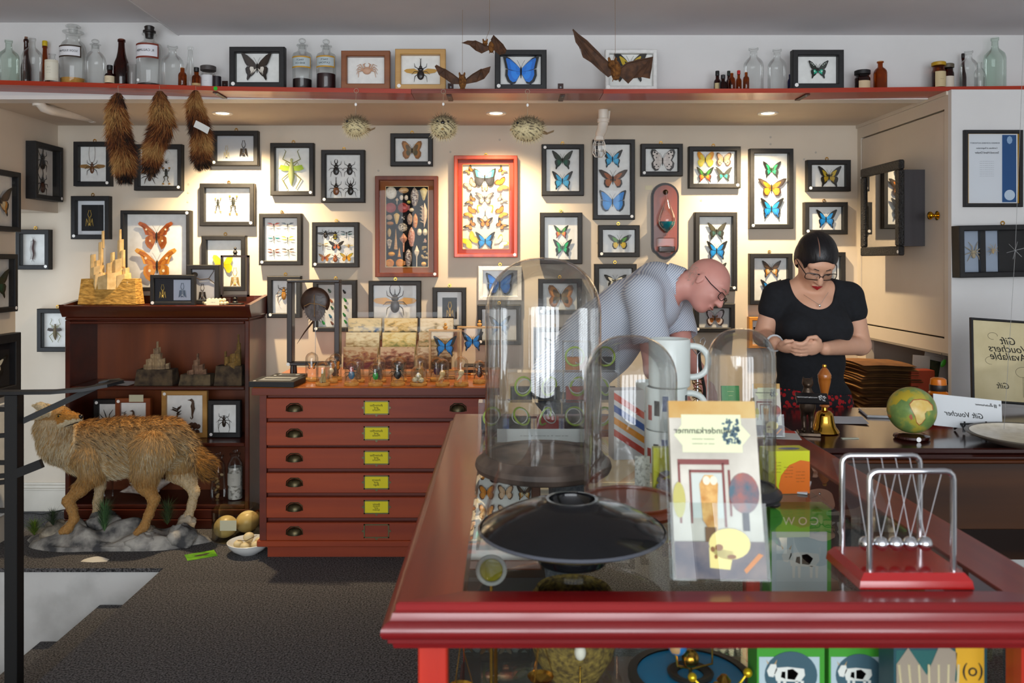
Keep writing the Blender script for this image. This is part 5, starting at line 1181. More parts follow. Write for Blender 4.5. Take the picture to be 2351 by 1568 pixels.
b = MB(); b.box(-.02, .065, -.0325, -.031, .10, .142); ob('paper_note', b, C('#c8c6a8', .8), t)
t = case_frame('framed_seahorse', 'pale pine frame with a seahorse, seaweed and shells', 370, 897, 475, fmat=wood('pine_pale', '#a87a3a', '#c89a58'), st='tl'); x, z = loc_of(t, 441, 940, YMF - .01); seahorse(t, x, z, .062); x, z = loc_of(t, 404, 966, YMF - .01); seaweed(t, x, z, .085, 2)
x, z = loc_of(t, 446, 984, YMF - .01); b = MB(); rr = random.Random(5)
for i in range(10): b.ell((rr.uniform(-.03, .03), -.012, rr.uniform(-.03, .03)), (.014, .008, .016), 7, 5, 0, (0, rr.uniform(-1, 1), 0))
ob('shell_cluster', b, C('#4a2a18', .6), t, (x, -.008, z))
t = case_frame('framed_beetle', 'black frame with a dark long horned beetle at the right of the bookcase', 477, 919, 552, st='bl'); x, z = loc_of(t, 515, 965, YMF - .01); beetle(t, x, z, .075, '#241a12', y=-.008, wide=.65, antl=1.6)
# --- lower compartment: shell, jars
t = thing('sea_shell', 'large white spiny sea shell in the lower bookcase compartment', 'shell', P(335, 1142, 4.93)); t.location.z = Z0 + .012
b = MB(); k = S(4.95); pr = []
b.at((0, 0, 24 * k), (0, R(78), 0)); b.lathe([(0, -62 * k), (5 * k, -48 * k), (10 * k, -28 * k), (17 * k, -10 * k), (23 * k, 6 * k), (20 * k, 22 * k), (13 * k, 34 * k), (9 * k, 42 * k), (4 * k, 54 * k), (0, 60 * k)], 16); b.at()
ob('shell_body', b, noisy('white_shell', '#9a8a80', '#cfc4ba', 40, .5), t)
for i in range(11):
    a = R(i * 33); x = (-34 + i * 6.5) * k; b = MB(); b.tube([(x, -18 * k * math.cos(a) * .4, 24 * k + 16 * k * math.sin(a)), (x - 3 * k, -30 * k * math.cos(a) * .6, 24 * k + 23 * k * math.sin(a) - 2 * k)], [4 * k, .5 * k], 6); ob('spine', b, C('#b8aca2', .5), t)
def glassjar(name, label, px, w, ytop, Y, inner, lab=None):
    x = (px - VX) * S(Y); r = w * S(Y) / 2; h = EYE - (ytop - 600) * S(Y) - Z0; t = thing(name, label, 'jar', (x, Y, Z0 + .001))
    b = MB(); b.lathe([(0, 0), (.95 * r, 0), (r, .006), (r, h * .72), (.75 * r, h * .82), (.6 * r, h * .85), (.62 * r, h * .9), (.75 * r, h * .91), (.75 * r, h * .94), (.3 * r, h * .96), (.35 * r, h), (0, h)], 22, cap=False); ob('glass_body', b, GL_CLEAR, t)
    inner(t, r, h); return t
def shells_in(t, r, h):
    q = random.Random(4)
    for i in range(18): b = MB(); b.ell((0, 0, 0), (.012, .010, .007), 8, 6); ob('shell', b, C(q.choice(['#6a4a2a', '#9a7a4a', '#4a3420', '#b8a07a']), .6), t, (q.uniform(-.5, .5) * r, q.uniform(-.5, .5) * r, .010 + h * .5 * i / 18), (q.random() * 3, q.random() * 3, 0))
glassjar('specimen_jar', 'glass jar filled with small brown shells beside the coyote tail', 501, 34, 1040, 4.93, shells_in)
def white_in(t, r, h):
    b = MB(); b.lathe([(0, .004), (.93 * r, .004), (.93 * r, h * .66), (0, h * .66)], 20); ob('white_contents', b, noisy('jar_white', '#8a8880', '#cfcdc6', 60, .8, lo=.4, hi=.55), t)
    b = MB(); b.grid(lambda u, v: (1.01 * r * math.sin(R(-60 + 120 * u)), -1.01 * r * math.cos(R(-60 + 120 * u)), h * (.30 + .25 * v)), 10, 1); ob('label', b, C('#b8b8b0', .7), t); lettering('- --- --\n--- -', .011, M_INK, t, (0, -1.03 * r, h * .43))
glassjar('specimen_jar', 'glass jar with white contents and a paper label at the right of the bookcase', 540, 34, 1034, 4.93, white_in)
def empty_in(t, r, h): pass
glassjar('specimen_jar', 'thin empty glass vessel behind the coyote front leg', 249, 22, 1070, 4.95, empty_in)
# --- on top of the bookcase
ZTB = ZT - .002
def top_frame(name, label, x0, y0, x1, Yf, st='bl', **kw):
    yb = 600 + (EYE - (ZTB + .001)) / S(Yf - .03); return make_frame(name, label, (x0, y0, x1, yb), Y=Yf, dep=.03, hk=False, st=st, **kw)
t = top_frame('framed_bats', 'dark frame at the front of the bookcase top with a bat skeleton and a bat', 344, 631, 447, 4.88, bw=.022, bg=C('#2a2a30', .8)); b = MB(); b.box(.0, .10, -.0095, -.008, -.06, .06); ob('inset_panel', b, C('#b8c0d0', .8), t); x, z = loc_of(t, 375, 670, 4.87); batskel(t, x, z, .042, '#b8a050', y=-.010); x, z = loc_of(t, 420, 668, 4.87); batskel(t, x, z, .045, '#5a6a80', '#5a6a80', y=-.010)
t = top_frame('framed_bat', 'grey black frame with a bat hanging from a twig', 428, 608, 503, 5.00, st=None, bg=C('#b8b8bc', .9)); x, z = loc_of(t, 466, 668, 4.99); batskel(t, x, z - .01, .05, '#2e2218', '#2e2218', y=-.010)
b = MB(); b.tube([(-.07, -.012, .05), (-.02, -.016, .03), (.03, -.016, .035), (.075, -.012, .0)], [.003, .003, .003, .002], 5); b.tube([(.03, -.016, .035), (.06, -.014, .08), (.055, -.012, .11)], [.002, .002, .001], 5); b.ell((-.055, -.014, .06), (.02, .003, .016), 10, 6); ob('twig', b, C('#4a3a2a', .8), t)
# small double glass frame on a turned pedestal
t = thing('pedestal_frame', 'small glass frame with a bat on a turned black pedestal', 'frame', (P(540, 690, 4.97).x, 4.97, ZTB + .0005)); k = S(4.97); zf = (690 - 672) * k
b = MB(); b.rbox(-.045, .045, -.03, .03, 0, .008, .002); b.lathe([(.012, .008), (.018, .014), (.012, .022), (.008, .03), (.016, .036), (.010, zf)], 14); ob('pedestal', b, M_BLACK, t)
b = MB(); w, h = 32 * k, 95 * k
for bx in ((-w, w, zf, zf + .012), (-w, w, zf + h - .012, zf + h), (-w, -w + .010, zf, zf + h), (w - .010, w, zf, zf + h)): b.box(bx[0], bx[1], -.012, .012, bx[2], bx[3])
ob('frame', b, C('#2a2022', .4), t)
b = MB(); b.poly([(-w, 0, zf), (w, 0, zf), (w, 0, zf + h), (-w, 0, zf + h)]); ob('glass_pane', b, M_GLASS, t, smooth=0)
b = MB(); z = zf + h; b.lathe([(.014, z), (.008, z + .006), (.014, z + .016), (.010, z + .026), (.004, z + .032), (.009, z + .040), (.005, z + .048), (0, z + .052)], 14); ob('finial', b, M_BLACK, t)
batskel(t, 0, zf + h * .45, .06, '#b89a5a', '#a88a54', y=.004)
# egg dish
t = thing('egg_box', 'clear acrylic box of speckled quail eggs with a paper note', 'egg box', (P(497, 697, 4.86).x, 4.86, ZTB + .0005)); b = MB()
w, d, h = .070, .035, .045
b.box(-w, w, -d, -d + .002, 0, h); b.box(-w, w, d - .002, d, 0, h); b.box(-w, -w + .002, -d, d, 0, h); b.box(w - .002, w, -d, d, 0, h); b.box(-w, w, -d, d, 0, .002); ob('acrylic_box', b, M_GLASS, t, smooth=0)
q = random.Random(2); EGG = noisy('quail_egg', '#6a5a3a', '#d8ccaa', 70, .5, lo=.35, hi=.45)
em = None
for i in range(12):
    b = MB(); p = (-.056 + .0225 * (i % 6), -.014 + .028 * (i // 6 % 2), .013) if i < 12 else (0, 0, 0)
    b.ell((0, 0, 0), (.011, .011, .011), 10, 8); b.v = [(x, y, z) for x, y, z in b.v]; o = ob('quail_egg', b, EGG, t, p) if em is None else share('quail_egg', em, t, p); em = em or o
    o.scale = (1.15, 1, 1)
for i in range(5): o = share('quail_egg', em, t, (-.044 + .022 * i, q.uniform(-.004, .004), .032)); o.scale = (1.15, 1, 1)
b = MB(); b.at((-.008, -.037, .022), (R(-8), 0, 0)); b.box(-.038, .038, -.0006, .0006, -.018, .018); ob('paper_note', b, C('#d8d4c0', .8), t); lettering('-- --- -', .010, M_INK, t, (-.008, -.0382, .022))
# ------------------------------------------------------------------ coyote mount
YC = 4.58; kc = S(YC)
t_c = thing('coyote', 'taxidermy coyote looking back over its shoulder on a grey rock base', 'coyote', (P(270, 1240, YC).x, YC, 0.0)); oc = Vector(t_c.location)
def cp(px, py, dy=0.0): p = P(px, py, YC); return (p.x - oc.x, dy, p.z - oc.z)
lo = np.array(cp(70, 1260)) - np.array([.0, .26, .02]); hi = np.array(cp(530, 890)) + np.array([0, .26, .03]); hi[1] = .26; lo[1] = -.26
s = SDF(lo, hi, .0075)
def cc(a, b_, ra, rb, k=.03, t=0): s.cone(cp(*a), cp(*b_), ra * kc, rb * kc, k, t)
# trunk: deep chest narrowing to the loin
s.ell(cp(205, 1030, 0), (62 * kc, .125, 60 * kc), .03); s.ell(cp(285, 1022, 0), (85 * kc, .115, 62 * kc), .05); s.ell(cp(365, 1022, 0), (62 * kc, .12, 56 * kc), .05)
cc((215, 1010), (390, 1000), 40, 40, .04)
s.ell(cp(250, 1058, 0), (70 * kc, .10, 40 * kc), .05)
# neck and head turned back
s.path([cp(185, 1025, 0), cp(150, 1010, -.03), cp(130, 978, -.05)], [52 * kc, 47 * kc, 36 * kc], .04, 1)
s.ell(cp(140, 955, -.06), (36 * kc, .075, 30 * kc), .03, 1)
s.path([cp(150, 955, -.075), cp(180, 952, -.10), cp(205, 950, -.12)], [22 * kc, 13.5 * kc, 9.5 * kc], .025, 2)
s.ell(cp(150, 940, -.09), (20 * kc, .04, 12 * kc), .02, 1)
s.ell(cp(165, 962, -.10), (16 * kc, .035, 9 * kc), .02, 2)
# ears
for (a, b_, c_, dy) in (((118, 938), (101, 930), (86, 928), -.03), ((135, 935), (122, 942), (105, 952), -.13)):
    s.path([cp(*a, dy), cp(*b_, dy - .01), cp(*c_, dy - .015)], [12 * kc, 9 * kc, 3 * kc], .012, 3)
# front near leg (bent) and far leg
s.path([cp(222, 1045, -.09), cp(232, 1082, -.095), cp(205, 1112, -.10), cp(178, 1138, -.10), cp(188, 1158, -.10), cp(192, 1178, -.10), cp(178, 1200, -.105), cp(168, 1204, -.12)], [34 * kc, 23 * kc, 15 * kc, 11 * kc, 9 * kc, 8.5 * kc, 9 * kc, 7 * kc], .02, 4)
s.path([cp(205, 1050, .07), cp(212, 1090, .08), cp(214, 1125, .08), cp(208, 1160, .08), cp(205, 1192, .08)], [30 * kc, 18 * kc, 11 * kc, 9 * kc, 9 * kc], .02, 5)
# hind legs: thigh, knee forward, hock back, shank
s.path([cp(365, 1030, -.08), cp(352, 1078, -.095), cp(352, 1102, -.095), cp(370, 1136, -.09), cp(358, 1170, -.09), cp(348, 1196, -.095), cp(334, 1208, -.11)], [50 * kc, 30 * kc, 20 * kc, 11 * kc, 9 * kc, 9 * kc, 7 * kc], .02, 4)
s.path([cp(395, 1035, .07), cp(400, 1090, .08), cp(420, 1112, .08), cp(434, 1138, .08), cp(428, 1168, .08), cp(421, 1194, .075), cp(410, 1200, .06)], [46 * kc, 28 * kc, 17 * kc, 11 * kc, 9 * kc, 9 * kc, 7 * kc], .02, 5)
# tail
s.path([cp(412, 995, 0), cp(438, 1022, -.01), cp(458, 1044, -.03), cp(478, 1066, -.05), cp(483, 1080, -.06)], [18 * kc, 14 * kc, 17 * kc, 23 * kc, 14 * kc], .02, 6)
V, F, T = s.mesh(1); NV = vnormals(V, F)
px_ = (V[:, 0] + oc.x) / kc + VX; py_ = 600 - (V[:, 2] + oc.z - EYE) / kc
def H(h): return np.array(lin(h)[:3])
rng = np.random.RandomState(5)
def coy_col(px_, py_, T, N, n):
    tan, org, dark, cream, grey = H('#a0835a'), H('#a07036'), H('#3c2e20'), H('#cfc0a0'), H('#8a7758')
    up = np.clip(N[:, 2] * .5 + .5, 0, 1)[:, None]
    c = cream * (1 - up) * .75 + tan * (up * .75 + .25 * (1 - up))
    back = np.clip((1015 - py_) / 60, 0, 1)[:, None]; c = c * (1 - back * .8) + org * back * .8
    belly = np.clip((py_ - 1050) / 40, 0, 1)[:, None] * ((T == 0)[:, None]); c = c * (1 - belly * .7) + cream * belly * .7
    legs = ((T == 4) | (T == 5))[:, None] * np.clip((py_ - 1060) / 30, 0, 1)[:, None]; c = c * (1 - legs) + (org * .75 + tan * .4) * legs
    ft = (T == 5)[:, None] & (py_ > 1090)[:, None]; c = np.where(ft, c * .35 + cream * .65, c)
    m = (T == 2)[:, None]; c = np.where(m, np.where((N[:, 2] > -.15)[:, None], org * 1.1, cream), c)
    nk = (T == 1)[:, None] & (py_ > 955)[:, None]; c = np.where(nk, c * .4 + cream * .6 * .9, c)
    hd = (T == 1)[:, None] & (py_ <= 955)[:, None]; c = np.where(hd, tan * .6 + org * .45, c)
    e = (T == 3)[:, None]; c = np.where(e, cream * .85, c)
    tl = (T == 6)[:, None] * np.clip((px_ - 445) / 25, 0, 1)[:, None]; c = c * (1 - tl) + org * .85 * tl
    return c * (1 + n[:, None])
sp = np.sin(px_ * .55 + 3 * np.sin(py_ * .11)) * np.sin(py_ * .45 + 2 * np.sin(px_ * .13))
col = coy_col(px_, py_, T, NV, .10 * sp)
body = sdf_ob('coyote_body', V, F, vcol_mat('coyote_skin', .95, 90, .35, .1), t_c, vcol=np.clip(col, 0, 1))
# fur: short blades laid back along the body
n = 34000; fi = rng.randint(0, len(F), n); q = F[fi]; wts = rng.dirichlet([1, 1, 1, 1], n); root = (V[q] * wts[:, :, None]).sum(1); nn = NV[q[:, 0]]; tt = T[q[:, 0]]
hx = px_[q[:, 0]]; hy = py_[q[:, 0]]
flow = np.tile([.75, 0, -.45], (n, 1)); flow[(tt == 4) | (tt == 5)] = [.1, 0, -1]; flow[(tt == 1)] = [-.15, -.1, -.9]; flow[(tt == 2)] = [-.9, .3, -.1]; flow[tt == 3] = [-.8, 0, .2]
leg = ((tt == 4) | (tt == 5)) & (hy > 1100); face = (tt == 2) | (tt == 3) | ((tt == 1) & (hy < 965))
d = flow - nn * (flow * nn).sum(1)[:, None]; d /= np.linalg.norm(d, axis=1)[:, None] + 1e-6; d = d + nn * .38 + rng.normal(size=(n, 3)) * .14; d /= np.linalg.norm(d, axis=1)[:, None]
L = rng.uniform(.020, .042, n); L[leg] *= .28; L[face] *= .33; L[(tt == 6)] *= 1.25
fc = coy_col(hx, hy, tt, nn, rng.normal(size=n) * .18)
pal = [H(x) for x in ('#a0835a', '#86602e', '#3c2e20', '#cfc0a0', '#b8935a', '#a07036', '#7a6850')]
D = np.stack([((fc - p) ** 2).sum(1) for p in pal], 1); ci = D.argmin(1)
streak = (np.sin(hx * .21 + rng.normal(size=n) * .5) * np.sin(hy * .23) > .25) & (hy < 1045) & (tt == 0); ci[streak & (rng.rand(n) < .55)] = 2
ci[(tt == 6) & (rng.rand(n) < .25)] = 2
fur_strands('fur', root, d, L, ci, t_c, [C(x, .95) for x in ('#a0835a', '#86602e', '#3c2e20', '#cfc0a0', '#b8935a', '#a07036', '#7a6850')], .0014)
b = MB(); b.ell(cp(211, 947, -.125), (6.5 * kc, .012, 5.5 * kc), 12, 8); ob('nose', b, C('#0e0c0c', .3), t_c)
for (x, y, dy) in ((163, 945, -.128),):
    b = MB(); b.ell(cp(x, y, dy), (5 * kc, .005, 3.2 * kc), 12, 8, 0); b.ell(cp(x + .5, y, dy - .004), (2.4 * kc, .004, 2.4 * kc), 10, 6, 1); ob('eye', b, [C('#b8882a', .1), C('#0a0806', .1)], t_c)
    b = MB(); b.tube([cp(x - 7, y + 1, dy + .004), cp(x - 3, y - 4, dy - .001), cp(x + 3, y - 4, dy - .001), cp(x + 7, y + 1, dy + .004)], .0022, 5); b.tube([cp(x - 6, y + 2, dy + .003), cp(x, y + 4, dy - .001), cp(x + 6, y + 2, dy + .003)], .0016, 5); ob('eyelid', b, C('#1c120a', .7), t_c)
b = MB(); b.tube([cp(207, 959, -.128), cp(195, 963, -.132), cp(182, 967, -.126), cp(172, 971, -.118)], [.003, .0026, .0024, .001], 6); ob('mouth_line', b, C('#1a100c', .7), t_c)
# rock base: lumpy heightfield slab
b = MB(); RK = noisy('mount_rock', '#454547', '#b4b0a8', 9, .95, .9, 10, lo=.38, hi=.62, bdist=.02)
def rk(u, v):
    a = 2 * math.pi * u; r = v
    ex = .495 * (1 + .06 * math.sin(3 * a) + .04 * math.sin(7 * a + 1)); ey = .165 * (1 + .10 * math.sin(2 * a + 1) + .05 * math.sin(5 * a))
    x, y = ex * r * math.cos(a), ey * r * math.sin(a)
    z = .055 * (1 - r ** 5) + .045 * (1 - r ** 3) * (math.sin(x * 13 + 1) * math.sin(y * 22 + x * 5) + .6 * math.sin(x * 27 + 2) * math.cos(y * 31)) + .02 * (1 - r ** 4)
    if r > .99: z = .0
    elif r > .9: z = max(z, .022)
    return (x, y, max(z, .012) if r < .99 else 0.0)
b.grid(rk, 90, 24); b.f = b.f
base = ob('rock_base', b, RK, t_c, (P(264, 1240, 4.55).x - oc.x, 4.56 - oc.y, .001), smooth=1.2)
for (px, py, rx, ry, rz, dy) in ((225, 1246, 62, .07, 22, -.10), (345, 1237, 42, .075, 26, -.09), (425, 1228, 34, .07, 30, -.06), (130, 1225, 34, .07, 28, .0), (225, 1212, 40, .07, 30, .06), (175, 1212, 26, .06, 22, -.02), (340, 1222, 26, .06, 20, -.03), (418, 1212, 22, .05, 22, .06)):
    s2 = MB(); c0 = cp(px, py, dy); q = random.Random(px)
    def lump(u, v):
        a = 2 * math.pi * u; th = math.pi * v; d_ = 1 + .12 * math.sin(3 * a + px) * math.sin(4 * th) + .08 * math.sin(5 * a + th * 6)
        return (c0[0] + rx * kc * d_ * math.sin(th) * math.cos(a), c0[1] + ry * d_ * math.sin(th) * math.sin(a), max(.004, c0[2] + rz * kc * d_ * math.cos(th)))
    s2.grid(lump, 20, 14); ob('rock', s2, RK if px % 2 else noisy('mount_rock2', '#5a564e', '#b8ac98', 12, .95, .9, 10, lo=.35, hi=.6, bdist=.02), t_c, smooth=1.2)
# grass tufts on the base
def tuft(px, py, dy, h, n, cols, seed, spread=.5):
    q = random.Random(seed); b = MB(); c0 = Vector(cp(px, py, dy))
    for i in range(n):
        a = q.uniform(0, 6.28); l = h * q.uniform(.6, 1.1); base_h = q.uniform(0, .75) * h; lean = q.uniform(.2, spread) * 1.6; l *= .75
        p0 = c0 + Vector((0, 0, base_h)); p1 = p0 + Vector((math.cos(a) * lean * l, math.sin(a) * lean * l * .6, l * .7)); sd = Vector((-math.sin(a), math.cos(a), 0)) * .0013
        b.add([tuple(p0 - sd), tuple(p0 + sd), tuple(p1)], [(0, 1, 2)], i % len(cols))
    ob('grass_tuft', b, [C(c, .8) for c in cols], t_c, smooth=0)
tuft(262, 1205, -.11, .15, 600, ['#2a4a2a', '#3f6a3a', '#5a7a4a'], 1, .45); tuft(403, 1190, -.11, .12, 420, ['#2a3a20', '#4a5a2a', '#3a4a2a'], 2, .6); tuft(105, 1214, -.11, .08, 400, ['#5a7a1a', '#7a8a1e', '#3f5a1a'], 3, 1.0); tuft(140, 1196, -.08, .08, 300, ['#3a4a2a', '#2a3a24'], 4, 1.0)
# ------------------------------------------------------------------ eggs on the floor
xb, yb = P(556, 1290, 4.29).x, 4.40
t = thing('egg_bowl', 'white ceramic bowl on the floor', 'bowl', (xb, yb, .0005))
b = MB(); r = .112; b.lathe([(0, 0), (.05, 0), (.055, .004), (.085, .022), (.105, .045), (r, .062), (r - .004, .064), (.100, .050), (.08, .028), (.045, .012), (0, .010)], 32, cap=False); ob('bowl_body', b, C('#dfe2e2', .2), t)
q = random.Random(8)
for i, (x, y, z, rr, lb) in enumerate(((-.052, -.012, .051, .021, 'cream egg at the left rim of the white bowl'), (-.006, -.05, .050, .021, 'cream egg at the front rim of the white bowl'), (.046, -.026, .051, .021, 'cream egg at the right front of the white bowl'), (-.015, .05, .052, .021, 'cream egg at the back of the white bowl'), (.0, .0, .085, .024, 'round cream egg on top of the pile in the white bowl'), (-.004, .0, .036, .019, 'cream egg at the bottom middle of the white bowl'), (.048, .028, .052, .020, 'cream egg at the right back of the white bowl'))):
    b = MB(); b.ell((0, 0, 0), (rr, rr, rr * 1.2), 14, 10)
    o = ob('small_egg', b, C('#d8c79a', .5), None, (xb + x, yb + y, z + .001), (0, R(80), q.random() * 3)); tag(o, lb, 'egg', 'cream eggs in the white bowl')
b = MB(); b.tube([(xb - .04, yb - .06, .085), (xb, yb - .04, .078), (xb + .05, yb - .02, .10)], [.002, .002, .001], 5); tag(ob('twig', b, C('#4a3a24', .8)), 'thin brown twig lying across the eggs in the white bowl', 'twig')
xo = P(537, 1240, 4.62).x; t = thing('egg_tub', 'clear round plastic tub on the floor beside the drawer cabinet', 'tub', (xo, 4.66, .0005)); b = MB(); b.lathe([(0, 0), (.130, 0), (.134, .16), (.131, .16), (.127, .003), (0, .003)], 36, cap=False); ob('tub_body', b, glass_mat('tub_plastic', (.9, .88, .82), boost=.6), t)
b = MB(); b.at((xo * 0 + .0, -.136, .105), (0, 0, 0)); b.box(-.045, .045, -.001, .0005, -.028, .028); ob('paper_note', b, C('#c8c4a8', .8), t); 
for x, y, z, nm in ((-.048, -.036, .068, 'large cream ostrich egg at the front of the plastic tub'), (.046, .054, .068, 'large cream ostrich egg at the back of the plastic tub')):
    b = MB(); b.ell((0, 0, 0), (.060, .060, .066), 22, 16); tag(ob('ostrich_egg', b, noisy('ostrich', '#d8c384', '#e0cd94', 30, .35), None, (xo + x, 4.66 + y, z), (0, R(70), R(30))), nm, 'egg', 'ostrich eggs in the tub')
p = P(463, 1275, 4.37); b = MB(); b.at((p.x, 4.36, .001), (0, 0, R(30))); b.box(-.075, .075, -.05, .05, 0, .0012); b.prism([(0, 0)], 0, 0) if 0 else None
o = tag(ob('picture_card', b, noisy('green_card', '#3a7a14', '#78b82a', 18, .4)), 'bright green picture card lying on the carpet', 'card'); b = MB(); b.at((p.x, 4.36, .0023), (0, 0, R(30))); b.ell((0, 0, 0), (.035, .014, .0006), 12, 4); b.ell((.03, .008, 0), (.015, .010, .0006), 8, 4); ob('printed_bird', b, C('#3a3428', .6), o)
p = P(217, 1288, 4.28); b = MB(); b.at((p.x, 4.285, .001)); b.grid(lambda u, v: ((u - .5) * .135, (v - .5) * .055 * (1 - .8 * abs(u - .5)), .012 * math.sin(math.pi * u) * v), 8, 2); tag(ob('paper_tag', b, C('#c8c6be', .8)), 'curled white paper tag on the carpet in front of the coyote', 'paper')
p = P(200, 1185, 5.0); b = MB(); b.tube([P(45, 1178, 5.08), P(70, 1176, 5.08), P(95, 1180, 5.06), P(120, 1176, 5.06), P(150, 1170, 5.1)], .004, 6); 
for i in range(len(b.v)): b.v[i] = (b.v[i][0], b.v[i][1], b.v[i][2])
tag(ob('power_cord', b, C('#141214', .5)), 'thin black cord running along the baseboard beside the bookcase', 'cord')
# ------------------------------------------------------------------ black metal stair railing
YR = 3.2; kr = S(YR); xr = (32.5 - VX) * kr
t = thing('stair_railing', 'black metal stair railing with a curved flat handrail at the left edge', 'railing', (xr, YR, -.185))
M_RAIL = C('#060709', .6); zl = lambda py: EYE - (py - 600) * kr + .185
b = MB(); b.rbox(-.0245, .0245, -.0245, .0245, .0005, zl(905), .002); ob('post', b, M_RAIL, t)
b = MB(); w = .028
pts = [(-.9, .0, zl(897)), (-.3, 0, zl(897)), (0, 0, zl(897)), (.15, .0, zl(896)), (.26, .02, zl(892)), (.33, .05, zl(885)), (.355, .09, zl(880)), (.33, .12, zl(880)), (.28, .11, zl(884))]
vs = []; fs = []
for i, p_ in enumerate(pts):
    a = Vector(pts[min(i + 1, len(pts) - 1)]) - Vector(pts[max(i - 1, 0)]); n_ = Vector((-a.y, a.x, 0)).normalized() * w; th = .012
    for d_, z_ in ((1, 0), (-1, 0), (-1, -th), (1, -th)): vs.append((p_[0] + n_.x * d_, p_[1] + n_.y * d_, p_[2] + z_))
for i in range(len(pts) - 1):
    for j in range(4): fs.append((i * 4 + j, i * 4 + (j + 1) % 4, i * 4 + 4 + (j + 1) % 4, i * 4 + 4 + j))
fs += [(0, 1, 2, 3)[::-1], tuple(len(vs) - 4 + j for j in range(4))]
b.add(vs, fs); ob('top_handrail', b, C('#0c0c0f', .5), t, smooth=.5)
b = MB(); b.at()
def bar(a, c, name, th=(.022, .008)):
    b = MB(); a, c = Vector(a), Vector(c); d_ = (c - a).normalized(); up = Vector((0, 0, 1)); sd = d_.cross(up).normalized(); u2 = sd.cross(d_)
    vs = [tuple(p_ + sd * sx * th[1] + u2 * sz * th[0] / 2) for p_ in (a, c) for sx, sz in ((-1, -1), (1, -1), (1, 1), (-1, 1))]
    b.add(vs, [(0, 1, 2, 3)[::-1], (4, 5, 6, 7), (0, 1, 5, 4), (1, 2, 6, 5), (2, 3, 7, 6), (3, 0, 4, 7)]); ob(name, b, M_RAIL, t)
bar((0, .02, zl(975)), (.30, .11, zl(888)), 'sloped_rail'); bar((.02, -.02, zl(1084)), (.118, -.02, zl(1061)), 'rail_stub', (.034, .01))
for py, dp in ((940, 0), (998, 8), (1062, 0), (1090, 10), (1104, 14), (1172, 0)):
    bar((0, 0, zl(py)), (-.6, 0, zl(py + dp * 3)), 'rail_bar', (.016, .008))
b = MB(); b.box(-.78, -.74, -.02, .02, -.37, zl(905)); ob('post', b, M_RAIL, t)
# ------------------------------------------------------------------ plan chest with six drawers
YF = 4.30; kf = S(YF)
CX0, CX1 = (596 - VX) * kf, (1133 - VX) * kf; cw = CX1 - CX0; c2 = cw / 2; cd = .78
M_CH = wood('chest_wood', '#7a2407', '#a8420f', 'X', 9, .5, .03); M_CHD = wood('chest_wood_dark', '#54190a', '#75290e', 'X', 9, .5, .03); M_CHT = wood('chest_top', '#8a4410', '#b8661e', 'X', 9, .28, .3)
chest = thing('plan_chest', 'reddish wooden plan chest with six wide shallow drawers and brass cup handles', 'plan chest', ((CX0 + CX1) / 2, YF, 0))
def zf_(py): return EYE - (py - 600) * kf
ZCT = zf_(887)
part('plinth', lambda b: b.box(-c2 + .03, c2 - .03, .04, cd - .02, 0.0005, zf_(1254)), M_CH, chest)
part('base_moulding', lambda b: b.rbox(-c2 - .012, c2 + .012, -.012, cd, zf_(1254), zf_(1240), .003), M_CH, chest)
part('carcass', lambda b: (b.box(-c2, -c2 + .035, .0, cd, zf_(1240), zf_(906)), b.box(c2 - .035, c2, .0, cd, zf_(1240), zf_(906)), b.box(-c2 + .035, c2 - .035, .03, cd, zf_(1240), zf_(906))), M_CHD, chest)
part('top_board', lambda b: b.rbox(-c2 - .03, c2 + .03, -.028, cd, zf_(906), ZCT, .006), M_CHT, chest)
part('top_edge', lambda b: b.rbox(-c2 - .032, c2 + .032, -.031, -.0285, zf_(905), ZCT - .004, .001), M_CHD, chest)
dr = [(914, 960), (969, 1022), (1028, 1075), (1085, 1131), (1141, 1188), (1199, 1240)]
txts = ['Butterflies\nand\nMoths', 'Butterflies\nand\nMoths', 'Butterflies\nand\nMoths', 'Insects\nand\nBugs', 'Beetles\nInsects\nand\nSpiders', None]
hb_ = MB()   # cup handle, shared mesh
hb_.grid(lambda u, v: (.038 * math.cos(math.pi * u), -.026 * math.sin(math.pi * u) * math.sin(math.pi * .5 * v) - .001, -.014 + .036 * math.sin(math.pi * u) ** .6 * math.cos(math.pi * .5 * v)), 16, 7)
hb_.tube([(-.042, -.002, -.014), (-.040, -.003, .010), (-.02, -.003, .026), (.02, -.003, .026), (.040, -.003, .010), (.042, -.002, -.014)], .003, 6)
hsrc = None; lsrc = None
M_CUP = noisy('cup_brass', '#2a2a1e', '#5a5036', 30, .35, metal=.8); M_LHOLD = C('#6e6a4c', .4, .7)
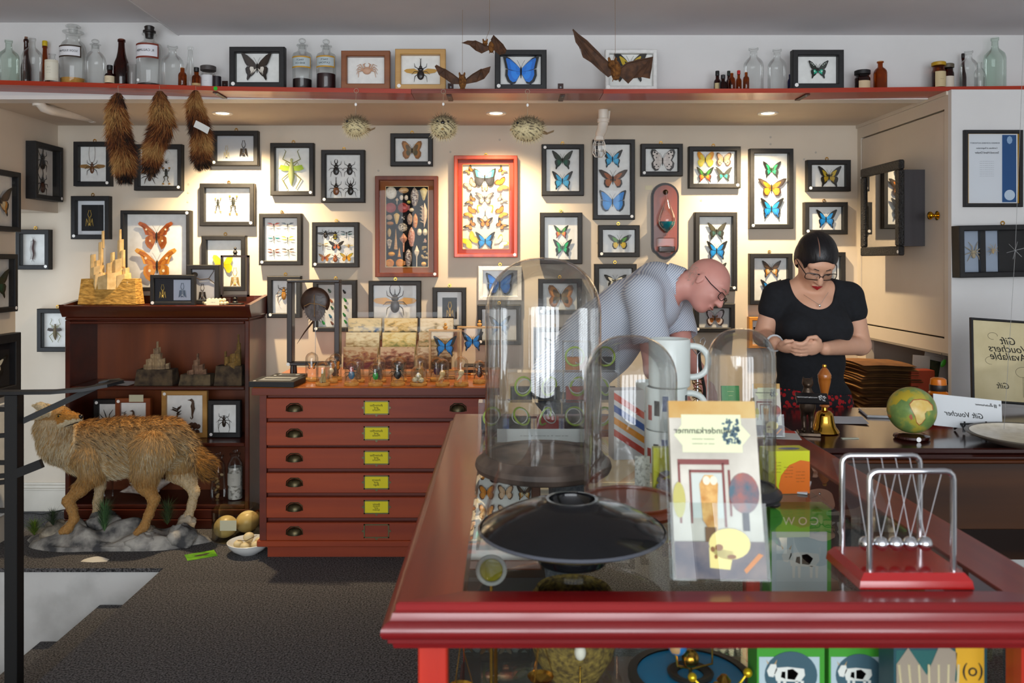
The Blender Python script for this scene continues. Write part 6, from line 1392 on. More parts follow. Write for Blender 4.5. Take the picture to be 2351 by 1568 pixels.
for i, (a, c) in enumerate(dr):
    za, zc = zf_(a), zf_(c); zm = (za + zc) / 2
    d = part('drawer', lambda b: b.rbox(-c2 + .037, c2 - .037, -.008, .029, zc, za, .003), M_CH, chest)
    for px in (677, 1052):
        x = (px - VX) * kf - chest.location[0]
        if hsrc is None: hsrc = ob('cup_handle', hb_, M_CUP, d, (x, -.009, zm), smooth=1.0)
        else: share('cup_handle', hsrc, d, (x, -.009, zm))
    x = (865 - VX) * kf - chest.location[0]; zl_ = zm + .004
    b = MB(); w, h = .066, .036
    for bx in ((-w, w, h - .006, h), (-w, w, -h, -h + .006), (-w, -w + .006, -h, h), (w - .006, w, -h, h)): b.box(bx[0], bx[1], -.004, 0, bx[2], bx[3])
    for sx in (-1, 1): b.at((sx * (w + .004), -.001, 0), (R(90), 0, 0)); b.lathe([(.006, -.001), (.006, .002), (0, .002)], 8); b.at()
    b.at((0, -.001, -h - .004), (R(90), 0, 0)); b.lathe([(.006, -.001), (.006, .002), (0, .002)], 8); b.at()
    lh = ob('label_holder', b, M_LHOLD, d, (x, -.0085, zl_), smooth=0)
    if txts[i]:
        b = MB(); b.box(-w + .004, w - .004, -.0012, -.0002, -h + .004, h - .004); ob('yellow_card', b, C('#e0d21a', .7), d, (x, -.0085, zl_), smooth=0)
        lettering(txts[i], .016 if txts[i].count('\n') < 3 else .013, C('#2a2a14', .8), d, (x, -.0100, zl_), shear=.3, space=.75)
# --- things standing on the chest
def onc(px, Y): return (px - VX) * S(Y)
def base_y(Y): return 600 + (EYE - ZCT) / S(Y)
# stacked shallow black boxes at the left
for i, (px0, px1, y, h, lb) in enumerate(((586, 690, 4.362, .030, 'flat black display box nearest the chest corner'), (626, 700, 4.522, .030, 'flat black display box lying behind the first one'))):
    x0, x1 = onc(px0, y), onc(px1, y); t = thing('flat_display_box', lb, 'box', ((x0 + x1) / 2, y, ZCT + .0005)); w = (x1 - x0) / 2; d = (.10, .055)[i]
    t.rotation_euler = (0, 0, R(-4))
    b = MB(); b.rbox(-w, w, -d, d, 0, h, .002); ob('box_body', b, M_BLACK, t)
    b = MB(); b.box(-w + .035, w - .03, -d + .035, d - .03, h - .002, h + .0006); ob('grey_insert', b, C('#8a9094', .5), t)
    b = MB(); b.box(-w + .05, w - .05, -.01, .01, h + .0007, h + .0016); ob('specimen_strip', b, C('#2a2a2a', .5), t); b = MB(); b.at((-w + .025, -d + .018, h + .0003)); b.lathe([(.008, 0), (.008, .0008), (0, .0008)], 12, cap=False); ob('price_sticker', b, M_STICK, t)
# horseshoe crab in a standing glass frame
Yc = 4.62; t = thing('horseshoe_crab_stand', 'tall dark standing frame holding a brown horseshoe crab', 'crab display', (onc(722, Yc), Yc, ZCT + .0005)); k = S(Yc); M_DK = wood('stand_wood', '#1c1312', '#332522', 'Z', 20, .4)
zt = (base_y(Yc) - 642) * k; z0 = (base_y(Yc) - 838) * k; w = 60 * k; fw = 12 * k
for sx in (-1, 1):
    for sy in (-1, 1): b = MB(); b.lathe([(.010, 0), (.014, .008), (.008, .014), (.013, .020), (.010, z0)], 12); ob('foot', b, M_DK, t, (sx * w * .8, sy * .03, 0))
b = MB()
for bx in ((-w, w, z0, z0 + .018), (-w, w, zt - .016, zt), (-w, -w + fw, z0 + .018, zt - .016), (w - fw, w, z0 + .018, zt - .016)): b.rbox(bx[0], bx[1], -.035, .035, bx[2], bx[3], .003)
ob('frame', b, M_DK, t); sticker(t, -w + .008, -.0355, z0 + .008)
for y in (-.028, .028): b = MB(); b.poly([(-w, y, z0), (w, y, z0), (w, y, zt), (-w, y, zt)]); ob('glass_pane', b, M_GLASS, t, smooth=0)
cz = (base_y(Yc) - 697) * k; cx = 2 * k
b = MB(); n = 28
def hs(u, v):           # domed horseshoe shell
    a = R(215 - 250 * u); r = v; rx, rz = 34 * k, 34 * k
    return (cx + rx * r * math.cos(a), -.022 * math.sqrt(max(0, 1 - r * r)), cz + 4 * k + rz * r * math.sin(a))
CR = noisy('crab_shell', '#2a150c', '#4a2a18', 25, .35, .3)
b.grid(hs, 30, 8); ob('carapace', b, CR, t, smooth=1.4)
b = MB(); pts = [(-25, -8), (-8, 2), (8, 2), (25, -8), (22, -22), (17, -30), (10, -38), (3, -40), (-3, -40), (-10, -38), (-17, -30), (-22, -22)]
b.prism([(cx + x * k, cz + z * k) for x, z in pts][::-1], -.014, -.004); 
for sg in (-1, 1):
    for i in range(6): b.tube([(cx + sg * (24 - 3 * i) * k, -.008, cz - (12 + 5 * i) * k), (cx + sg * (29 - 3 * i) * k, -.009, cz - (17 + 5.5 * i) * k)], [.003, .0005], 5)
ob('abdomen', b, CR, t)
b = MB(); b.tube([(cx - 2 * k, -.008, cz - 38 * k), (cx - 24 * k, -.008, cz - 66 * k), (cx - 41 * k, -.008, cz - 92 * k)], [.006, .004, .001], 6); ob('tail_spine', b, CR, t)
b = MB(); b.tube([(cx, .0, cz), (cx, .0, z0 + .02)], .0016, 5); ob('support_rod', b, M_STEEL, t)
b = MB(); b.tube([(cx - 24 * k, -.024, cz - 6 * k), (cx - 10 * k, -.026, cz + 1 * k), (cx + 10 * k, -.026, cz - 1 * k), (cx + 26 * k, -.022, cz - 8 * k)], .0014, 5); b.tube([(cx, -.028, cz + 20 * k), (cx, -.024, cz - 30 * k)], .0012, 4); ob('shell_ridge', b, C('#b8863a', .5), t)
# greeting card rack: acrylic stand, nine pockets of cards
Yk = 4.66; t = thing('card_rack', 'clear acrylic rack with nine pockets of painted landscape cards', 'card rack', (onc(912, Yk), Yk, ZCT + .0005)); k = S(Yk); by = base_y(Yk)
b = MB(); w = 128 * k
for i in range(3):
    z = (by - (850 - 31 * i)) * k; y = .02 + .075 * i
    b.box(-w, w, y - .032, y - .030, z, z + 34 * k); b.box(-w, w, y - .032, y + .03, z, z + .002)
for x in (-w, -w / 3, w / 3, w): b.add([(x, -.02, 0), (x, .21, 0), (x, .21, (by - 722) * k), (x, .15, (by - 730) * k)], [(0, 1, 2, 3)])
b.box(-w, w, .208, .211, 0, (by - 722) * k); b.box(-w, w, -.02, .21, 0, .003)
ob('acrylic_rack', b, glass_mat('acrylic', (.97, .975, .97), boost=.25), t, smooth=0)
CARDS = [('#b07848', '#7a3038', '#d0b488'), ('#a86a4a', '#5a3024', '#d8b890'), ('#b08a64', '#6a4a3a', '#d8c4a0'), ('#d8c49a', '#a88a5a', '#e8dcb8'), ('#e0c47a', '#8a8a4a', '#ecdca4'), ('#c8a474', '#5a6a3a', '#d8c8a4'), ('#cdbf98', '#2f5a8a', '#dccca4'), ('#d8b878', '#4a4a34', '#e4d0a0'), ('#dcccac', '#8a7a5a', '#e8dcc4')]
ci = 0
def card_mat(i, c):
    n_ = 'cardart%d' % i
    if n_ in _mc: return _mc[n_]
    m, nt, bs = new_mat(n_); N = nt.nodes; L_ = nt.links
    tc = N.new('ShaderNodeTexCoord'); mp = N.new('ShaderNodeMapping'); mp.inputs['Scale'].default_value = (16, 1, 34); mp.inputs['Location'].default_value = (i * 3.1, 0, i * 1.7)
    nz = N.new('ShaderNodeTexNoise'); nz.inputs['Scale'].default_value = 1.6; nz.inputs['Detail'].default_value = 8; nz.inputs['Distortion'].default_value = .35
    cr = N.new('ShaderNodeValToRGB'); cr.color_ramp.elements[0].position = .30; cr.color_ramp.elements[0].color = lin(c[1]); cr.color_ramp.elements[1].position = .62; cr.color_ramp.elements[1].color = lin(c[2])
    e = cr.color_ramp.elements.new(.48); e.color = lin(c[0])
    L_.new(tc.outputs['Object'], mp.inputs[0]); L_.new(mp.outputs[0], nz.inputs['Vector']); sx = N.new('ShaderNodeSeparateXYZ'); L_.new(tc.outputs['Object'], sx.inputs[0]); ma = N.new('ShaderNodeMath'); ma.operation = 'MULTIPLY_ADD'; ma.inputs[1].default_value = 3.2; L_.new(sx.outputs['Z'], ma.inputs[0]); L_.new(nz.outputs['Fac'], ma.inputs[2]); sb = N.new('ShaderNodeMath'); sb.operation = 'SUBTRACT'; sb.inputs[1].default_value = .24; L_.new(ma.outputs[0], sb.inputs[0]); L_.new(sb.outputs[0], cr.inputs[0]); L_.new(cr.outputs[0], bs.inputs['Base Color']); bs.inputs['Roughness'].default_value = .6
    _mc[n_] = m; return m
POS = ('left', 'middle', 'right'); ROW = ('front', 'middle', 'top')
for i in range(3):
    for j in range(3):
        z = (by - (849 - 31 * i)) * k + .003; y = .02 + .075 * i; cx_ = (-1 + j) * 2 * w / 3
        b = MB(); hw = w / 3 - .008; h = 51 * k
        b.box(-hw, hw, -.004, .020, 0, h, 1); b.box(-hw + .002, hw - .002, -.0052, -.004, .002, h - .002, 0)
        o = ob('greeting_cards', b, [card_mat(ci, CARDS[ci]), C('#b8a888', .8)], None, (t.location[0] + cx_, t.location[1] + y - .016, ZCT + z), (R(-6), 0, 0), smooth=0)
        tag(o, 'stack of painted landscape cards, %s pocket of the %s row of the acrylic rack' % (POS[j], ROW[i]), 'cards', 'cards in the acrylic rack'); ci += 1
# two ulysses butterflies in little pine stands
for (px0, px1, yt, Yk2, bxp, byp, hf, lb) in ((985, 1060, 757, 4.60, 1022, 794, 27, 'blue swallowtail in a small pine standing frame, the front one of two'), (1050, 1152, 750, 4.74, 1085, 783, 25, 'blue swallowtail in a small pine standing frame, half behind the glass dome')):
    k = S(Yk2); x0, x1 = onc(px0, Yk2), onc(px1, Yk2); by = base_y(Yk2); t = thing('butterfly_stand', lb, 'butterfly display', ((x0 + x1) / 2, Yk2, ZCT + .0005)); w = (x1 - x0) / 2; zt = (by - yt) * k; PN = wood('pine_stand', '#b8843a', '#d8aa64', 'X', 20, .4)
    b = MB()
    for bx in ((-w, w, .03, .042), (-w, w, zt - .010, zt), (-w, -w + .011, .042, zt - .01), (w - .011, w, .042, zt - .01)): b.box(bx[0], bx[1], -.02, .02, bx[2], bx[3])
    ob('frame', b, PN, t); b = MB(); b.lathe([(.012, zt), (.008, zt + .005), (.014, zt + .012), (.012, zt + .018), (.005, zt + .023), (.009, zt + .029), (.006, zt + .036), (0, zt + .038)], 12); ob('finial', b, PN, t)
    b = MB(); b.rbox(-.05, .05, -.03, .03, 0, .010, .002); b.lathe([(.014, .010), (.020, .018), (.010, .026), (.012, .03)], 12); ob('pedestal', b, PN, t)
    for y in (-.015, .015): b = MB(); b.poly([(-w, y, .03), (w, y, .03), (w, y, zt), (-w, y, zt)]); ob('glass_pane', b, M_GLASS, t, smooth=0)
    kk, ff, hh = PAL['ulysses']; butterfly(t, onc(bxp, Yk2) - t.location[0], (by - byp) * k, hf * k, kk, ff, hh, y=.004, stand=1)
# black boxes behind domes on the right of the chest
for px0, px1, y, h, lb in ((1066, 1092, 4.86, .045, 'small black box under the pine butterfly stand'), (1100, 1120, 4.9, .05, 'small black box beside the big glass dome')):
    b = MB(); x0, x1 = onc(px0, y), onc(px1, y); b.rbox(x0, x1, y - .04, y + .04, ZCT + .0005, ZCT + h, .002); tag(ob('small_black_box', b, M_BLACK), lb, 'box')
# --- miniature glass cloches, each with its specimen
def mini_dome(label, px, wpx, ytop, Y, fill):
    k = S(Y); x = onc(px, Y); r = wpx * k / 2; h = (base_y(Y) - ytop) * k
    t = thing('mini_cloche', label, 'cloche', (x, Y, ZCT + .0005), group='miniature glass cloches on the plan chest')
    b = MB(); b.lathe([(0, 0), (r, 0), (r * 1.03, .003), (r * 1.03, .012), (r * .98, .014), (0, .014)], 20, cap=False); ob('cork_base', b, noisy('cork', '#b07a34', '#c8954a', 60, .8), t)
    b = MB(); hs_ = h - r
    b.lathe([(r * .95, .0145), (r * .95, hs_)] + [(r * .95 * math.cos(R(a)), hs_ + r * .95 * math.sin(R(a))) for a in range(10, 90, 12)] + [(r * .1, h), (0, h)], 22, cap=False); ob('glass_dome', b, glass_mat('mini_glass', (.96, .96, .95), ior=1.5, boost=1.6), t)
    fill(t, r, h); return t
def f_beetle(c, w=None):
    def f(t, r, h): beetle(t, 0, .016 + (h - .02) * .45, (h - .02) * .62, c, wingcol=w, y=.006, lift=.006, wide=1.0)
    return f
def f_wing(p_):
    def f(t, r, h): k_, f_, h_ = PAL[p_]; butterfly(t, 0, .016 + (h - .02) * .5, r * .85, k_, f_, h_, y=.004)
    return f
def f_skull(c='#d8ccaa'):
    def f(t, r, h):
        b = MB(); z = .02; b.ell((0, 0, z + h * .30), (r * .45, r * .45, r * .42), 12, 8); b.tube([(0, -.0, z + h * .24), (-r * .3, -r * .3, z + h * .14), (-r * .55, -r * .5, z + h * .05)], [r * .3, r * .16, r * .04], 8); b.tube([(.0, 0, z - .004), (0, 0, z + h * .2)], .0015, 5); ob('bird_skull', b, C(c, .6), t)
    return f
def f_eggs(t, r, h):
    for i, (x, y, z) in enumerate(((-.45, 0, .3), (.35, -.25, .28), (.1, .35, .3), (0, -.05, .75))): b = MB(); b.ell((x * r, y * r, .016 + z * r), (r * .36, r * .32, r * .3), 10, 8); ob('speckled_egg', b, noisy('speckle', '#2a2418', '#d8d0b0', 160, .5, lo=.36, hi=.42), t)
def f_seed(c):
    def f(t, r, h):
        b = MB(); q = random.Random(3)
        for i in range(5): b.tube([(q.uniform(-.3, .3) * r, q.uniform(-.3, .3) * r, .016), (q.uniform(-.4, .4) * r, q.uniform(-.4, .4) * r, h * q.uniform(.5, .75))], [r * .2, r * .08], 6)
        ob('specimen', b, C(c, .6), t)
    return f
LBD = 'miniature cloche with '
for a in ((LBD + 'tiny butterflies at the far left beside the crab stand', 716, 31, 808, 4.50, f_wing('heli')),
          (LBD + 'a pale seed pod at the front left corner', 741, 32, 829, 4.34, f_seed('#a8925a')),
          (LBD + 'a cream bird skull behind the front left one', 760, 30, 819, 4.44, f_skull()),
          (LBD + 'an orange butterfly behind the bird skull', 770, 30, 810, 4.54, f_wing('orange')),
          (LBD + 'a red and blue beetle left of the green beetle', 807, 33, 827, 4.34, f_beetle('#a02a24', '#3a6a8a')),
          (LBD + 'a grey specimen behind the red beetle', 822, 30, 817, 4.46, f_seed('#8a6a4a')),
          (LBD + 'a shiny green beetle in the front row', 862, 33, 832, 4.33, f_beetle('#17361f', '#1d9a2e')),
          (LBD + 'a brown specimen behind the green beetle', 871, 31, 818, 4.46, f_seed('#5a4a3a')),
          (LBD + 'a large black beetle in the front row', 913, 33, 822, 4.34, f_beetle('#0c0c0e')),
          (LBD + 'a dark moth behind the black beetle', 918, 32, 816, 4.47, f_wing('browngreen')),
          (LBD + 'speckled eggs in the front row', 961, 38, 838, 4.34, f_eggs),
          (LBD + 'a small bird specimen behind the speckled eggs', 965, 33, 814, 4.46, f_seed('#b8924a')),
          (LBD + 'a purple beetle beside the pine stand', 1003, 32, 817, 4.50, f_beetle('#221428', '#3a1c4a')),
          (LBD + 'a folded cream skull, left of two similar ones', 1016, 32, 822, 4.33, f_skull('#d8bc84')),
          (LBD + 'a bird skull with a long beak, right of the folded one', 1059, 33, 817, 4.33, f_skull('#e0cca0')),
          (LBD + 'a dark brown cicada at the edge of the big dome', 1101, 30, 826, 4.42, f_beetle('#3a1c10', '#4a2414'))):
    mini_dome(*a)
# ------------------------------------------------------------------ glass display counter in the foreground
ZG = 0.98; GX0, GX1, GY0, GY1 = -.175, .97, 1.385, 3.09
M_RED = wood('counter_red', '#5c0a0e', '#8e1a1a', 'X', 12, .28, .4); M_REDY = wood('counter_red_y', '#6a1a14', '#96351f', 'Y', 12, .35, .25); M_REDP = wood('counter_post', '#a01c0c', '#c8321a', 'Z', 10, .4, .2)
gc = thing('display_counter', 'red varnished wooden display counter with glass top and sides', 'display counter', ((GX0 + GX1) / 2, (GY0 + GY1) / 2, 0)); go = Vector(gc.location)
def gpart(name, b, m, **k): o = ob(name, b, m, gc, **k); o.location = -go; return o
prof = [(0, 0), (.004, -.003), (.004, -.012), (.009, -.015), (.011, -.022), (.013, -.026), (.020, -.029), (.026, -.036), (.027, -.044), (.023, -.052), (.016, -.056), (.016, -.062), (.009, -.066), (.007, -.074), (-.03, -.076)]
cor = [(GX0, GY0, -1, -1), (GX1, GY0, 1, -1), (GX1, GY1, 1, 1), (GX0, GY1, -1, 1)]
for i in range(4):                                             # four mitred rails with their moulding
    a, c = cor[i], cor[(i + 1) % 4]; iw = (.045, .105, .045, .105)[i]; b = MB()
    inw = {0: (0, 1), 1: (-1, 0), 2: (0, -1), 3: (1, 0)}[i]
    def rail(p, d, z): return (p[0] + p[2] * d, p[1] + p[3] * d, ZG + z)
    vs = []
    for q in (a, c):
        for d, z in prof: vs.append(rail(q, d, z))
    k = len(prof); fs = [(j, k + j, k + j + 1, j + 1) for j in range(k - 1)]
    def inner(p): return (p[0] - p[2] * .105, p[1] - p[3] * .045, ZG)
    vs += [inner(a), inner(c), inner(a)[:2] + (ZG - .076,), inner(c)[:2] + (ZG - .076,)]; n = 2 * k
    fs += [(0, n, n + 1, k)[::-1], (n, n + 2, n + 3, n + 1)[::-1], (k - 1, 2 * k - 1, n + 3, n + 2)]
    b.add(vs, [f[::-1] for f in fs]); gpart('top_rail', b, M_RED if i % 2 == 0 else M_REDY, smooth=.7)
for x, y in ((GX0 + .03, GY0 + .025), (GX1 - .085, GY0 + .025), (GX1 - .085, GY1 - .08), (GX0 + .03, GY1 - .08)):
    b = MB(); b.rbox(x, x + .05, y, y + .05, .09, ZG - .077, .003); gpart('corner_post', b, M_REDP)
b = MB(); b.rbox(GX0 + .02, GX1 - .02, GY0 + .02, GY1 - .02, .0005, .06, .004); b.rbox(GX0 + .028, GX1 - .028, GY0 + .028, GY1 - .028, .061, .09, .004); gpart('base_plinth', b, wood('plinth_red', '#4a1014', '#6a1c1c', 'X', 10, .4))
GT = glass_mat('counter_glass', (.90, .935, .92), ior=1.5, boost=.9, cap=.6)
b = MB(); b.poly([(GX0 + .10, GY0 + .04, ZG - .004), (GX1 - .10, GY0 + .04, ZG - .004), (GX1 - .10, GY1 - .04, ZG - .004), (GX0 + .10, GY1 - .04, ZG - .004)]); gpart('glass_top', b, GT, smooth=0)
GS = glass_mat('counter_side', (.93, .955, .945), ior=1.45, boost=.5)
for p0, p1 in (((GX0 + .08, GY0 + .05), (GX1 - .085, GY0 + .05)), ((GX0 + .055, GY0 + .08), (GX0 + .055, GY1 - .085)), ((GX1 - .06, GY0 + .08), (GX1 - .06, GY1 - .085)), ((GX0 + .08, GY1 - .055), (GX1 - .085, GY1 - .055))):
    b = MB(); b.poly([p0 + (.092,), p1 + (.092,), p1 + (ZG - .078,), p0 + (ZG - .078,)]); gpart('glass_side', b, GS, smooth=0)
ZSH = .60
b = MB(); b.box(GX0 + .08, GX1 - .085, GY0 + .10, 2.30, ZSH - .008, ZSH); gpart('glass_shelf', b, glass_mat('shelf_glass', (.86, .92, .90), boost=.6), smooth=0)
ZF = .0905
def gx(px, Y): return (px - VX) * S(Y)
def gz(py, Y): return EYE - (py - 600) * S(Y)
# ---- goods inside the counter
def carton(label, px0, px1, Y, z0, h, cols, txt=None, cow=False, d=.06, rot=0, cat='box', name='toy_box'):
    x0, x1 = gx(px0, Y), gx(px1, Y); w = (x1 - x0) / 2; t = thing(name, label, cat, ((x0 + x1) / 2, Y + d / 2, z0 + .0005), (0, 0, R(rot)))
    b = MB(); b.box(-w, w, -d / 2, d / 2, 0, h); ob('carton', b, C(cols[0], .45), t, smooth=0)
    b = MB(); y = -d / 2 - .0006; b.box(-w + .004, w - .010, y, y + .0005, .004, h - .03); ob('printed_panel', b, C(cols[1], .5), t, smooth=0)
    return t, w, y, h
COWB = ['#3f9a2a', '#c8d4d8']
def cow_print(t, w, y, h, s, x0=0, z0=0):
    b = MB(); y -= .0006
    def pl(pts, m): b.prism([(x0 + px * s, z0 + pz * s) for px, pz in pts], y, y + .0004, m)
    pl([(-.9, .1), (-.8, -.3), (.5, -.35), (.75, 0), (.7, .35), (-.2, .45), (-.8, .4)], 0)      # body
    pl([(-1.3, .25), (-1.2, -.05), (-.95, -.1), (-.75, .3), (-.8, .6), (-1.1, .6)], 0)           # head
    for x in (-.65, -.35, .3, .6): pl([(x - .08, -.3), (x - .06, -.95), (x + .06, -.95), (x + .09, -.3)], 0)
    pl([(-1.25, .6), (-1.35, .85), (-1.2, .65)], 2); pl([(-.9, .6), (-.75, .85), (-.82, .6)], 2)
    pl([(-.2, .3), (.1, .35), (.4, .1), (.2, -.25), (-.2, -.2)], 1); pl([(-.5, .2), (-.3, .2), (-.3, -.2), (-.55, -.1)], 3)
    ob('printed_cow', b, [C('#e4e2dc', .6), C('#a8443a', .6), C('#caa26a', .6), C('#3a2a24', .6)], t, smooth=0)
t, w, y, h = carton('green boxed anatomy cow model standing under the glass top', 1768, 1908, 2.02, ZSH, .345, COWB); cow_print(t, w, y, h, .045, .012, .22)
b = MB(); b.box(-w, w, y - .0006, y, h - .055, h - .002); ob('green_band', b, C('#4aa82a', .5), t, smooth=0); lettering('C O W', .028, C('#d8dcc0', .6), t, (.0, y - .001, h - .03))
def disc_box(label, px0, px1, Y, h):
    t, w, y, h = carton(label, px0, px1, Y, ZSH, h, ['#3f9a2a', '#b8c8d0'])
    b = MB(); n = 28; r = w * .78; cz = h - .065; b.prism([(r * math.cos(2 * math.pi * i / n), cz + r * .9 * math.sin(2 * math.pi * i / n)) for i in range(n)], y - .0008, y - .0004); ob('printed_circle', b, C('#3a5a68', .5), t, smooth=0); cow_print(t, w, y - .0006, h, w * .55, 0, cz)
    b = MB(); b.prism([(-w + .004, .085), (-w + .004, .045), (w * .35, .045), (w * .35, .068)], y - .0008, y - .0004); ob('warning_strip', b, C('#1c2430', .5), t, smooth=0)
    lettering('WARNING', .012, C('#c8ccd0', .6), t, (-w * .3, y - .0012, .06)); lettering('29', .012, M_INK, t, (w * .7, y - .0012, .05))
disc_box('boxed anatomy model with a round picture, left one behind the front glass', 1738, 1893, 1.60, .215)
disc_box('boxed anatomy model with a round picture, middle one behind the front glass', 1903, 2042, 1.60, .215)
t, w, y, h = carton('boxed dinosaur model with a yellow corner at the right of the counter', 2052, 2266, 1.50, ZSH, .275, ['#1f4a54', '#1d5a58'])
b = MB(); b.prism([(w * .3, h * .98), (w * .38, h * .6), (w - .006, h * .45), (w - .006, h * .98)][::-1], y - .001, y - .0006); ob('yellow_corner', b, C('#d8a01c', .5), t, smooth=0); lettering('(o)', .034, M_INK, t, (w * .68, y - .0015, h * .76))
b = MB(); b.prism([(-w * .95, .05), (-w * .95, .22), (-w * .7, .25), (-w * .3, .20), (0, .26), (w * .35, .24), (w * .3, .19), (w * .75, .16), (w * .7, .05), (w * .2, .03), (-w * .4, .02)][::-1], y - .001, y - .0006, 0)
for i in range(7): b.tube([(-w * .9 + i * .018, y - .0015, .22), (-w * .8 + i * .016, y - .0015, .14), (-w * .85 + i * .02, y - .0015, .04)], .002, 4, 1)
ob('printed_dinosaur', b, [C('#9a8a7a', .6), C('#d8c8a0', .6)], t, smooth=0)
# orrery with blue disc and brass sun
Yo = 1.80; t = thing('orrery', 'brass orrery with a blue disc and a small brass sun inside the counter', 'orrery', (gx(1585, Yo), Yo, ZSH + .0005)); k = S(Yo)
b = MB(); b.lathe([(0, 0), (.06, 0), (.064, .006), (.05, .012), (.018, .016), (.012, .03), (.010, gz(1555, Yo) - ZSH), (0, gz(1555, Yo) - ZSH)], 24); ob('pedestal', b, M_BRASS, t)
zd = gz(1556, Yo) - ZSH; b = MB(); b.lathe([(0, zd), (.115, zd), (.115, zd + .006), (0, zd + .006)], 40); ob('blue_disc', b, C('#1a86b8', .4), t); b = MB(); b.lathe([(.115, zd - .004), (.135, zd - .002), (.135, zd + .008), (.115, zd + .010)], 40, cap=False); ob('rim', b, C('#3a342e', .4), t)
b = MB(); b.lathe([(.028, zd + .0065), (.048, zd + .0065), (.05, zd + .013), (.045, zd + .016), (.028, zd + .010)], 24, cap=False); ob('collar', b, C('#2a2620', .4), t)
zs_ = gz(1512, Yo) - ZSH; b = MB(); b.cyl((0, 0, zd), (0, 0, zs_), .004, n=8); b.ell((0, 0, zs_), (.019, .019, .019), 18, 12); ob('brass_sun', b, M_BRASS, t)
b = MB(); b.tube([(0, 0, zd + .02), (-.03, -.01, zd + .03), (-.035, -.01, zs_ + .02)], .003, 6); b.tube([(0, 0, zd + .018), (.05, .01, zd + .025), (.05, .01, zs_ + .03)], .0025, 6); ob('arms', b, M_BRASS, t)
b = MB(); b.ell((-.028, .0, zs_ + .028), (.021, .021, .021), 16, 12); ob('earth_ball', b, noisy('earth', '#2a7ab8', '#c89a6a', 25, .4, lo=.5, hi=.55), t)
Yo = 1.60; t = thing('brass_orrery_arms', 'brass orrery with curved yellow arms right of the blue disc', 'orrery', (gx(1662, Yo), Yo - .0, ZSH + .0005)); b = MB(); b.lathe([(0, 0), (.05, 0), (.052, .006), (.02, .014), (.008, .03), (.008, .13), (.014, .14), (.006, .15), (0, .15)], 20); ob('pedestal', b, M_BRASS, t)
for i, (a, r, z) in enumerate(((20, .055, .125), (160, .06, .115), (250, .05, .10), (320, .065, .09), (90, .055, .08))):
    b = MB(); e = (r * math.cos(R(a)), r * math.sin(R(a)), z + .02); b.tube([(0, 0, z), (e[0] * .5, e[1] * .5, z - .006), e], [.003, .003, .002], 6); b.ell(e, (.009, .009, .009), 12, 8); ob('planet_arm', b, C('#d8b41c', .25, .6) if i < 2 else M_BRASS, t)
b = MB(); pts = [(.07 * math.cos(R(a)), .07 * math.sin(R(a)), .075) for a in range(0, 361, 15)]; b.tube(pts, .003, 5); ob('gear_ring', b, M_BRASS, t)
# egg on a stick, brass balance, ring glass, basket, framed butterflies under the glass
Yo = 1.75; t = thing('egg_on_stand', 'white egg on a thin brass rod inside the counter', 'egg', (gx(1332, Yo), Yo, ZSH + .0005)); b = MB(); b.lathe([(0, 0), (.03, 0), (.03, .004), (.004, .008), (.002, gz(1530, Yo) - ZSH)], 16); ob('brass_rod', b, M_BRASS, t); b = MB(); b.ell((0, 0, gz(1498, Yo) - ZSH), (.0125, .0125, .017), 14, 10); ob('egg', b, C('#d8d4c4', .5), t)
Yo = 1.62; t = thing('brass_balance', 'thin brass balance scale near the left post of the counter', 'balance', (gx(1138, Yo), Yo, ZSH + .0005)); b = MB(); b.lathe([(0, 0), (.035, 0), (.035, .006), (.005, .012), (.0035, .22), (.006, .225), (0, .23)], 14); ob('pillar', b, M_BRASS, t); b = MB(); b.tube([(-.07, 0, .215), (0, 0, .222), (.09, 0, .235)], .002, 6); ob('beam', b, M_BRASS, t)
for x in (-.068, .088):
    b = MB(); z = .205 if x < 0 else .226
    for a in (0, 120, 240): b.tube([(x, 0, z), (x + .025 * math.cos(R(a)), .025 * math.sin(R(a)), z - .09)], .0008, 4)
    b.lathe([(0, z - .1), (.022, z - .094), (.026, z - .088)], 16, (x, 0, 0), cap=False); ob('pan', b, M_BRASS, t)
Yo = 1.80; t = thing('woven_bowl', 'round olive brown bowl under the glass below the black dish', 'bowl', (gx(1325, Yo), Yo + .10, ZSH + .0005)); b = MB(); b.lathe([(0, 0), (.06, 0), (.09, .05), (.11, .12), (.105, .17), (.085, .20), (.08, .195), (.1, .165), (.1, .12), (.08, .05), (0, .02)], 32, cap=False); ob('bowl_body', b, noisy('basket', '#4a3a1a', '#8a7434', 90, .8, .4), t)
Yo = 1.70; t = thing('ring_magnifier', 'white ringed round magnifier under the glass at the left front', 'magnifier', (gx(1128, Yo), Yo, ZSH + .0005)); zr = gz(1308, Yo) - ZSH; b = MB(); b.lathe([(0, 0), (.03, 0), (.03, .006), (.004, .01), (.003, zr - .03)], 14); ob('stand', b, M_BRASS, t); b = MB(); b.tube([(.028 * math.cos(R(a)), -.004, zr + .028 * math.sin(R(a))) for a in range(0, 361, 15)], .0045, 8); ob('white_ring', b, C('#c8ccc8', .4), t); b = MB(); b.ell((0, 0, zr), (.025, .006, .025), 18, 10); ob('lens', b, C('#a8a02a', .15), t)
t = make_frame('butterfly_box', 'case of small orange butterflies inside the counter near the left rail', None, wood('inbox', '#4a2a1a', '#6a3a22'), loc=(gx(1100, 2.5) + .05, 2.62, .755), wh=(.28, .34), rotx=R(-20), hk=False, st=None)
for i, (x, z) in enumerate([(-.09 + .06 * (i % 4), .12 - .06 * (i // 4)) for i in range(16)]): kk, ff, hh = PAL[('heli', 'orange', 'peach', 'brownspot')[i % 4]]; butterfly(t, x, z, .026, kk, ff, hh, y=-.009)
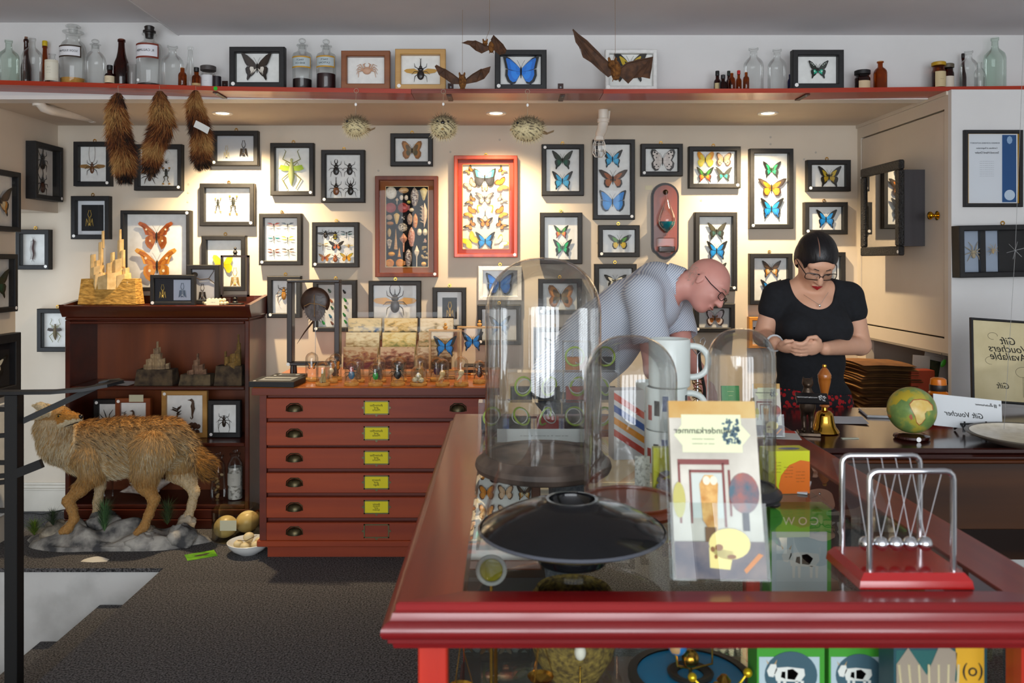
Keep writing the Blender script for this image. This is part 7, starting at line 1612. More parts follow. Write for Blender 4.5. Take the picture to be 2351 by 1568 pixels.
b = MB(); b.box(gx(1090, 2.6) - .03, gx(1090, 2.6) + .22, 2.55, 2.75, ZF, .575); tag(ob('display_riser', b, C('#2a2420', .7)), 'dark riser block under the butterfly case inside the counter', 'riser')
# ------------------------------------------------------------------ things on the counter top
ZT0 = ZG - .0035
# big glass dome on a turned wooden base
DG = glass_mat('dome_glass', (.955, .97, .97), ior=1.5, boost=1.9, cap=.6)
def cloche(label, x, Y, r, ztop, rb, hb, m, feet=False, knob=False, ledge=.004):
    t = thing('glass_cloche', label, 'cloche', (x, Y, ZT0 + .001)); z0 = hb
    b = MB(); f = .014 if feet else 0
    b.lathe([(0, f), (rb * .93, f), (rb * .97, f + .004), (rb, f + (hb - f) * .35), (rb * .985, f + (hb - f) * .6), (rb * .93, f + (hb - f) * .75), (r * 1.05, hb * .93), (r * 1.03, hb), (r * .93, hb), (r * .92, hb - .004), (0, hb - .004)], 48, cap=False); ob('turned_base', b, m, t)
    if feet:
        for a in (60, 180, 300): b = MB(); b.ell((rb * .8 * math.cos(R(a - 90)), rb * .8 * math.sin(R(a - 90)), .009), (.016, .016, .009), 12, 8); ob('foot', b, C('#2a2220', .5), t)
    h = ztop - ZT0; hs_ = h - r * .95; pr = [(r, hb + .0005), (r, hs_ * .5), (r, hs_)] + [(r * math.cos(R(a)) ** .85, hs_ + r * .95 * math.sin(R(a))) for a in range(8, 90, 8)] + [(0, h)]
    b = MB(); b.lathe(pr, 56, cap=False); ob('glass_dome', b, DG, t, smooth=1.2)
    return t
cloche('tall large glass dome on a grey turned wooden base with feet', gx(1247, 2.21), 2.21, .155, gz(592, 2.21), .182, .062, noisy('base_weathered', '#3a302a', '#6a5c52', 12, .55, .1, 8, (1, 1, .1)), True)
cloche('medium glass dome on a flat red brown wooden disc', gx(1447, 1.90), 1.90, .106, gz(770, 1.90), .118, .030, wood('base_red', '#6a2a12', '#8e4420', 'X', 12, .3))
cloche('narrow tall glass dome on a dark base in front of the woman', gx(1702, 1.96), 1.96, .079, gz(755, 1.96), .093, .042, C('#2a2a2e', .45), True)
# black parabolic mirror dish
Ym = 1.58; t = thing('mirror_dish', 'black glossy saucer shaped parabolic mirror illusion dish', 'mirror dish', (gx(1313, Ym), Ym, ZT0 + .001)); BK = C('#0a0b0e', .12)
b = MB(); zr = .062; b.lathe([(0, 0), (.064, 0), (.066, .004), (.066, .016), (.075, .020), (.12, .036), (.16, .052), (.175, zr)], 56, cap=False); ob('lower_shell', b, BK, t, smooth=1.0)
b = MB(); b.lathe([(.177, zr), (.165, zr + .010), (.135, zr + .026), (.10, zr + .040), (.07, zr + .049), (.052, zr + .053), (.050, zr + .058), (.044, zr + .058), (.044, zr + .050), (.02, zr + .02), (0, zr + .012)], 56, cap=False); ob('upper_shell', b, BK, t, smooth=1.0)
b = MB(); b.lathe([(.176, zr - .003), (.180, zr), (.176, zr + .004)], 56, cap=False); ob('rim', b, C('#6a6e78', .2, .6), t)
# clear angled card holder at the left rail
t = thing('acrylic_card_holder', 'clear acrylic card holder leaning at the left edge of the glass', 'card holder', (gx(1118, 1.72), 1.70, ZT0 + .001)); AC = glass_mat('acrylic_thick', (.93, .95, .95), boost=.6)
b = MB(); b.add([(-.02, -.06, 0), (-.016, -.06, 0), (.03, .05, .13), (.026, .05, .13), (-.02, .06, 0), (-.016, .06, 0), (.03, .13, .13), (.026, .13, .13)], [(0, 1, 2, 3), (4, 5, 6, 7), (0, 4, 7, 3), (1, 5, 6, 2), (3, 2, 6, 7), (0, 1, 5, 4)]); b.box(-.02, .06, -.06, .06, 0, .004); ob('holder', b, AC, t, smooth=0)
# leaflets in their holder
def leaflet_stand(label, x, Y, w, h, lean, detail, name='leaflet_holder'):
    t = thing(name, label, 'leaflet holder', (x, Y, ZT0 + .0095), (R(-lean), 0, R(-2) if detail else 0)); d = .03
    b = MB(); b.box(-w - .006, w + .006, 0, .002, 0, h * .42); b.box(-w - .006, w + .006, d, d + .002, 0, h * .9); b.box(-w - .006, -w - .004, 0, d, 0, h * .42); b.box(w + .004, w + .006, 0, d, 0, h * .42); b.box(-w - .006, w + .006, 0, d, 0, .002); ob('acrylic_pocket', b, AC, t, smooth=0)
    b = MB(); b.box(-w, w, .006, .022, .003, h); ob('leaflet_stack', b, C('#d4cfc0', .6), t, smooth=0)
    y = .0055; z = lambda f: .003 + f * (h - .003)
    def pl(name, m, *polys):
        b = MB()
        for pts in polys: b.prism([(a * w, z(f)) for a, f in pts], y - pl.o, y - pl.o + .0004)
        pl.o += .00035; return ob(name, b, m, t, smooth=0)
    pl.o = 0.0
    def rect(a, c, f, g): return [(a, f), (c, f), (c, g), (a, g)]
    def disc(cx, cz, rx, rz, n=20): return [(cx + rx * math.cos(2 * math.pi * i / n), cz + rz * math.sin(2 * math.pi * i / n)) for i in range(n)]
    pl('printed_sky', noisy('leaf_sky', '#a8a294', '#d8d2c4', 6, .5), rect(-1, 1, 0, 1)); pl('printed_top', noisy('leaf_top', '#b88a3a', '#c8aa6a', 9, .5), rect(-1, 1, .9, 1))
    pl('printed_plaque', C('#d8dcb4', .6), [(-.9, .80), (-.72, .74), (-.72, .70), (.65, .70), (.65, .74), (.85, .80), (.65, .86), (.65, .92), (-.72, .92), (-.72, .86)])
    lettering('wunderkammer', .0165 * w / .08, C('#4a5248', .7), t, (-.24 * w, y - .0022, z(.825))); lettering('------- -------\n---- -- -------', .0085 * w / .08, C('#6a7060', .7), t, (-.24 * w, y - .0022, z(.765)))
    q = random.Random(4); pl('printed_crest', C('#4a6470', .6), *[disc(.42 + q.uniform(-.18, .18), .82 + q.uniform(-.07, .07), q.uniform(.012, .05), q.uniform(.005, .016), 6) for _ in range(60)])
    pl('printed_cabinet', C('#7a3a36', .6), rect(-.85, -.80, .30, .64), rect(-.6, -.56, .30, .60), rect(.15, .2, .28, .64), rect(-.85, .32, .63, .66), rect(.28, .33, .34, .6), rect(-.6, .15, .585, .60))
    pl('printed_glass', C('#c2c8c0', .6), rect(-.55, .14, .33, .58))
    pl('printed_globe', noisy('leaf_globe', '#3a5a6a', '#a85a4a', 30, .5), disc(.62, .47, .34, .115)); pl('printed_globe_stand', C('#2a2e3a', .6), rect(.55, .7, .26, .36)); pl('printed_disc', C('#b8b060', .6), disc(-.85, .43, .14, .10))
    pl('printed_owl', noisy('leaf_owl', '#b87a2a', '#e0b46a', 40, .6), [(-.34, .32), (-.2, .26), (-.02, .26), (.0, .40), (.04, .52), (-.06, .57), (-.26, .57), (-.38, .52), (-.36, .42)]); pl('printed_owl_face', C('#e8dcc0', .6), disc(-.22, .54, .08, .025), disc(-.06, .54, .08, .025)); pl('printed_perch', C('#6a4a24', .6), rect(-.3, -.05, .2, .28))
    pl('printed_cloth', noisy('leaf_cloth', '#4a4a58', '#8a7a74', 14, .6), rect(-1, 1, 0, .20)); pl('printed_skull', C('#e4d488', .6), disc(.22, .19, .46, .085), [(-.24, .06), (.2, .05), (.3, .15), (-.24, .17)]); pl('printed_sockets', C('#8a5a2a', .6), disc(-.02, .17, .09, .018), disc(-.16, .16, .05, .015), disc(-.10, .12, .035, .012), disc(.25, .12, .10, .012)); pl('printed_knife', C('#c87a2a', .6), [(.55, .03), (.95, .13), (.85, .14), (.5, .05)])
    return t
leaflet_stand('clear acrylic holder of museum leaflets with an owl and skull picture in front', gx(1661, 1.45), 1.46, .080, .315, 15, True)
t2 = leaflet_stand('second acrylic leaflet holder farther back near the cat statue', gx(1768, 2.66), 2.66, .042, .17, 12, True)
# mugs
def mug(label, px, Y, z, r, h, txt=None, lip=.004):
    t = thing('mug', label, 'mug', (gx(px, Y), Y, z)); b = MB(); b.lathe([(0, 0), (r * .93, 0), (r, .004), (r, h - .002), (r - .001, h), (r - .004, h), (r - .005, .006), (0, .006)], 36, cap=False); ob('mug_body', b, C('#e2e9e5', .15), t)
    b = MB(); b.tube([(r - .004 + .054 * math.cos(R(a)) ** .7, 0, h * (.52 + .33 * math.sin(R(a)))) for a in range(-90, 91, 12)], .0085, 12); ob('handle', b, C('#e2e9e5', .15), t)
    for i in range(6):
        if txt: b = MB(); a0 = -70 + 24 * i; b.grid(lambda u, v: (1.006 * r * math.sin(R(a0 + 16 * u)), -1.006 * r * math.cos(R(a0 + 16 * u)), h * (.25 + .12 * (i % 3) + .35 * v)), 3, 1); ob('printed_mark', b, C(['#a83a2a', '#2a2a2e', '#2a5a9a', '#b8a890', '#6a2a2a', '#3a3a3e'][i], .5), t)
    return t
mug('plain white mug on top of the mug stack', 1537, 2.26, ZT0 + .2325, .056, .130); mug('printed white mug in the middle of the stack', 1530, 2.26, ZT0 + .1165, .056, .115, True); mug('printed white mug at the bottom of the stack', 1528, 2.26, ZT0 + .001, .056, .115, True)
mug('small white mug behind the stacked ones', 1490, 2.62, ZT0 + .105, .042, .09); 
b = MB(); b.rbox(gx(1490, 2.62) - .05, gx(1490, 2.62) + .05, 2.57, 2.67, ZT0 + .001, ZT0 + .104, .002); tag(ob('cardboard_box', b, noisy('carton_white', '#b8b4a8', '#d0ccc0', 20, .7)), 'white cardboard box under the small mug', 'box')
# boxed puzzle with red and blue diagonals, crystal pack
Yb = 2.10; t = thing('puzzle_box', 'white box with red orange and blue diagonal stripes beside the mugs', 'box', (gx(1440, 2.4), 2.42, ZT0 + .001), (0, 0, R(8))); b = MB(); w, h = .045, .20; b.box(-w, w, -.03, .03, 0, h); ob('carton', b, C('#cfcbc8', .5), t, smooth=0)
for i, c in enumerate(('#b8321e', '#d88a1e', '#3a5a9a', '#c84a34')): b = MB(); z = .03 + i * .035; b.prism([(-w, z + .06), (-w, z + .04), (w, z - .02), (w, z)], -.0308, -.0302); ob('diagonal_stripe', b, C(c, .5), t, smooth=0)
t = thing('crystal_pack', 'yellow topped pack with a grey blue crystal beside the leaflets', 'package', (gx(1532, 1.98), 2.04, ZT0 + .001)); b = MB(); b.box(-.024, .024, -.01, .01, 0, .115); ob('pack', b, C('#c8cc1e', .4), t, smooth=0); q = random.Random(3); b = MB()
for i in range(12): b.ell((q.uniform(-.016, .016), -.016, q.uniform(.01, .06)), (.010, .007, .012), 6, 4, None, (q.random() * 3, q.random() * 3, 0))
ob('crystal', b, noisy('crystal', '#3a4a5a', '#8a9aa8', 60, .2), t, smooth=0)
b = MB(); b.box(gx(1486, 2.0) - .018, gx(1486, 2.0) + .02, 2.075, 2.077, ZT0 + .001, ZT0 + .085); tag(ob('info_card', b, noisy('card_text', '#a8a8a0', '#dcdcd4', 120, .7, lo=.4, hi=.5)), 'small white text card standing behind the brown dome base', 'card')
# grid of clear boxes with green rings
CB = glass_mat('clear_box', (.95, .96, .955), boost=.9)
def ring_box(x, Y, z, w, h, i, lb):
    t = thing('clear_ring_box', lb, 'box', (x, Y, z), group='clear boxes of bracelets'); q = random.Random(i)
    b = MB(); b.box(-w / 2, w / 2, -.035, .035, 0, h); ob('plastic_box', b, CB, t, smooth=0)
    b = MB(); b.box(-w * .4, w * .4, .005, .03, .002, h * .45); ob('card_insert', b, C(('#1c1e24', '#1c1e24', '#a83a34', '#2a2a2e', '#b86a1e')[i % 5], .6), t, smooth=0)
    for j in range(2):
        b = MB(); r = h * (.34 - .06 * j); e = Euler((R(q.uniform(50, 110)), 0, R(q.uniform(-60, 60)))).to_matrix(); c = Vector((q.uniform(-.01, .01), -.008, h * .5)); b.tube([c + e @ Vector((r * math.cos(R(a)), r * math.sin(R(a)), 0)) * .92 for a in range(0, 361, 20)], .0035 if j == 0 else .002, 6); ob('bracelet', b, C(('#9ab82a', '#c8ccc4')[j], .35), t)
Yr = 2.80; n_ = 0; NM = ('first', 'second', 'third', 'fourth', 'fifth')
for row, (px0, cnt) in enumerate(((1098, 5), (1165, 4), (1292, 2))):
    for i in range(cnt):
        w = 64 * S(Yr); x = gx(px0, Yr) + w * (i + .5); h = .100; ring_box(x, Yr, ZT0 + .001 + row * .101, w - .002, h, n_, 'clear box of green bracelets, %s from the left in the %s row' % (NM[i], ('bottom', 'middle', 'top')[row])); n_ += 1
t = thing('info_strip', 'long white paper strip with handwriting in front of the clear boxes', 'paper', (gx(1250, 2.62), 2.62, ZT0 + .001)); b = MB(); b.box(-.15, .15, 0, .0008, 0, .042); ob('paper', b, C('#cfd3d0', .8), t, smooth=0); lettering('--- -- -----  ~  -- --- ------  ~  ----- --', .011, M_INK, t, (0, -.0006, .021), shear=.3)
b = MB(); b.box(-.15, .15, .0012, .03, 0, .003); ob('paper_foot', b, C('#cfd3d0', .8), t, smooth=0)
# yellow orange carton
Yb = 2.04; t = thing('science_box', 'lime yellow and orange science kit box on the glass top', 'box', (gx(1810, Yb), Yb + .03, ZT0 + .001), (0, 0, R(4))); w, h = .052, .105; b = MB(); b.box(-w, w, -.03, .03, 0, h); ob('carton', b, C('#c8cc14', .35), t, smooth=0)
b = MB(); b.prism([(w, .0), (w, .078), (w * .55, .082), (0, .07), (-w * .4, .045), (-w * .5, .02), (-w * .45, 0)], -.0308, -.0302); ob('orange_patch', b, C('#d86a0c', .35), t, smooth=0)
for j in range(3): lettering('--- -----\n---- -- -\n-- ------\n---- ---', .008, C('#3a3a14', .7), t, (-w * .62 + j * .030, -.0312, .066 - j * .012))
b = MB(); b.ell((.01, -.005, h + .0004), (.028, .012, .0006), 12, 4); ob('printed_oval', b, C('#4a5a8a', .4), t)
# newton's cradle
t = thing('newtons_cradle', "newton's cradle with chrome frames and five balls on a red wooden base", 'cradle', (.722, 1.519, ZT0 + .001)); b = MB(); b.add([(sx * .100, sy * .076, 0) for sx, sy in ((-1, -1), (1, -1), (1, 1), (-1, 1))] + [(sx * .098, sy * .074, .014) for sx, sy in ((-1, -1), (1, -1), (1, 1), (-1, 1))] + [(sx * .088, sy * .066, .026) for sx, sy in ((-1, -1), (1, -1), (1, 1), (-1, 1))], [(3, 2, 1, 0), (8, 9, 10, 11)] + [(r * 4 + i, r * 4 + (i + 1) % 4, r * 4 + 4 + (i + 1) % 4, r * 4 + 4 + i) for r in (0, 1) for i in range(4)]); ob('base', b, C('#9a0c0c', .15, 0, 0, .5), t, smooth=0)
zt = 1.178 - ZT0
for y in (-.056, .062):
    b = MB(); x = .074; r = .014; pts = [(-x, y, .026), (-x, y, zt - r)] + [(-x + r - r * math.cos(R(a)), y, zt - r + r * math.sin(R(a))) for a in (30, 60, 90)] + [(x - r + r * math.sin(R(a)), y, zt - r + r * math.cos(R(a))) for a in (0, 30, 60)] + [(x, y, zt - r), (x, y, .026)]
    b.tube(pts, .0052, 12); ob('chrome_frame', b, M_CHROME, t, smooth=1.0)
for i in range(5):
    x = -.054 + .027 * i; z = 1.030 - ZT0; b = MB(); b.ell((x, .003, z), (.0132, .0132, .0132), 20, 14); bl = ob('steel_ball', b, M_CHROME, t, smooth=1.2); b = MB()
    for y in (-.056, .062): b.tube([(x, .003, z + .012), (x, y, zt)], .0006, 4)
    ob('nylon_string', b, C('#c8c8cc', .4), bl)
# clear easel behind the cradle
t = thing('acrylic_easel', 'clear acrylic display easel behind the cradle', 'easel', (gx(1995, 1.84), 1.80, ZT0 + .001)); b = MB(); b.add([(-.05, 0, .002), (.04, 0, .002), (.0, .06, .13), (-.075, .06, .13)], [(0, 1, 2, 3)]); b.add([(-.05, .004, .002), (.04, .004, .002), (.0, .064, .13), (-.075, .064, .13)], [(3, 2, 1, 0)]); b.box(-.06, .04, -.05, .05, 0, .004); ob('easel_plate', b, AC, t, smooth=0)
# framed horn picture lying beside the right rail, papers
t = thing('white_card', 'white card with a brown horn picture near the right rail', 'card', (gx(1858, 2.0), 2.10, ZT0 + .001), (0, 0, R(-25))); b = MB(); b.box(-.07, .035, -.06, .06, 0, .004); ob('card', b, C('#c8ccd0', .6), t, smooth=0); b = MB(); b.tube([(-.03, -.02, .006), (-.01, .0, .007), (.0, .03, .006)], [.008, .006, .001], 8); ob('printed_horn', b, C('#5a3a1a', .6), t)
b = MB(); b.at((gx(1790, 2.75), 2.72, ZT0 + .001), (0, 0, R(-12))); b.box(-.06, .05, -.07, .07, 0, .003, 0); b.box(-.055, .045, .03, .068, .003, .0034, 1); tag(ob('price_list', b, [C('#cfd0cc', .7), C('#c83a2a', .7)], smooth=0), 'white price list sheet with a red heading under the narrow dome', 'paper')
t = thing('garden_book', 'green and white booklet seen through the narrow glass dome', 'book', (gx(1690, 2.75), 2.80, ZT0 + .001), (R(-8), 0, 0)); b = MB(); b.box(-.03, .03, 0, .012, 0, .15); ob('book_block', b, C('#3a9a4a', .5), t, smooth=0); lettering('-----\n---', .014, C('#e0e8a0', .6), t, (0, -.0006, .125)); b = MB(); b.box(-.026, .026, -.0005, 0, .01, .09); ob('printed_panel', b, C('#c8d8c0', .6), t, smooth=0)
t = thing('hook_stand', 'chrome stand with heart shaped wire hooks beside the mugs', 'stand', (gx(1606, 2.9), 2.93, ZT0 + .001)); b = MB(); b.lathe([(0, 0), (.04, 0), (.04, .006), (.005, .01), (.0025, .24), (0, .245)], 14); ob('pole', b, M_CHROME, t); zc = .24
for sg in (-1, 1): b = MB(); b.tube([(0, 0, zc), (sg * .018, 0, zc + .022), (sg * .028, 0, zc + .05), (sg * .022, 0, zc + .062), (sg * .012, 0, zc + .055), (sg * .010, 0, zc + .045)], .0018, 6); ob('wire_hook', b, M_CHROME, t)
q = random.Random(9); b = MB()
for i in range(26): a = q.random() * 6.28; z = .04 + .13 * q.random(); b.tube([(.018 * math.cos(a + j * .5), .018 * math.sin(a + j * .5), z + .006 * math.sin(j)) for j in range(5)], .0018, 4)
ob('hanging_chains', b, C('#8a6a3a', .3, .8), t)
b = MB(); b.tube([(.005, .01, .27), (.012, .012, .2), (.028, .014, .12), (.03, .014, .02)], .006, 8); ob('black_cord', b, C('#0c0c0e', .4), t)
# ------------------------------------------------------------------ cash desk on the right
ZD = .95; DY0, DY1, DX0, DX1 = 2.65, 3.40, 1.02, 2.9
M_DT = wood('desk_top', '#2a100c', '#48201a', 'X', 8, .18, .5); M_DF = wood('desk_front', '#1c0c05', '#553011', 'X', 5, .35, .2)
desk = thing('cash_desk', 'long dark polished wooden desk with a moulded edge between case and cupboard', 'desk', ((DX0 + DX1) / 2, DY0, 0)); do = Vector(desk.location)
def dpart(name, f, m, **k): b = MB(); f(b); o = ob(name, b, m, desk, **k); o.location = -do; return o
dpart('desk_top', lambda b: (b.rbox(DX0, DX1, DY0 + .004, DY1, ZD - .018, ZD, .004), b.rbox(DX0, DX1, DY0 - .006, DY1, ZD - .036, ZD - .019, .006)), M_DT)
dpart('edge_moulding', lambda b: b.rbox(DX0 + .008, DX1, DY0 + .006, DY1 - .01, ZD - .05, ZD - .037, .005), wood('desk_edge', '#4a2410', '#6e3c1c', 'X', 8, .3))
z0 = EYE - (1221 - 600) * S(DY0)
dpart('front_panel', lambda b: b.rbox(DX0 + .02, DX1, DY0 + .022, DY0 + .05, z0, ZD - .051, .003), M_DF)
for x in (DX0 + .03, DX1 - .1): dpart('leg', lambda b: b.rbox(x, x + .07, DY0 + .055, DY0 + .125, .0005, ZD - .051, .004), M_DF); dpart('leg', lambda b: b.rbox(x, x + .07, DY1 - .10, DY1 - .03, .0005, ZD - .051, .004), M_DF)
dpart('back_panel', lambda b: b.box(DX0 + .1, DX1 - .1, DY1 - .07, DY1 - .05, .35, ZD - .051), M_DF)
Z_D = ZD + .0006
def dx(px, Y): return (px - VX) * S(Y)
def dyy(py): return (EYE - ZD) * FPX / (py - 600)        # depth on the desk top of a pixel row
# cat statue with a card tray
Yc = 2.86; t = thing('cat_statue', 'bronze standing cat statue holding a black business card tray', 'statue', (dx(1854, Yc), Yc, Z_D), (0, 0, R(-12))); k = S(Yc); BZ = noisy('bronze', '#2a211b', '#5a4a3c', 20, .3, metal=.7); zz = lambda py: EYE - (py - 600) * k - Z_D
b = MB(); b.rbox(-.033, .04, -.03, .03, 0, .012, .002); ob('plinth', b, BZ, t)
lo = np.array([-.06, -.06, .0]); s = SDF(lo, np.array([.07, .06, .24]), .003)
for sg in (-1, 1): s.path([(sg * .011, 0, zz(985)), (sg * .013, .004, zz(960)), (sg * .011, 0, zz(935)), (sg * .009, 0, zz(920))], [.0065, .008, .013, .016], .008); s.ell((sg * .013, -.008, .016), (.008, .014, .006), .006)
s.ell((0, 0, zz(925)), (.022, .018, .034), .012); s.ell((0, 0, zz(902)), (.017, .015, .024), .012); s.ell((0, -.002, zz(879)), (.0185, .017, .0165), .008); s.ell((0, -.016, zz(882)), (.009, .008, .007), .006)
for sg in (-1, 1): s.cone((sg * .012, 0, zz(872)), (sg * .015, 0, zz(864)), .006, .001, .004); s.path([(sg * .016, -.004, zz(905)), (sg * .022, -.02, zz(912)), (sg * .016, -.034, zz(914))], [.007, .006, .005], .006)
V, F, T = s.mesh(1); sdf_ob('cat_body', V, F, BZ, t)
b = MB(); b.at((.008, -.045, zz(910)), (R(28), 0, 0)); b.box(-.052, .052, -.028, .028, -.003, .003); ob('card_tray', b, C('#101012', .35), t); 
lettering('wunderkammer', .0105, C('#d0d0d0', .6), t, (-.008, -.0465, zz(910) + .0045), (R(28), 0, 0)); q = random.Random(6); b = MB(); b.at((.008, -.045, zz(910)), (R(28), 0, 0))
for i in range(18): b.cbox((.034 + q.uniform(-.011, .011), q.uniform(-.016, .016), .0034), (q.uniform(.002, .006), q.uniform(.002, .006), .0006))
ob('printed_crest', b, C('#c8c8c8', .6), t, smooth=0)
# hand bell
Yb = 2.90; t = thing('hand_bell', 'polished brass hand bell with a turned wooden handle', 'bell', (dx(1893, Yb), Yb, Z_D)); k = S(Yb); zz = lambda py: max(0, (1000 - py) * k)
b = MB(); b.lathe([(.044, 0), (.050, .003), (.047, .010), (.038, .022), (.033, .04), (.030, .058), (.027, .068), (.020, .075), (.010, .078), (.009, .09)], 32, cap=False); ob('bell_body', b, C('#c99a3c', .12, 1), t, smooth=1.0)
b = MB(); b.lathe([(.012, .088), (.017, .092), (.014, .098), (.018, .104), (.012, .112), (.010, .125), (.015, .150), (.021, .178), (.022, .190), (.0235, .192), (.022, .196), (.0235, .2), (.021, .206), (.013, .220), (.007, .226), (.0065, .228)], 24); ob('handle', b, wood('bell_handle', '#8a4414', '#b06a26', 'Z', 30, .2, .5), t, smooth=1.0)
b = MB(); b.lathe([(.0065, .228), (.008, .231), (.007, .237), (0, .239)], 16); ob('finial', b, C('#c99a3c', .15, 1), t)
# globe
Yg = 2.80; t = thing('desk_globe', 'small antique style green and yellow desk globe on a dark base', 'globe', (dx(2093, Yg), Yg, Z_D)); k = S(Yg); r = 52.5 * k
b = MB(); b.lathe([(0, 0), (.052, 0), (.058, .005), (.056, .012), (.044, .017), (.03, .019), (0, .017)], 32, cap=False); ob('base', b, C('#2e0e0a', .12), t); sticker(t, -.005, -.0585, .0085, .008)
def globe_mat():
    m, nt, bs = new_mat('globe_map'); N = nt.nodes; L = nt.links
    tc = N.new('ShaderNodeTexCoord'); nz = N.new('ShaderNodeTexNoise'); nz.inputs['Scale'].default_value = 22; nz.inputs['Detail'].default_value = 7
    cr = N.new('ShaderNodeValToRGB'); E = cr.color_ramp.elements; E[0].position = .3; E[0].color = lin('#5a7a44'); E[1].position = .75; E[1].color = lin('#a8a23a'); e = E.new(.5); e.color = lin('#7a9450'); e = E.new(.62); e.color = lin('#b8a840')
    L.new(tc.outputs['Object'], nz.inputs['Vector']); L.new(nz.outputs['Fac'], cr.inputs[0]); L.new(cr.outputs[0], bs.inputs['Base Color']); bs.inputs['Roughness'].default_value = .3; return m
cz = .019 + r
b = MB(); b.ell((0, 0, cz), (r, r, r), 48, 32); gl = ob('sphere', b, globe_mat(), t, (0, 0, 0), (0, 0, R(-26)), smooth=1.5)
def land(name, pts, m, f=1.012):          # pts in unit disc as seen from the front
    b = MB(); n = len(pts); c = (sum(p[0] for p in pts) / n, sum(p[1] for p in pts) / n)
    def on(x, z): y = -math.sqrt(max(.02, 1 - x * x - z * z)); return (x * r * f, y * r * f, cz + z * r * f)
    vs = [on(*c)]; rings = 5
    for q_ in range(1, rings + 1): vs += [on(c[0] + (x - c[0]) * q_ / rings, c[1] + (z - c[1]) * q_ / rings) for x, z in pts]
    fs = [(0, 1 + (i + 1) % n, 1 + i) for i in range(n)] + [(1 + q_ * n + i, 1 + q_ * n + (i + 1) % n, 1 + (q_ + 1) * n + (i + 1) % n, 1 + (q_ + 1) * n + i) for q_ in range(rings - 1) for i in range(n)]
    b.add(vs, [f_[::-1] for f_ in fs]); ob(name, b, m, gl, smooth=1.5)
AF = [(-.10, .40), (.05, .58), (.35, .62), (.62, .55), (.80, .35), (.82, .15), (.62, .18), (.50, .02), (.52, -.2), (.38, -.42), (.28, -.5), (.18, -.38), (.12, -.1), (.0, .15), (-.06, .28)]
land('africa_border', AF, C('#a8542e', .4)); land('africa', [(.33 + (x - .33) * .93, .12 + (z - .12) * .93) for x, z in AF], noisy('africa_m', '#d8b45a', '#e0cc8a', 30, .4), 1.017)
land('madagascar', [(-.08, -.05), (.0, -.02), (.04, -.2), (-.02, -.28), (-.1, -.15)], C('#b0644a', .4), 1.014)
land('asia', [(-.85, .2), (-.6, .3), (-.42, .55), (-.2, .48), (-.1, .62), (.1, .75), (-.1, .92), (-.45, .82), (-.75, .55)], C('#b8a22e', .4), 1.013); land('australia', [(-.95, -.2), (-.8, -.18), (-.78, -.32), (-.92, -.36)], C('#c88a3a', .4), 1.014)
# voucher envelope on a small easel
Ye = 2.91; t = thing('gift_voucher', 'white gift voucher envelope tilted on a small easel', 'envelope', (dx(2222, Ye), Ye, Z_D)); k = S(Ye); cz = EYE - (948 - 600) * k - Z_D
b = MB(); b.at((0, 0, cz), (R(-14), R(6), 0)); b.box(-79 * k, 79 * k, 0, .002, -36 * k, 36 * k); ob('envelope', b, C('#d3d7da', .7), t, smooth=0); RO = (R(76), R(0), 0)
def etxt(s_, sz, x, z, m=M_INK, sh=0): 
    M = Euler((R(-14), R(6), 0)).to_matrix(); p = M @ Vector((x, -.0012, z)); o = lettering(s_, sz, m, t, (p.x, p.y, p.z + cz), (0, 0, 0), shear=sh); o.rotation_euler = (M @ Euler((R(90), 0, 0)).to_matrix()).to_euler()
etxt('Gift Voucher', .026, -.012, -.008, sh=.35); etxt('wunderkammer', .010, .058, .033); etxt('* # *', .020, .098, .034); etxt('- -- --- --', .008, .07, -.05)
b = MB()
for x in (-.03, .045): b.tube([(x, -.03, .0045), (x, -.028, .02), (x, -.012, .03), (x, .03, .0045)], .004, 6); b.tube([(x, -.03, .012), (x, -.036, .035), (x, -.032, .042)], .003, 6)
b.tube([(-.03, -.01, .03), (.045, -.01, .03)], .003, 6); ob('easel', b, C('#101114', .4), t)
b = MB(); p = dx(2150, 3.04); b.at((p, 3.06, Z_D), (0, 0, R(12))); b.rbox(-.07, .07, -.02, .07, 0, .020, .004); tag(ob('red_tray', b, C('#b8210c', .2)), 'shiny red tray lying under the gift voucher', 'tray')
# wide shallow dish at the right edge
Yp = 2.69; t = thing('wide_dish', 'wide shallow cream dish with a brown rim at the right edge', 'dish', (dx(2235, Yp) + .195, Yp, Z_D)); b = MB(); R_ = .195; b.lathe([(0, 0), (.08, 0), (.09, .006), (.14, .012), (.172, .024), (R_, .034), (R_ + .003, .037), (R_, .040), (R_ - .010, .038), (.175, .026), (.10, .018), (0, .016)], 48, cap=False); ob('dish_body', b, C('#5a5248', .4), t, smooth=1.0); b = MB(); b.lathe([(0, .0172), (.10, .0192), (.175, .0272), (R_ - .012, .0385)], 48, cap=False); ob('cream_glaze', b, noisy('glaze', '#cfc6b2', '#e0d8c8', 40, .3), t, smooth=1.0)
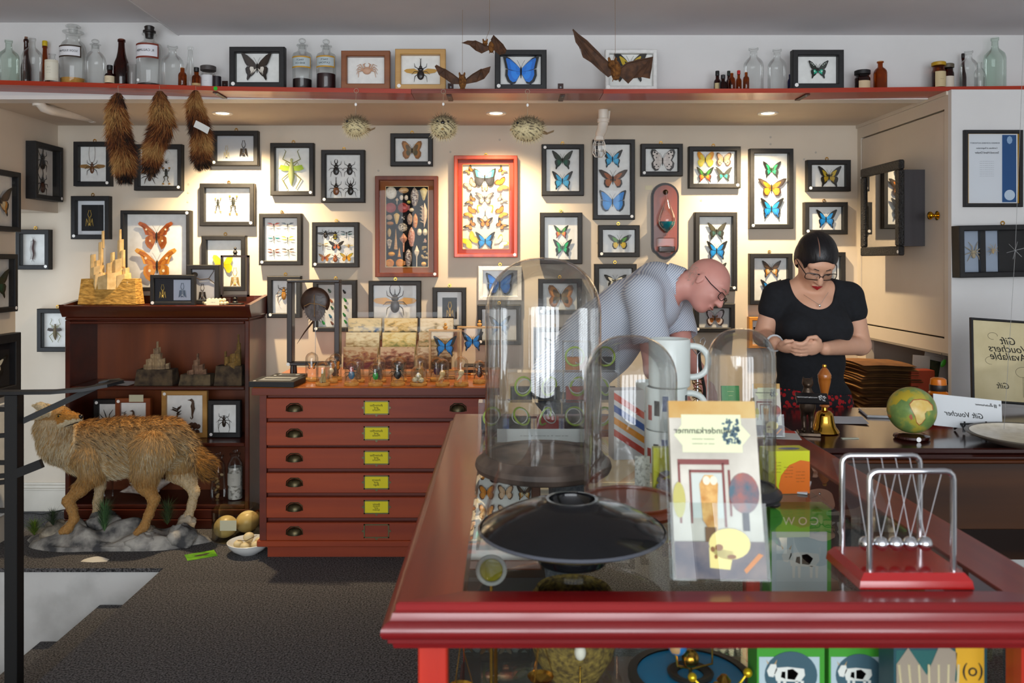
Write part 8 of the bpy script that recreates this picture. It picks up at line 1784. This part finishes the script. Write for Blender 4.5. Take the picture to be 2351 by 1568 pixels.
# phone, papers, price tag
Yq = 3.24; b = MB(); b.at((dx(2010, Yq), Yq, Z_D), (0, 0, R(-12))); b.rbox(-.048, .048, -.08, .08, 0, .009, .003, 0); b.box(-.043, .043, -.068, .068, .009, .0094, 1); tag(ob('mobile_phone', b, [C('#c8ccd0', .25), C('#12151c', .08)]), 'white edged mobile phone lying on the desk', 'phone')
b = MB(); b.at((dx(1940, 3.1), 3.12, Z_D), (0, 0, R(-14))); b.grid(lambda u, v: ((u - .5) * .16, (v - .5) * .15, .0005 + .004 * u * u), 5, 3); tag(ob('paper_sheet', b, C('#ccd0d6', .8)), 'loose white paper sheet on the desk behind the bell', 'paper')
b = MB(); b.at((dx(1945, 2.82), 2.80, Z_D), (0, 0, R(3))); b.box(-.028, .03, -.006, .006, 0, .002); tag(ob('price_tag', b, C('#c8ccb8', .8)), 'small pale price tag lying beside the brass bell', 'tag')
# gift voucher poster leaning on the wall side of the desk
t = make_frame('voucher_poster', 'leaning black framed cream poster about gift vouchers', None, loc=(dx(2330, 3.3) + .05, 3.37, Z_D + .188), wh=(.38, .34), rotx=R(-9), tilt=R(4), hk=False, st=None, bw=.010, dep=.015, bg=noisy('poster_paper', '#c2b48c', '#cfc29c', 8, .8))
lettering('Gift\nVouchers\nAvailable', .042, C('#1c1a14', .8), t, (-.035, -.0093, .05), shear=.35, space=.75); lettering('Gift', .034, C('#3a362a', .8), t, (-.06, -.0093, -.10), shear=.35)
b = MB()
for sg, cx, cz, rr in ((1, -.10, .10, .02), (-1, .06, .10, .025), (1, -.11, .0, .022), (-1, .09, .0, .03), (1, .02, -.04, .03)): b.tube([(cx + rr * math.cos(R(a)), -.0088, cz + rr * .7 * math.sin(R(a))) for a in range(0, 300, 20)], .0006, 4)
for x0, x1, z0_, z1_ in ((-.13, .02, -.06, -.061), (.019, .02, -.14, -.06)): b.box(x0, x1, -.009, -.0085, z0_, z1_ + .001)
ob('printed_flourish', b, C('#3a362a', .8), t)
# orange topped bottle, red box, papers behind the desk items
Yo = 3.30; t = thing('drink_bottle', 'clear drink bottle with an orange flip lid', 'bottle', (dx(2154, Yo), Yo, Z_D)); k = S(Yo); h = (944 - 866) * k; b = MB(); r = .034; b.lathe([(0, 0), (r, 0), (r, h * .42), (r * .9, h * .5), (r * .85, h * .55)], 24, cap=False); ob('bottle_body', b, glass_mat('drink_pl', (.8, .78, .74)), t)
b = MB(); b.lathe([(r, h * .5), (r * 1.06, h * .52), (r * 1.06, h * .57), (r * .9, h * .6), (r * .92, h * .8), (r * .85, h * .96), (r * .6, h), (0, h)], 24, cap=False); ob('orange_lid', b, C('#d8740e', .25), t); b = MB(); b.lathe([(r * .95, h * .62), (r * .97, h * .64), (r * .97, h * .78), (r * .95, h * .8)], 24, cap=False); ob('dark_band', b, C('#241a18', .4), t)
# back counter with paper bags
t = thing('back_counter', 'low wooden back counter under the wall cupboard', 'counter', (2.30, 4.6, 0)); b = MB(); b.rbox(-.53, .6, -.46, .53, .76, .80, .004); ob('counter_top', b, wood('backc', '#5a3418', '#7a4a24', 'Y', 8), t); b = MB(); b.box(-.50, .6, -.40, .53, .0005, .759); ob('cabinet', b, C('#6a5c4c', .7), t)
KR = [noisy('kraft%d' % i, a, c, 14, .85) for i, (a, c) in enumerate((('#8a5c26', '#a8783a'), ('#6e4419', '#8a5a28'), ('#9a6a2e', '#b88644')))]
q = random.Random(12)
for i in range(20):
    b = MB(); w, d = .15 + q.uniform(-.02, .01), .17; lf = q.uniform(-.015, .02); b.grid(lambda u, v: ((u - .5) * 2 * w, (v - .5) * 2 * d, .003 * math.sin(u * 5) + .004 * math.sin(v * 4)), 5, 4); b.grid(lambda u, v: ((u - .5) * 2 * w, (v - .5) * 2 * d, -.0035 + .003 * math.sin(u * 5) + .004 * math.sin(v * 4)), 5, 4)
    tag(ob('paper_bag', b, KR[i % 3], None, (1.95 + lf, 4.33 + q.uniform(-.01, .01), .812 + i * .0112), (0, 0, R(q.uniform(-5, 5))), smooth=1.0), 'flat brown kraft paper bag under the topmost one of the back counter stack' if i < 19 else 'topmost brown kraft paper bag of the stack on the back counter', 'paper bag', 'kraft paper bags on the back counter')
b = MB(); p = dx(2126, 4.16); b.rbox(p - .07, p + .05, 4.17, 4.25, .8006, 1.0, .002); tag(ob('orange_box', b, C('#a83a10', .6)), 'orange red cardboard box beside the paper bags', 'box')
for px, Y_, z_, w_, h_, c, lb, r_ in ((2112, 4.30, .8006, .045, .26, '#c8beb0', 'pale folded card standing behind the orange box', 5), (2136, 4.34, .8006, .07, .30, '#b8b0a8', 'printed leaflet with a dark picture behind the orange box', 12)):
    t = thing('leaflet', lb, 'leaflet', (dx(px, Y_), Y_, z_), (R(-6), R(r_), 0)); b = MB(); b.box(-w_, w_, 0, .002, 0, h_); ob('sheet', b, C(c, .8), t, smooth=0)
    if w_ > .05: b = MB(); b.box(-.05, .02, -.0006, 0, h_ - .17, h_ - .07); ob('printed_picture', b, noisy('pic', '#1c2a1a', '#4a4a2a', 30, .6), t, smooth=0); lettering('--- ----\n----------', .012, M_INK, t, (0, -.0008, h_ - .04))
t = thing('keyring_hook', 'green tag and clip hanging under the cupboard edge', 'key tag', (XR - .012, YS + .04, zb0 - .002)); b = MB(); b.tube([(0, 0, 0), (.0, -.004, -.02), (.004, -.004, -.03)], .002, 5); ob('clip', b, M_STEEL, t); b = MB(); b.ell((.006, -.006, -.05), (.012, .004, .022), 10, 6, None, (0, .5, 0)); ob('green_tag', b, C('#3a9a1e', .4), t)
# ---- frames on the white wall
t = make_frame('licence_certificate', 'black and gold framed licence certificate with a blue band', (2215, 298, 2350, 475), Y=YS - .03, dep=.02, bw=.018, hk=False, st=None, bg=C('#d4d8de', .8), cat='certificate'); w2 = 67 * S(4.05)
b = MB(); b.box(w2 * .32, w2 * .80, -.0092, -.008, -.165, .165); ob('blue_band', b, C('#124a80', .6), t, smooth=0); b = MB(); z = .170
for bx in ((-.123, .123, z, z + .004), (-.123, .123, -z - .004, -z), (-.125, -.121, -z, z), (.121, .125, -z, z)): b.box(bx[0], bx[1], -.012, -.009, bx[2], bx[3])
ob('gold_fillet', b, C('#c8962a', .35, .6), t)
lettering('BUSINESS LICENSING AUTHORITY', .0095, C('#6a7078', .8), t, (-.04, -.0095, .125)); lettering('Certificate of Registration', .010, C('#4a5058', .8), t, (-.03, -.0095, .10)); lettering('Second-Hand Dealer', .014, C('#2a3038', .8), t, (-.03, -.0095, .078)); lettering('\n'.join(['-- ---- --- ------ --- -----'] * 8), .008, C('#7a8088', .8), t, (-.03, -.0095, .0), space=1.3)
b = MB(); b.at((w2 * .57, -.0095, -.13), (R(90), 0, 0)); b.lathe([(.026, 0), (.026, .0006), (0, .0006)], 20, cap=False); ob('seal', b, C('#b8c8d8', .5), t); b = MB(); b.ell((w2 * .57, -.0095, .14), (.014, .0006, .02), 10, 4); ob('crest', b, C('#8aa8c8', .5), t)
t = make_frame('insect_shadow_box', 'deep black shadow box with pale insects and dark panels below the certificate', (2203, 516, 2440, 636), Y=YS - .03, dep=.07, bw=.026, st=None, bg=C('#9aa6b8', .7), tilt=R(-1)); b = MB()
b.box(-.125, -.10, -.03, -.009, -.1, .1); b.box(-.03, .21, -.02, -.009, -.1, .1); ob('dark_panel', b, C('#0e0e12', .3), t, smooth=0)
x, z = loc_of(t, 2236, 580, 4.05); spider(t, x, z, .05, '#a89a80', 'pale_insect', -.009); x, z = loc_of(t, 2275, 575, 4.05); spider(t, x, z, .03, '#b8a078', 'pale_insect', -.03)
# mirrored deep box on the cupboard door
t = thing('door_shadow_box', 'deep dark shadow box with an ornate frame hung on the cupboard door', 'shadow box', (XR + .003, 4.52, EYE)); Yn, Yf_ = 4.30, 4.78; dpt = .15; za, zb_ = .53, .03
b = MB(); b.box(-dpt + .03, -.001, -.19, .22, zb_ + .05, za - .05); ob('box_body', b, wood('grey_oak', '#2a272a', '#3e3a3e', 'Z', 14, .6), t, smooth=0)
b = MB(); F_ = .05
for y0, y1, z_0, z_1 in ((-.22, .25, za - F_, za), (-.22, .25, zb_, zb_ + F_), (-.22, -.22 + F_, zb_ + F_, za - F_), (.25 - F_, .25, zb_ + F_, za - F_)): b.rbox(-dpt, -dpt + .03, y0, y1, z_0, z_1, .006)
ob('ornate_frame', b, noisy('carved_black', '#0c0b0b', '#1e1c1a', 120, .45, 1.0, 3, bdist=.01), t)
b = MB(); b.poly([(-dpt + .012, -.18, zb_ + .04), (-dpt + .012, .21, zb_ + .04), (-dpt + .012, .21, za - .04), (-dpt + .012, -.18, za - .04)]); ob('glass_pane', b, glass_mat('dark_mirror', (.45, .43, .40), ior=1.6, boost=2.5, cap=.38), t, smooth=0)
b = MB(); b.box(-dpt + .014, -dpt + .016, -.18, .21, zb_ + .04, za - .04); ob('dark_back', b, C('#1c1814', .7), t, smooth=0)
b = MB(); b.at((-dpt - .0005, -.205, zb_ + .02), (0, R(-90), 0)); b.lathe([(.009, 0), (.009, .0008), (0, .0008)], 12, cap=False); ob('price_sticker', b, M_STICK, t)
# hanging thread with a small clip at the far right
a = P(2349, 240, 2.75); c = P(2305, 985, 2.75); a.z = ZC; a.x = P(2362, 0, 2.75).x; m_ = P(2331, 575, 2.75); b = MB(); b.tube([a, m_, c], .0007, 4); t = ob('hanging_thread', b, C('#8a8a8a', .6)); tag(t, 'thin grey thread hanging from the ceiling at the right edge', 'thread')
b = MB()
for i in range(6): an = R(i * 60 + 15); b.tube([m_, m_ + Vector((.03 * math.cos(an), 0, .03 * math.sin(an)))], .0005, 3)
ob('thread_knot', b, C('#a8a8a8', .6), t)
# ------------------------------------------------------------------ the two people behind the counter
def skin_mat(n, a, c):
    m = noisy(n, a, c, 9, .5, 0); m.node_tree.nodes['Principled BSDF'].inputs['Subsurface Weight'].default_value = .08
    m.node_tree.nodes['Principled BSDF'].inputs['Subsurface Radius'].default_value = (.02, .008, .005); return m
def vadd(*a): return tuple(sum(x) for x in zip(*a))
def hand(s, palm, dirf, side, nrm, curl=1.0, r=.0082):
    """palm centre, finger direction, across (towards thumb), back-of-hand normal; four unequal bent fingers and a thumb"""
    p, d, a, n = Vector(palm), Vector(dirf).normalized(), Vector(side), Vector(nrm); a = (a - d * a.dot(d)).normalized(); m_ = d.cross(a); n = m_ if m_.dot(n) > 0 else -m_
    s.ell(p, (.040, .036, .016), .010, 0, 'add', [list(d), list(a), list(n)])
    for i, L in enumerate((.068, .076, .070, .056)):
        b0 = p + d * .030 + a * (.026 - .0175 * i); b1 = b0 + d * L * .42 - n * .004 * curl; b2 = b1 + (d * .75 - n * .65 * curl).normalized() * L * .33; b3 = b2 + (d * .35 - n * .95 * curl).normalized() * L * .27
        s.path([b0, b1, b2, b3], [r * 1.1, r, r * .92, r * .75], .004)
    t0 = p + a * .030 - d * .015; t1 = t0 + (a * .7 + d * .7).normalized() * .030; t2 = t1 + (d * .95 - n * .2).normalized() * .026
    s.path([t0, t1, t2], [r * 1.4, r * 1.15, r * .85], .006)
def head(s, c, f, u, hw=.074, jaw=.0, nose=.0, k=.02):
    f = Vector(f).normalized(); u = Vector(u); u = (u - f * u.dot(f)).normalized(); r = f.cross(u); A = [list(r), list(f), list(u)]
    h = lambda a, b_, c_: Vector(c) + r * a + f * b_ + u * c_
    s.ell(h(0, -.008, .022), (hw, .096, .088), k, 0, 'add', A); s.ell(h(0, .018, -.03), (hw * .86, .075, .08), k, 0, 'add', A)
    s.ell(h(0, .048, -.088 - jaw), (.034, .032, .026), k, 0, 'add', A)
    s.ell(h(0, .072, .028), (.055, .022, .022), .015, 0, 'add', A)                 # brow
    for sg in (-1, 1):
        s.ell(h(sg * .034, .066, -.03), (.022, .02, .02), .016, 0, 'add', A)         # cheek
        s.ell(h(sg * .031, .097, .004), (.015, .012, .010), .008, 0, 'sub', A)        # eye socket
        s.ell(h(sg * .031, .078, .003), (.014, .011, .010), .003, 0, 'add', A)        # lid over the eye
        s.ell(h(sg * (hw + .002), -.008, -.008), (.006, .016, .028), .006, 0, 'add', A)
    s.path([h(0, .086, .010), h(0, .100 + nose * .6, -.022), h(0, .106 + nose, -.036)], [.007, .010, .0125], .010)
    for sg in (-1, 1): s.ell(h(sg * .012, .094 + nose * .5, -.038), (.008, .010, .008), .006, 0, 'add', A)
    s.ell(h(0, .088, -.068), (.022, .010, .010), .008, 0, 'add', A)
    return h, r, f, u, A
def glasses(parent, o, h, w=.034, hh=.016, z=.0, fy=.104, col='#141014', full=True, ear=.0):
    b = MB(); th = .0018
    for sg in (-1, 1):
        c = [(sg * w + w * .82 * math.copysign(abs(math.cos(R(a))) ** .5, math.cos(R(a))), hh * math.copysign(abs(math.sin(R(a))) ** .6, math.sin(R(a)))) for a in range(0, 361, 20)]
        if not full: c = [q for q in c if q[1] >= -.002]
        b.tube([h(x, fy - .010 * abs(x) / .06, z + zz_) - o for x, zz_ in c], th, 6)
        b.tube([h(sg * w * 1.8, fy - .012, z + hh * .5) - o, h(sg * .076, .04, z + .010) - o, h(sg * .080, -.005, z + .008 + ear) - o, h(sg * .078, -.03, z - .006 + ear) - o], th * 1.1, 6)
    b.tube([h(-w * .2, fy, z + hh * .3) - o, h(w * .2, fy, z + hh * .3) - o], th, 6); g = ob('glasses', b, C(col, .25), parent)
    for sg in (-1, 1): b = MB(); b.add([h(sg * w + x, fy - .006, z + q) - o for x, q in ((-.027, -hh), (.027, -hh), (.027, hh), (-.027, hh))], [(0, 1, 2, 3)]); ob('lens', b, M_GLASS, g, smooth=0)
# ---- woman: looking down at her hands
SK = skin_mat('skin_woman', '#d6a284', '#deac90'); wo = Vector((1.317, 3.55, 0)); t = thing('person', 'woman in a black t-shirt and glasses looking down at her joined hands', 'person', wo)
def w_(x, y, z): return (wo.x + x, wo.y + y, z)
def torso(s, o, k=.04):
    s.ell(w_(0, .0, .95), (.168 + o, .12 + o, .13 + o), k); s.ell(w_(0, 0, 1.12), (.138 + o, .10 + o, .13 + o), k); s.ell(w_(0, 0, 1.29), (.150 + o, .105 + o, .15 + o), k)
    for sg in (-1, 1): s.ell(w_(sg * .07, -.085, 1.265), (.068 + o, .052 + o, .062 + o), k)
    s.path([w_(-.135, .01, 1.405), w_(0, .015, 1.435), w_(.160, .01, 1.405)], [.048 + o, .055 + o, .048 + o], .03)
RS, RE, RW = w_(.172, .0, 1.40), w_(.222, .01, 1.19), w_(-.02, -.215, 1.198); LS, LE, LW = w_(-.148, .0, 1.40), w_(-.195, .02, 1.225), w_(-.205, -.17, 1.215)
s = SDF(w_(-.30, -.34, .0), w_(.32, .20, 1.70), .0046); torso(s, 0)
for sg in (-1, 1): s.path([w_(sg * .085, 0, .90), w_(sg * .09, -.02, .48), w_(sg * .085, .02, .07)], [.088, .055, .04], .03); s.path([w_(sg * .085, .03, .035), w_(sg * .09, -.12, .026)], [.034, .024], .02)
s.path([RS, RE, vadd(RE, (-.01, -.01, 0)), RW], [.047, .041, .042, .027], .012); s.path([LS, LE, LW], [.047, .041, .028], .012)
s.path([w_(0, .015, 1.43), w_(0, -.025, 1.50)], [.056, .05], .03)
hd = Vector(w_(0, -.065, 1.555)); h, hr, hf, hu, HA = head(s, hd, (-.05, -.766, -.643), (0, -.643, .766))
hand(s, w_(-.178, -.225, 1.203), (.86, -.5, 0), (-.3, -.7, .5), (-.05, -.1, -1), .9); hand(s, w_(-.075, -.245, 1.205), (-.93, -.25, -.1), (.0, -.5, .85), (.15, -.8, .5), .55)
V, F, T = s.mesh(1); sdf_ob('body', V - np.array(wo), F, SK, t)
s = SDF(w_(-.30, -.26, .9), w_(.30, .2, 1.52), .005); torso(s, .009)
for a, e in ((RS, RE), (LS, LE)): m_ = Vector(a).lerp(Vector(e), .30); s.path([a, m_], [.057, .057], .02)
s.ell(w_(0, -.07, 1.475), (.10, .15, .128), .006, 0, 'sub'); s.ell(w_(0, .02, 1.50), (.075, .1, .05), .006, 0, 'sub'); s.plane(w_(0, 0, 1.0), (-.10, 0, -1))
V, F, T = s.mesh(1); sdf_ob('t_shirt', V - np.array(wo), F, noisy('black_cotton', '#0d0f14', '#14171d', 60, .9), t)
s = SDF(w_(-.26, -.24, .04), w_(.26, .2, 1.08), .006); s.ell(w_(0, 0, .95), (.174, .127, .135), .03)
for sg in (-1, 1): s.path([w_(sg * .085, 0, .90), w_(sg * .09, -.02, .48), w_(sg * .085, .02, .10)], [.096, .070, .062], .03)
m, nt, bs = new_mat('red_leopard'); N = nt.nodes; vo = N.new('ShaderNodeTexVoronoi'); vo.inputs['Scale'].default_value = 55; tc = N.new('ShaderNodeTexCoord'); cr = N.new('ShaderNodeValToRGB'); cr.color_ramp.interpolation = 'CONSTANT'; cr.color_ramp.elements[0].color = lin('#a80c14'); cr.color_ramp.elements[1].position = .46; cr.color_ramp.elements[1].color = lin('#100c14')
nt.links.new(tc.outputs['Object'], vo.inputs['Vector']); nt.links.new(vo.outputs['Distance'], cr.inputs[0]); nt.links.new(cr.outputs[0], bs.inputs['Base Color']); bs.inputs['Roughness'].default_value = .8
V, F, T = s.mesh(1); sdf_ob('trousers', V - np.array(wo), F, m, t)
s = SDF(hd - Vector((.13, .16, .16)), hd + Vector((.13, .16, .16)), .003)
s.ell(h(0, -.010, .026), (.082, .103, .094), .01, 0, 'add', HA); s.ell(h(0, -.085, -.03), (.05, .04, .05), .03, 0, 'add', HA)
for sg in (-1, 1): s.ell(h(sg * .066, -.01, .0), (.018, .04, .05), .02, 0, 'add', HA)
s.ell(h(0, .105, -.038), (.074, .088, .100), .006, 0, 'sub', HA); s.ell(h(.085, .035, -.035), (.03, .05, .055), .006, 0, 'sub', HA); s.ell(h(-.085, .035, -.035), (.03, .05, .055), .006, 0, 'sub', HA); s.plane(h(0, -.03, -.075), -hu * .9 + hf * .3)
V, F, T = s.mesh(1); sdf_ob('hair', V - np.array(wo), F, noisy('black_hair', '#07060a', '#120e12', 90, .42, .3, 4, (1, .15, .3)), t)
b = MB(); b.tube([h(.020, q_, .0262 + .094 * math.sqrt(1 - ((q_ + .01) / .103) ** 2 - .06)) - wo for q_ in (.072, .06, .045, .03, .01, -.01)], [.0026, .003, .0026, .0022, .0016, .0005], 6); ob('hair_parting', b, C('#8a6454', .8), t)
b = MB()
for sg in (-1, 1): b.tube([h(sg * .014, .094, .021) - wo, h(sg * .030, .091, .026) - wo, h(sg * .050, .076, .020) - wo], [.002, .0024, .001], 6)
ob('eyebrows', b, C('#1c1210', .8), t); b = MB()
for sg in (-1, 1): b.tube([h(sg * .018, .088, -.003) - wo, h(sg * .031, .0905, -.0065) - wo, h(sg * .045, .083, -.002) - wo], [.0012, .0018, .0012], 6)
ob('eyelashes', b, C('#0c0808', .8), t)
b = MB(); b.tube([h(-.021, .091, -.067) - wo, h(-.008, .100, -.0635) - wo, h(0, .100, -.0655) - wo, h(.008, .100, -.0635) - wo, h(.021, .091, -.067) - wo], [.0015, .0045, .0045, .0045, .0015], 8); b.tube([h(-.019, .091, -.069) - wo, h(0, .099, -.074) - wo, h(.019, .091, -.069) - wo], [.0015, .006, .0015], 8); ob('lips', b, C('#a01c20', .35), t)
glasses(t, wo, h, .035, .0165, -.008, .104)
b = MB(); nk = [h(-.06, -.02, -.10) - wo, Vector((-.055, -.075, 1.41)), Vector((-.012, -.112, 1.375)), Vector((-.004, -.114, 1.370)), Vector((.006, -.112, 1.378)), Vector((.05, -.072, 1.42))]; b.tube(nk[1:], .0008, 4); b.ell((-.003, -.117, 1.366), (.005, .003, .006), 8, 6); ob('necklace', b, C('#d0ccc4', .2, .9), t)
b = MB(); c = Vector(LW) - wo + Vector((.0, .012, 0)); b.tube([c + Vector((.031 * math.cos(R(a)), 0, .031 * math.sin(R(a)))) for a in range(0, 361, 24)], .006, 6); wt = ob('watch_strap', b, C('#c8ccd0', .4), t); b = MB(); b.rbox(c.x - .042, c.x - .028, c.y - .015, c.y + .015, c.z - .016, c.z + .016, .003); ob('watch_face', b, C('#0c0d10', .1), wt)
# ---- man: bending forward over the counter end
SM = skin_mat('skin_man', '#d8968a', '#e0a396'); mo = Vector((.30, 3.80, 0)); t = thing('person', 'bald man with glasses in a striped pale blue shirt bending forward', 'person', mo)
NS, NE, NW = (.60, 3.52, 1.405), (.635, 3.45, 1.10), (.73, 3.36, .985); FS, FE, FW_ = (.79, 3.84, 1.37), (.815, 3.74, 1.15), (.84, 3.50, 1.06)
def mtorso(s, o, k=.05):
    s.ell((.29, 3.80, .98), (.15 + o, .17 + o, .15 + o), k); s.path([(.31, 3.80, 1.04), (.44, 3.76, 1.19), (.57, 3.70, 1.33)], [.148 + o, .150 + o, .135 + o], k)
    s.path([(.60, 3.54, 1.415), (.68, 3.68, 1.44), (.78, 3.82, 1.38)], [.070 + o, .085 + o, .070 + o], k); s.ell((.66, 3.70, 1.36), (.12 + o, .15 + o, .12 + o), k)
s = SDF((.0, 3.28, .0), (1.06, 4.06, 1.72), .0055); mtorso(s, 0)
for y in (3.71, 3.90): s.path([(.28, y, .92), (.30, y - .01, .50), (.24, y + .02, .08)], [.095, .062, .048], .03); s.path([(.24, y + .02, .04), (.38, y - .03, .032)], [.04, .03], .02)
s.path([NS, NE, NW], [.058, .046, .032], .02); s.path([FS, FE, FW_], [.056, .046, .032], .02)
s.path([(.70, 3.67, 1.43), (.80, 3.63, 1.445)], [.068, .062], .03)
hm = Vector((.885, 3.60, 1.452)); g, gr, gf, gu, GA = head(s, hm, (.62, -.52, -.59), (.62, .0, .78), .078, .004, .003)
hand(s, (.775, 3.33, .965), (.8, -.4, -.45), (-.3, -.9, .2), (.3, .1, .95), .8); hand(s, (.85, 3.45, 1.03), (.0, -.9, -.45), (-.95, .0, .2), (.2, -.4, .9), .8)
V, F, T = s.mesh(1); sdf_ob('body', V - np.array(mo), F, SM, t)
m, nt, bs = new_mat('striped_shirt'); N = nt.nodes; wv = N.new('ShaderNodeTexWave'); wv.inputs['Scale'].default_value = 40; wv.inputs['Distortion'].default_value = .6; tc = N.new('ShaderNodeTexCoord'); mp = N.new('ShaderNodeMapping'); mp.inputs['Rotation'].default_value = (0, R(42), R(20)); cr = N.new('ShaderNodeValToRGB'); cr.color_ramp.elements[0].color = lin('#9fabc2'); cr.color_ramp.elements[0].position = .3; cr.color_ramp.elements[1].color = lin('#dde2e9'); cr.color_ramp.elements[1].position = .6
wv.bands_direction = 'Z'; nt.links.new(tc.outputs['Object'], mp.inputs[0]); nt.links.new(mp.outputs[0], wv.inputs['Vector']); nt.links.new(wv.outputs['Color'], cr.inputs[0]); nt.links.new(cr.outputs[0], bs.inputs['Base Color']); bs.inputs['Roughness'].default_value = .85
s = SDF((.05, 3.28, .82), (1.0, 4.06, 1.62), .0055); mtorso(s, .012)
for a, e, q in ((NS, NE, .56), (FS, FE, .62)): a, e = Vector(a), Vector(e); m_ = a.lerp(e, q); s.path([a, m_], [.074, .080], .03)
for a, e, q in ((NS, NE, .60), (FS, FE, .66)):
    a, e = Vector(a), Vector(e); m_ = a.lerp(e, q); dd = (e - a).normalized(); s.cone(m_ + dd * .09, m_ + dd * .2, .10, .10, 0, 0, 'sub')
s.path([(.715, 3.665, 1.445), (.765, 3.64, 1.452)], [.082, .078], .012)
s.cone((.80, 3.625, 1.43), (.95, 3.56, 1.40), .084, .10, .0, 0, 'sub'); s.plane((.3, 3.8, .93), (.1, 0, -1))
V, F, T = s.mesh(1); sdf_ob('shirt', V - np.array(mo), F, m, t)
b = MB(); ax = Vector((.89, -.4, -.05)).normalized(); e1 = ax.orthogonal().normalized(); e2 = ax.cross(e1); c0 = Vector((.765, 3.642, 1.452)) - mo
b.grid(lambda u, v: tuple(c0 + (e1 * math.cos(6.2832 * u) + e2 * math.sin(6.2832 * u)) * (.078 + .012 * v) - ax * (.045 * v - .012)), 28, 3); b.grid(lambda u, v: tuple(c0 + (e1 * math.cos(6.2832 * u) + e2 * math.sin(6.2832 * u)) * (.075 + .012 * v) - ax * (.045 * v - .012)), 28, 3); ob('collar', b, m, t, smooth=1.2)
s = SDF((.05, 3.56, .05), (.52, 4.06, 1.08), .007); s.ell((.29, 3.80, .95), (.158, .178, .12), .03)
for y in (3.71, 3.90): s.path([(.28, y, .92), (.30, y - .01, .50), (.24, y + .02, .10)], [.104, .078, .066], .03)
V, F, T = s.mesh(1); sdf_ob('trousers', V - np.array(mo), F, noisy('grey_denim', '#4a505c', '#6a7078', 60, .9), t)
glasses(t, mo, g, .034, .014, -.006, .106, '#16181c', True, .012)
b = MB()
for sg in (-1, 1): b.tube([g(sg * .014, .096, .022) - mo, g(sg * .03, .094, .026) - mo, g(sg * .048, .080, .02) - mo], [.002, .003, .001], 6)
ob('eyebrows', b, C('#9a8272', .9), t)
b = MB(); b.tube([g(-.022, .090, -.070) - mo, g(0, .0985, -.070) - mo, g(.022, .090, -.070) - mo], [.0015, .0035, .0015], 6); ob('lips', b, C('#9a544a', .5), t)
q = np.random.RandomState(2); n = 1500; a = q.uniform(-2.4, 2.4, n); z = q.uniform(-.05, .03, n)
root = np.array([list(g(.079 * math.sin(x), -.008 - .094 * math.cos(x) * (1 if abs(x) < 1.3 else .6), zz_) - mo) for x, zz_ in zip(a, z)]); dd = np.tile(list(-gu * .8 - gf * .3), (n, 1)) + q.normal(size=(n, 3)) * .3; dd /= np.linalg.norm(dd, axis=1)[:, None]
fur_strands('hair', root[np.abs(a) < 1.5], dd[np.abs(a) < 1.5], np.full((np.abs(a) < 1.5).sum(), .010), np.zeros((np.abs(a) < 1.5).sum()), t, [C('#b8a698', .9)], .0007)
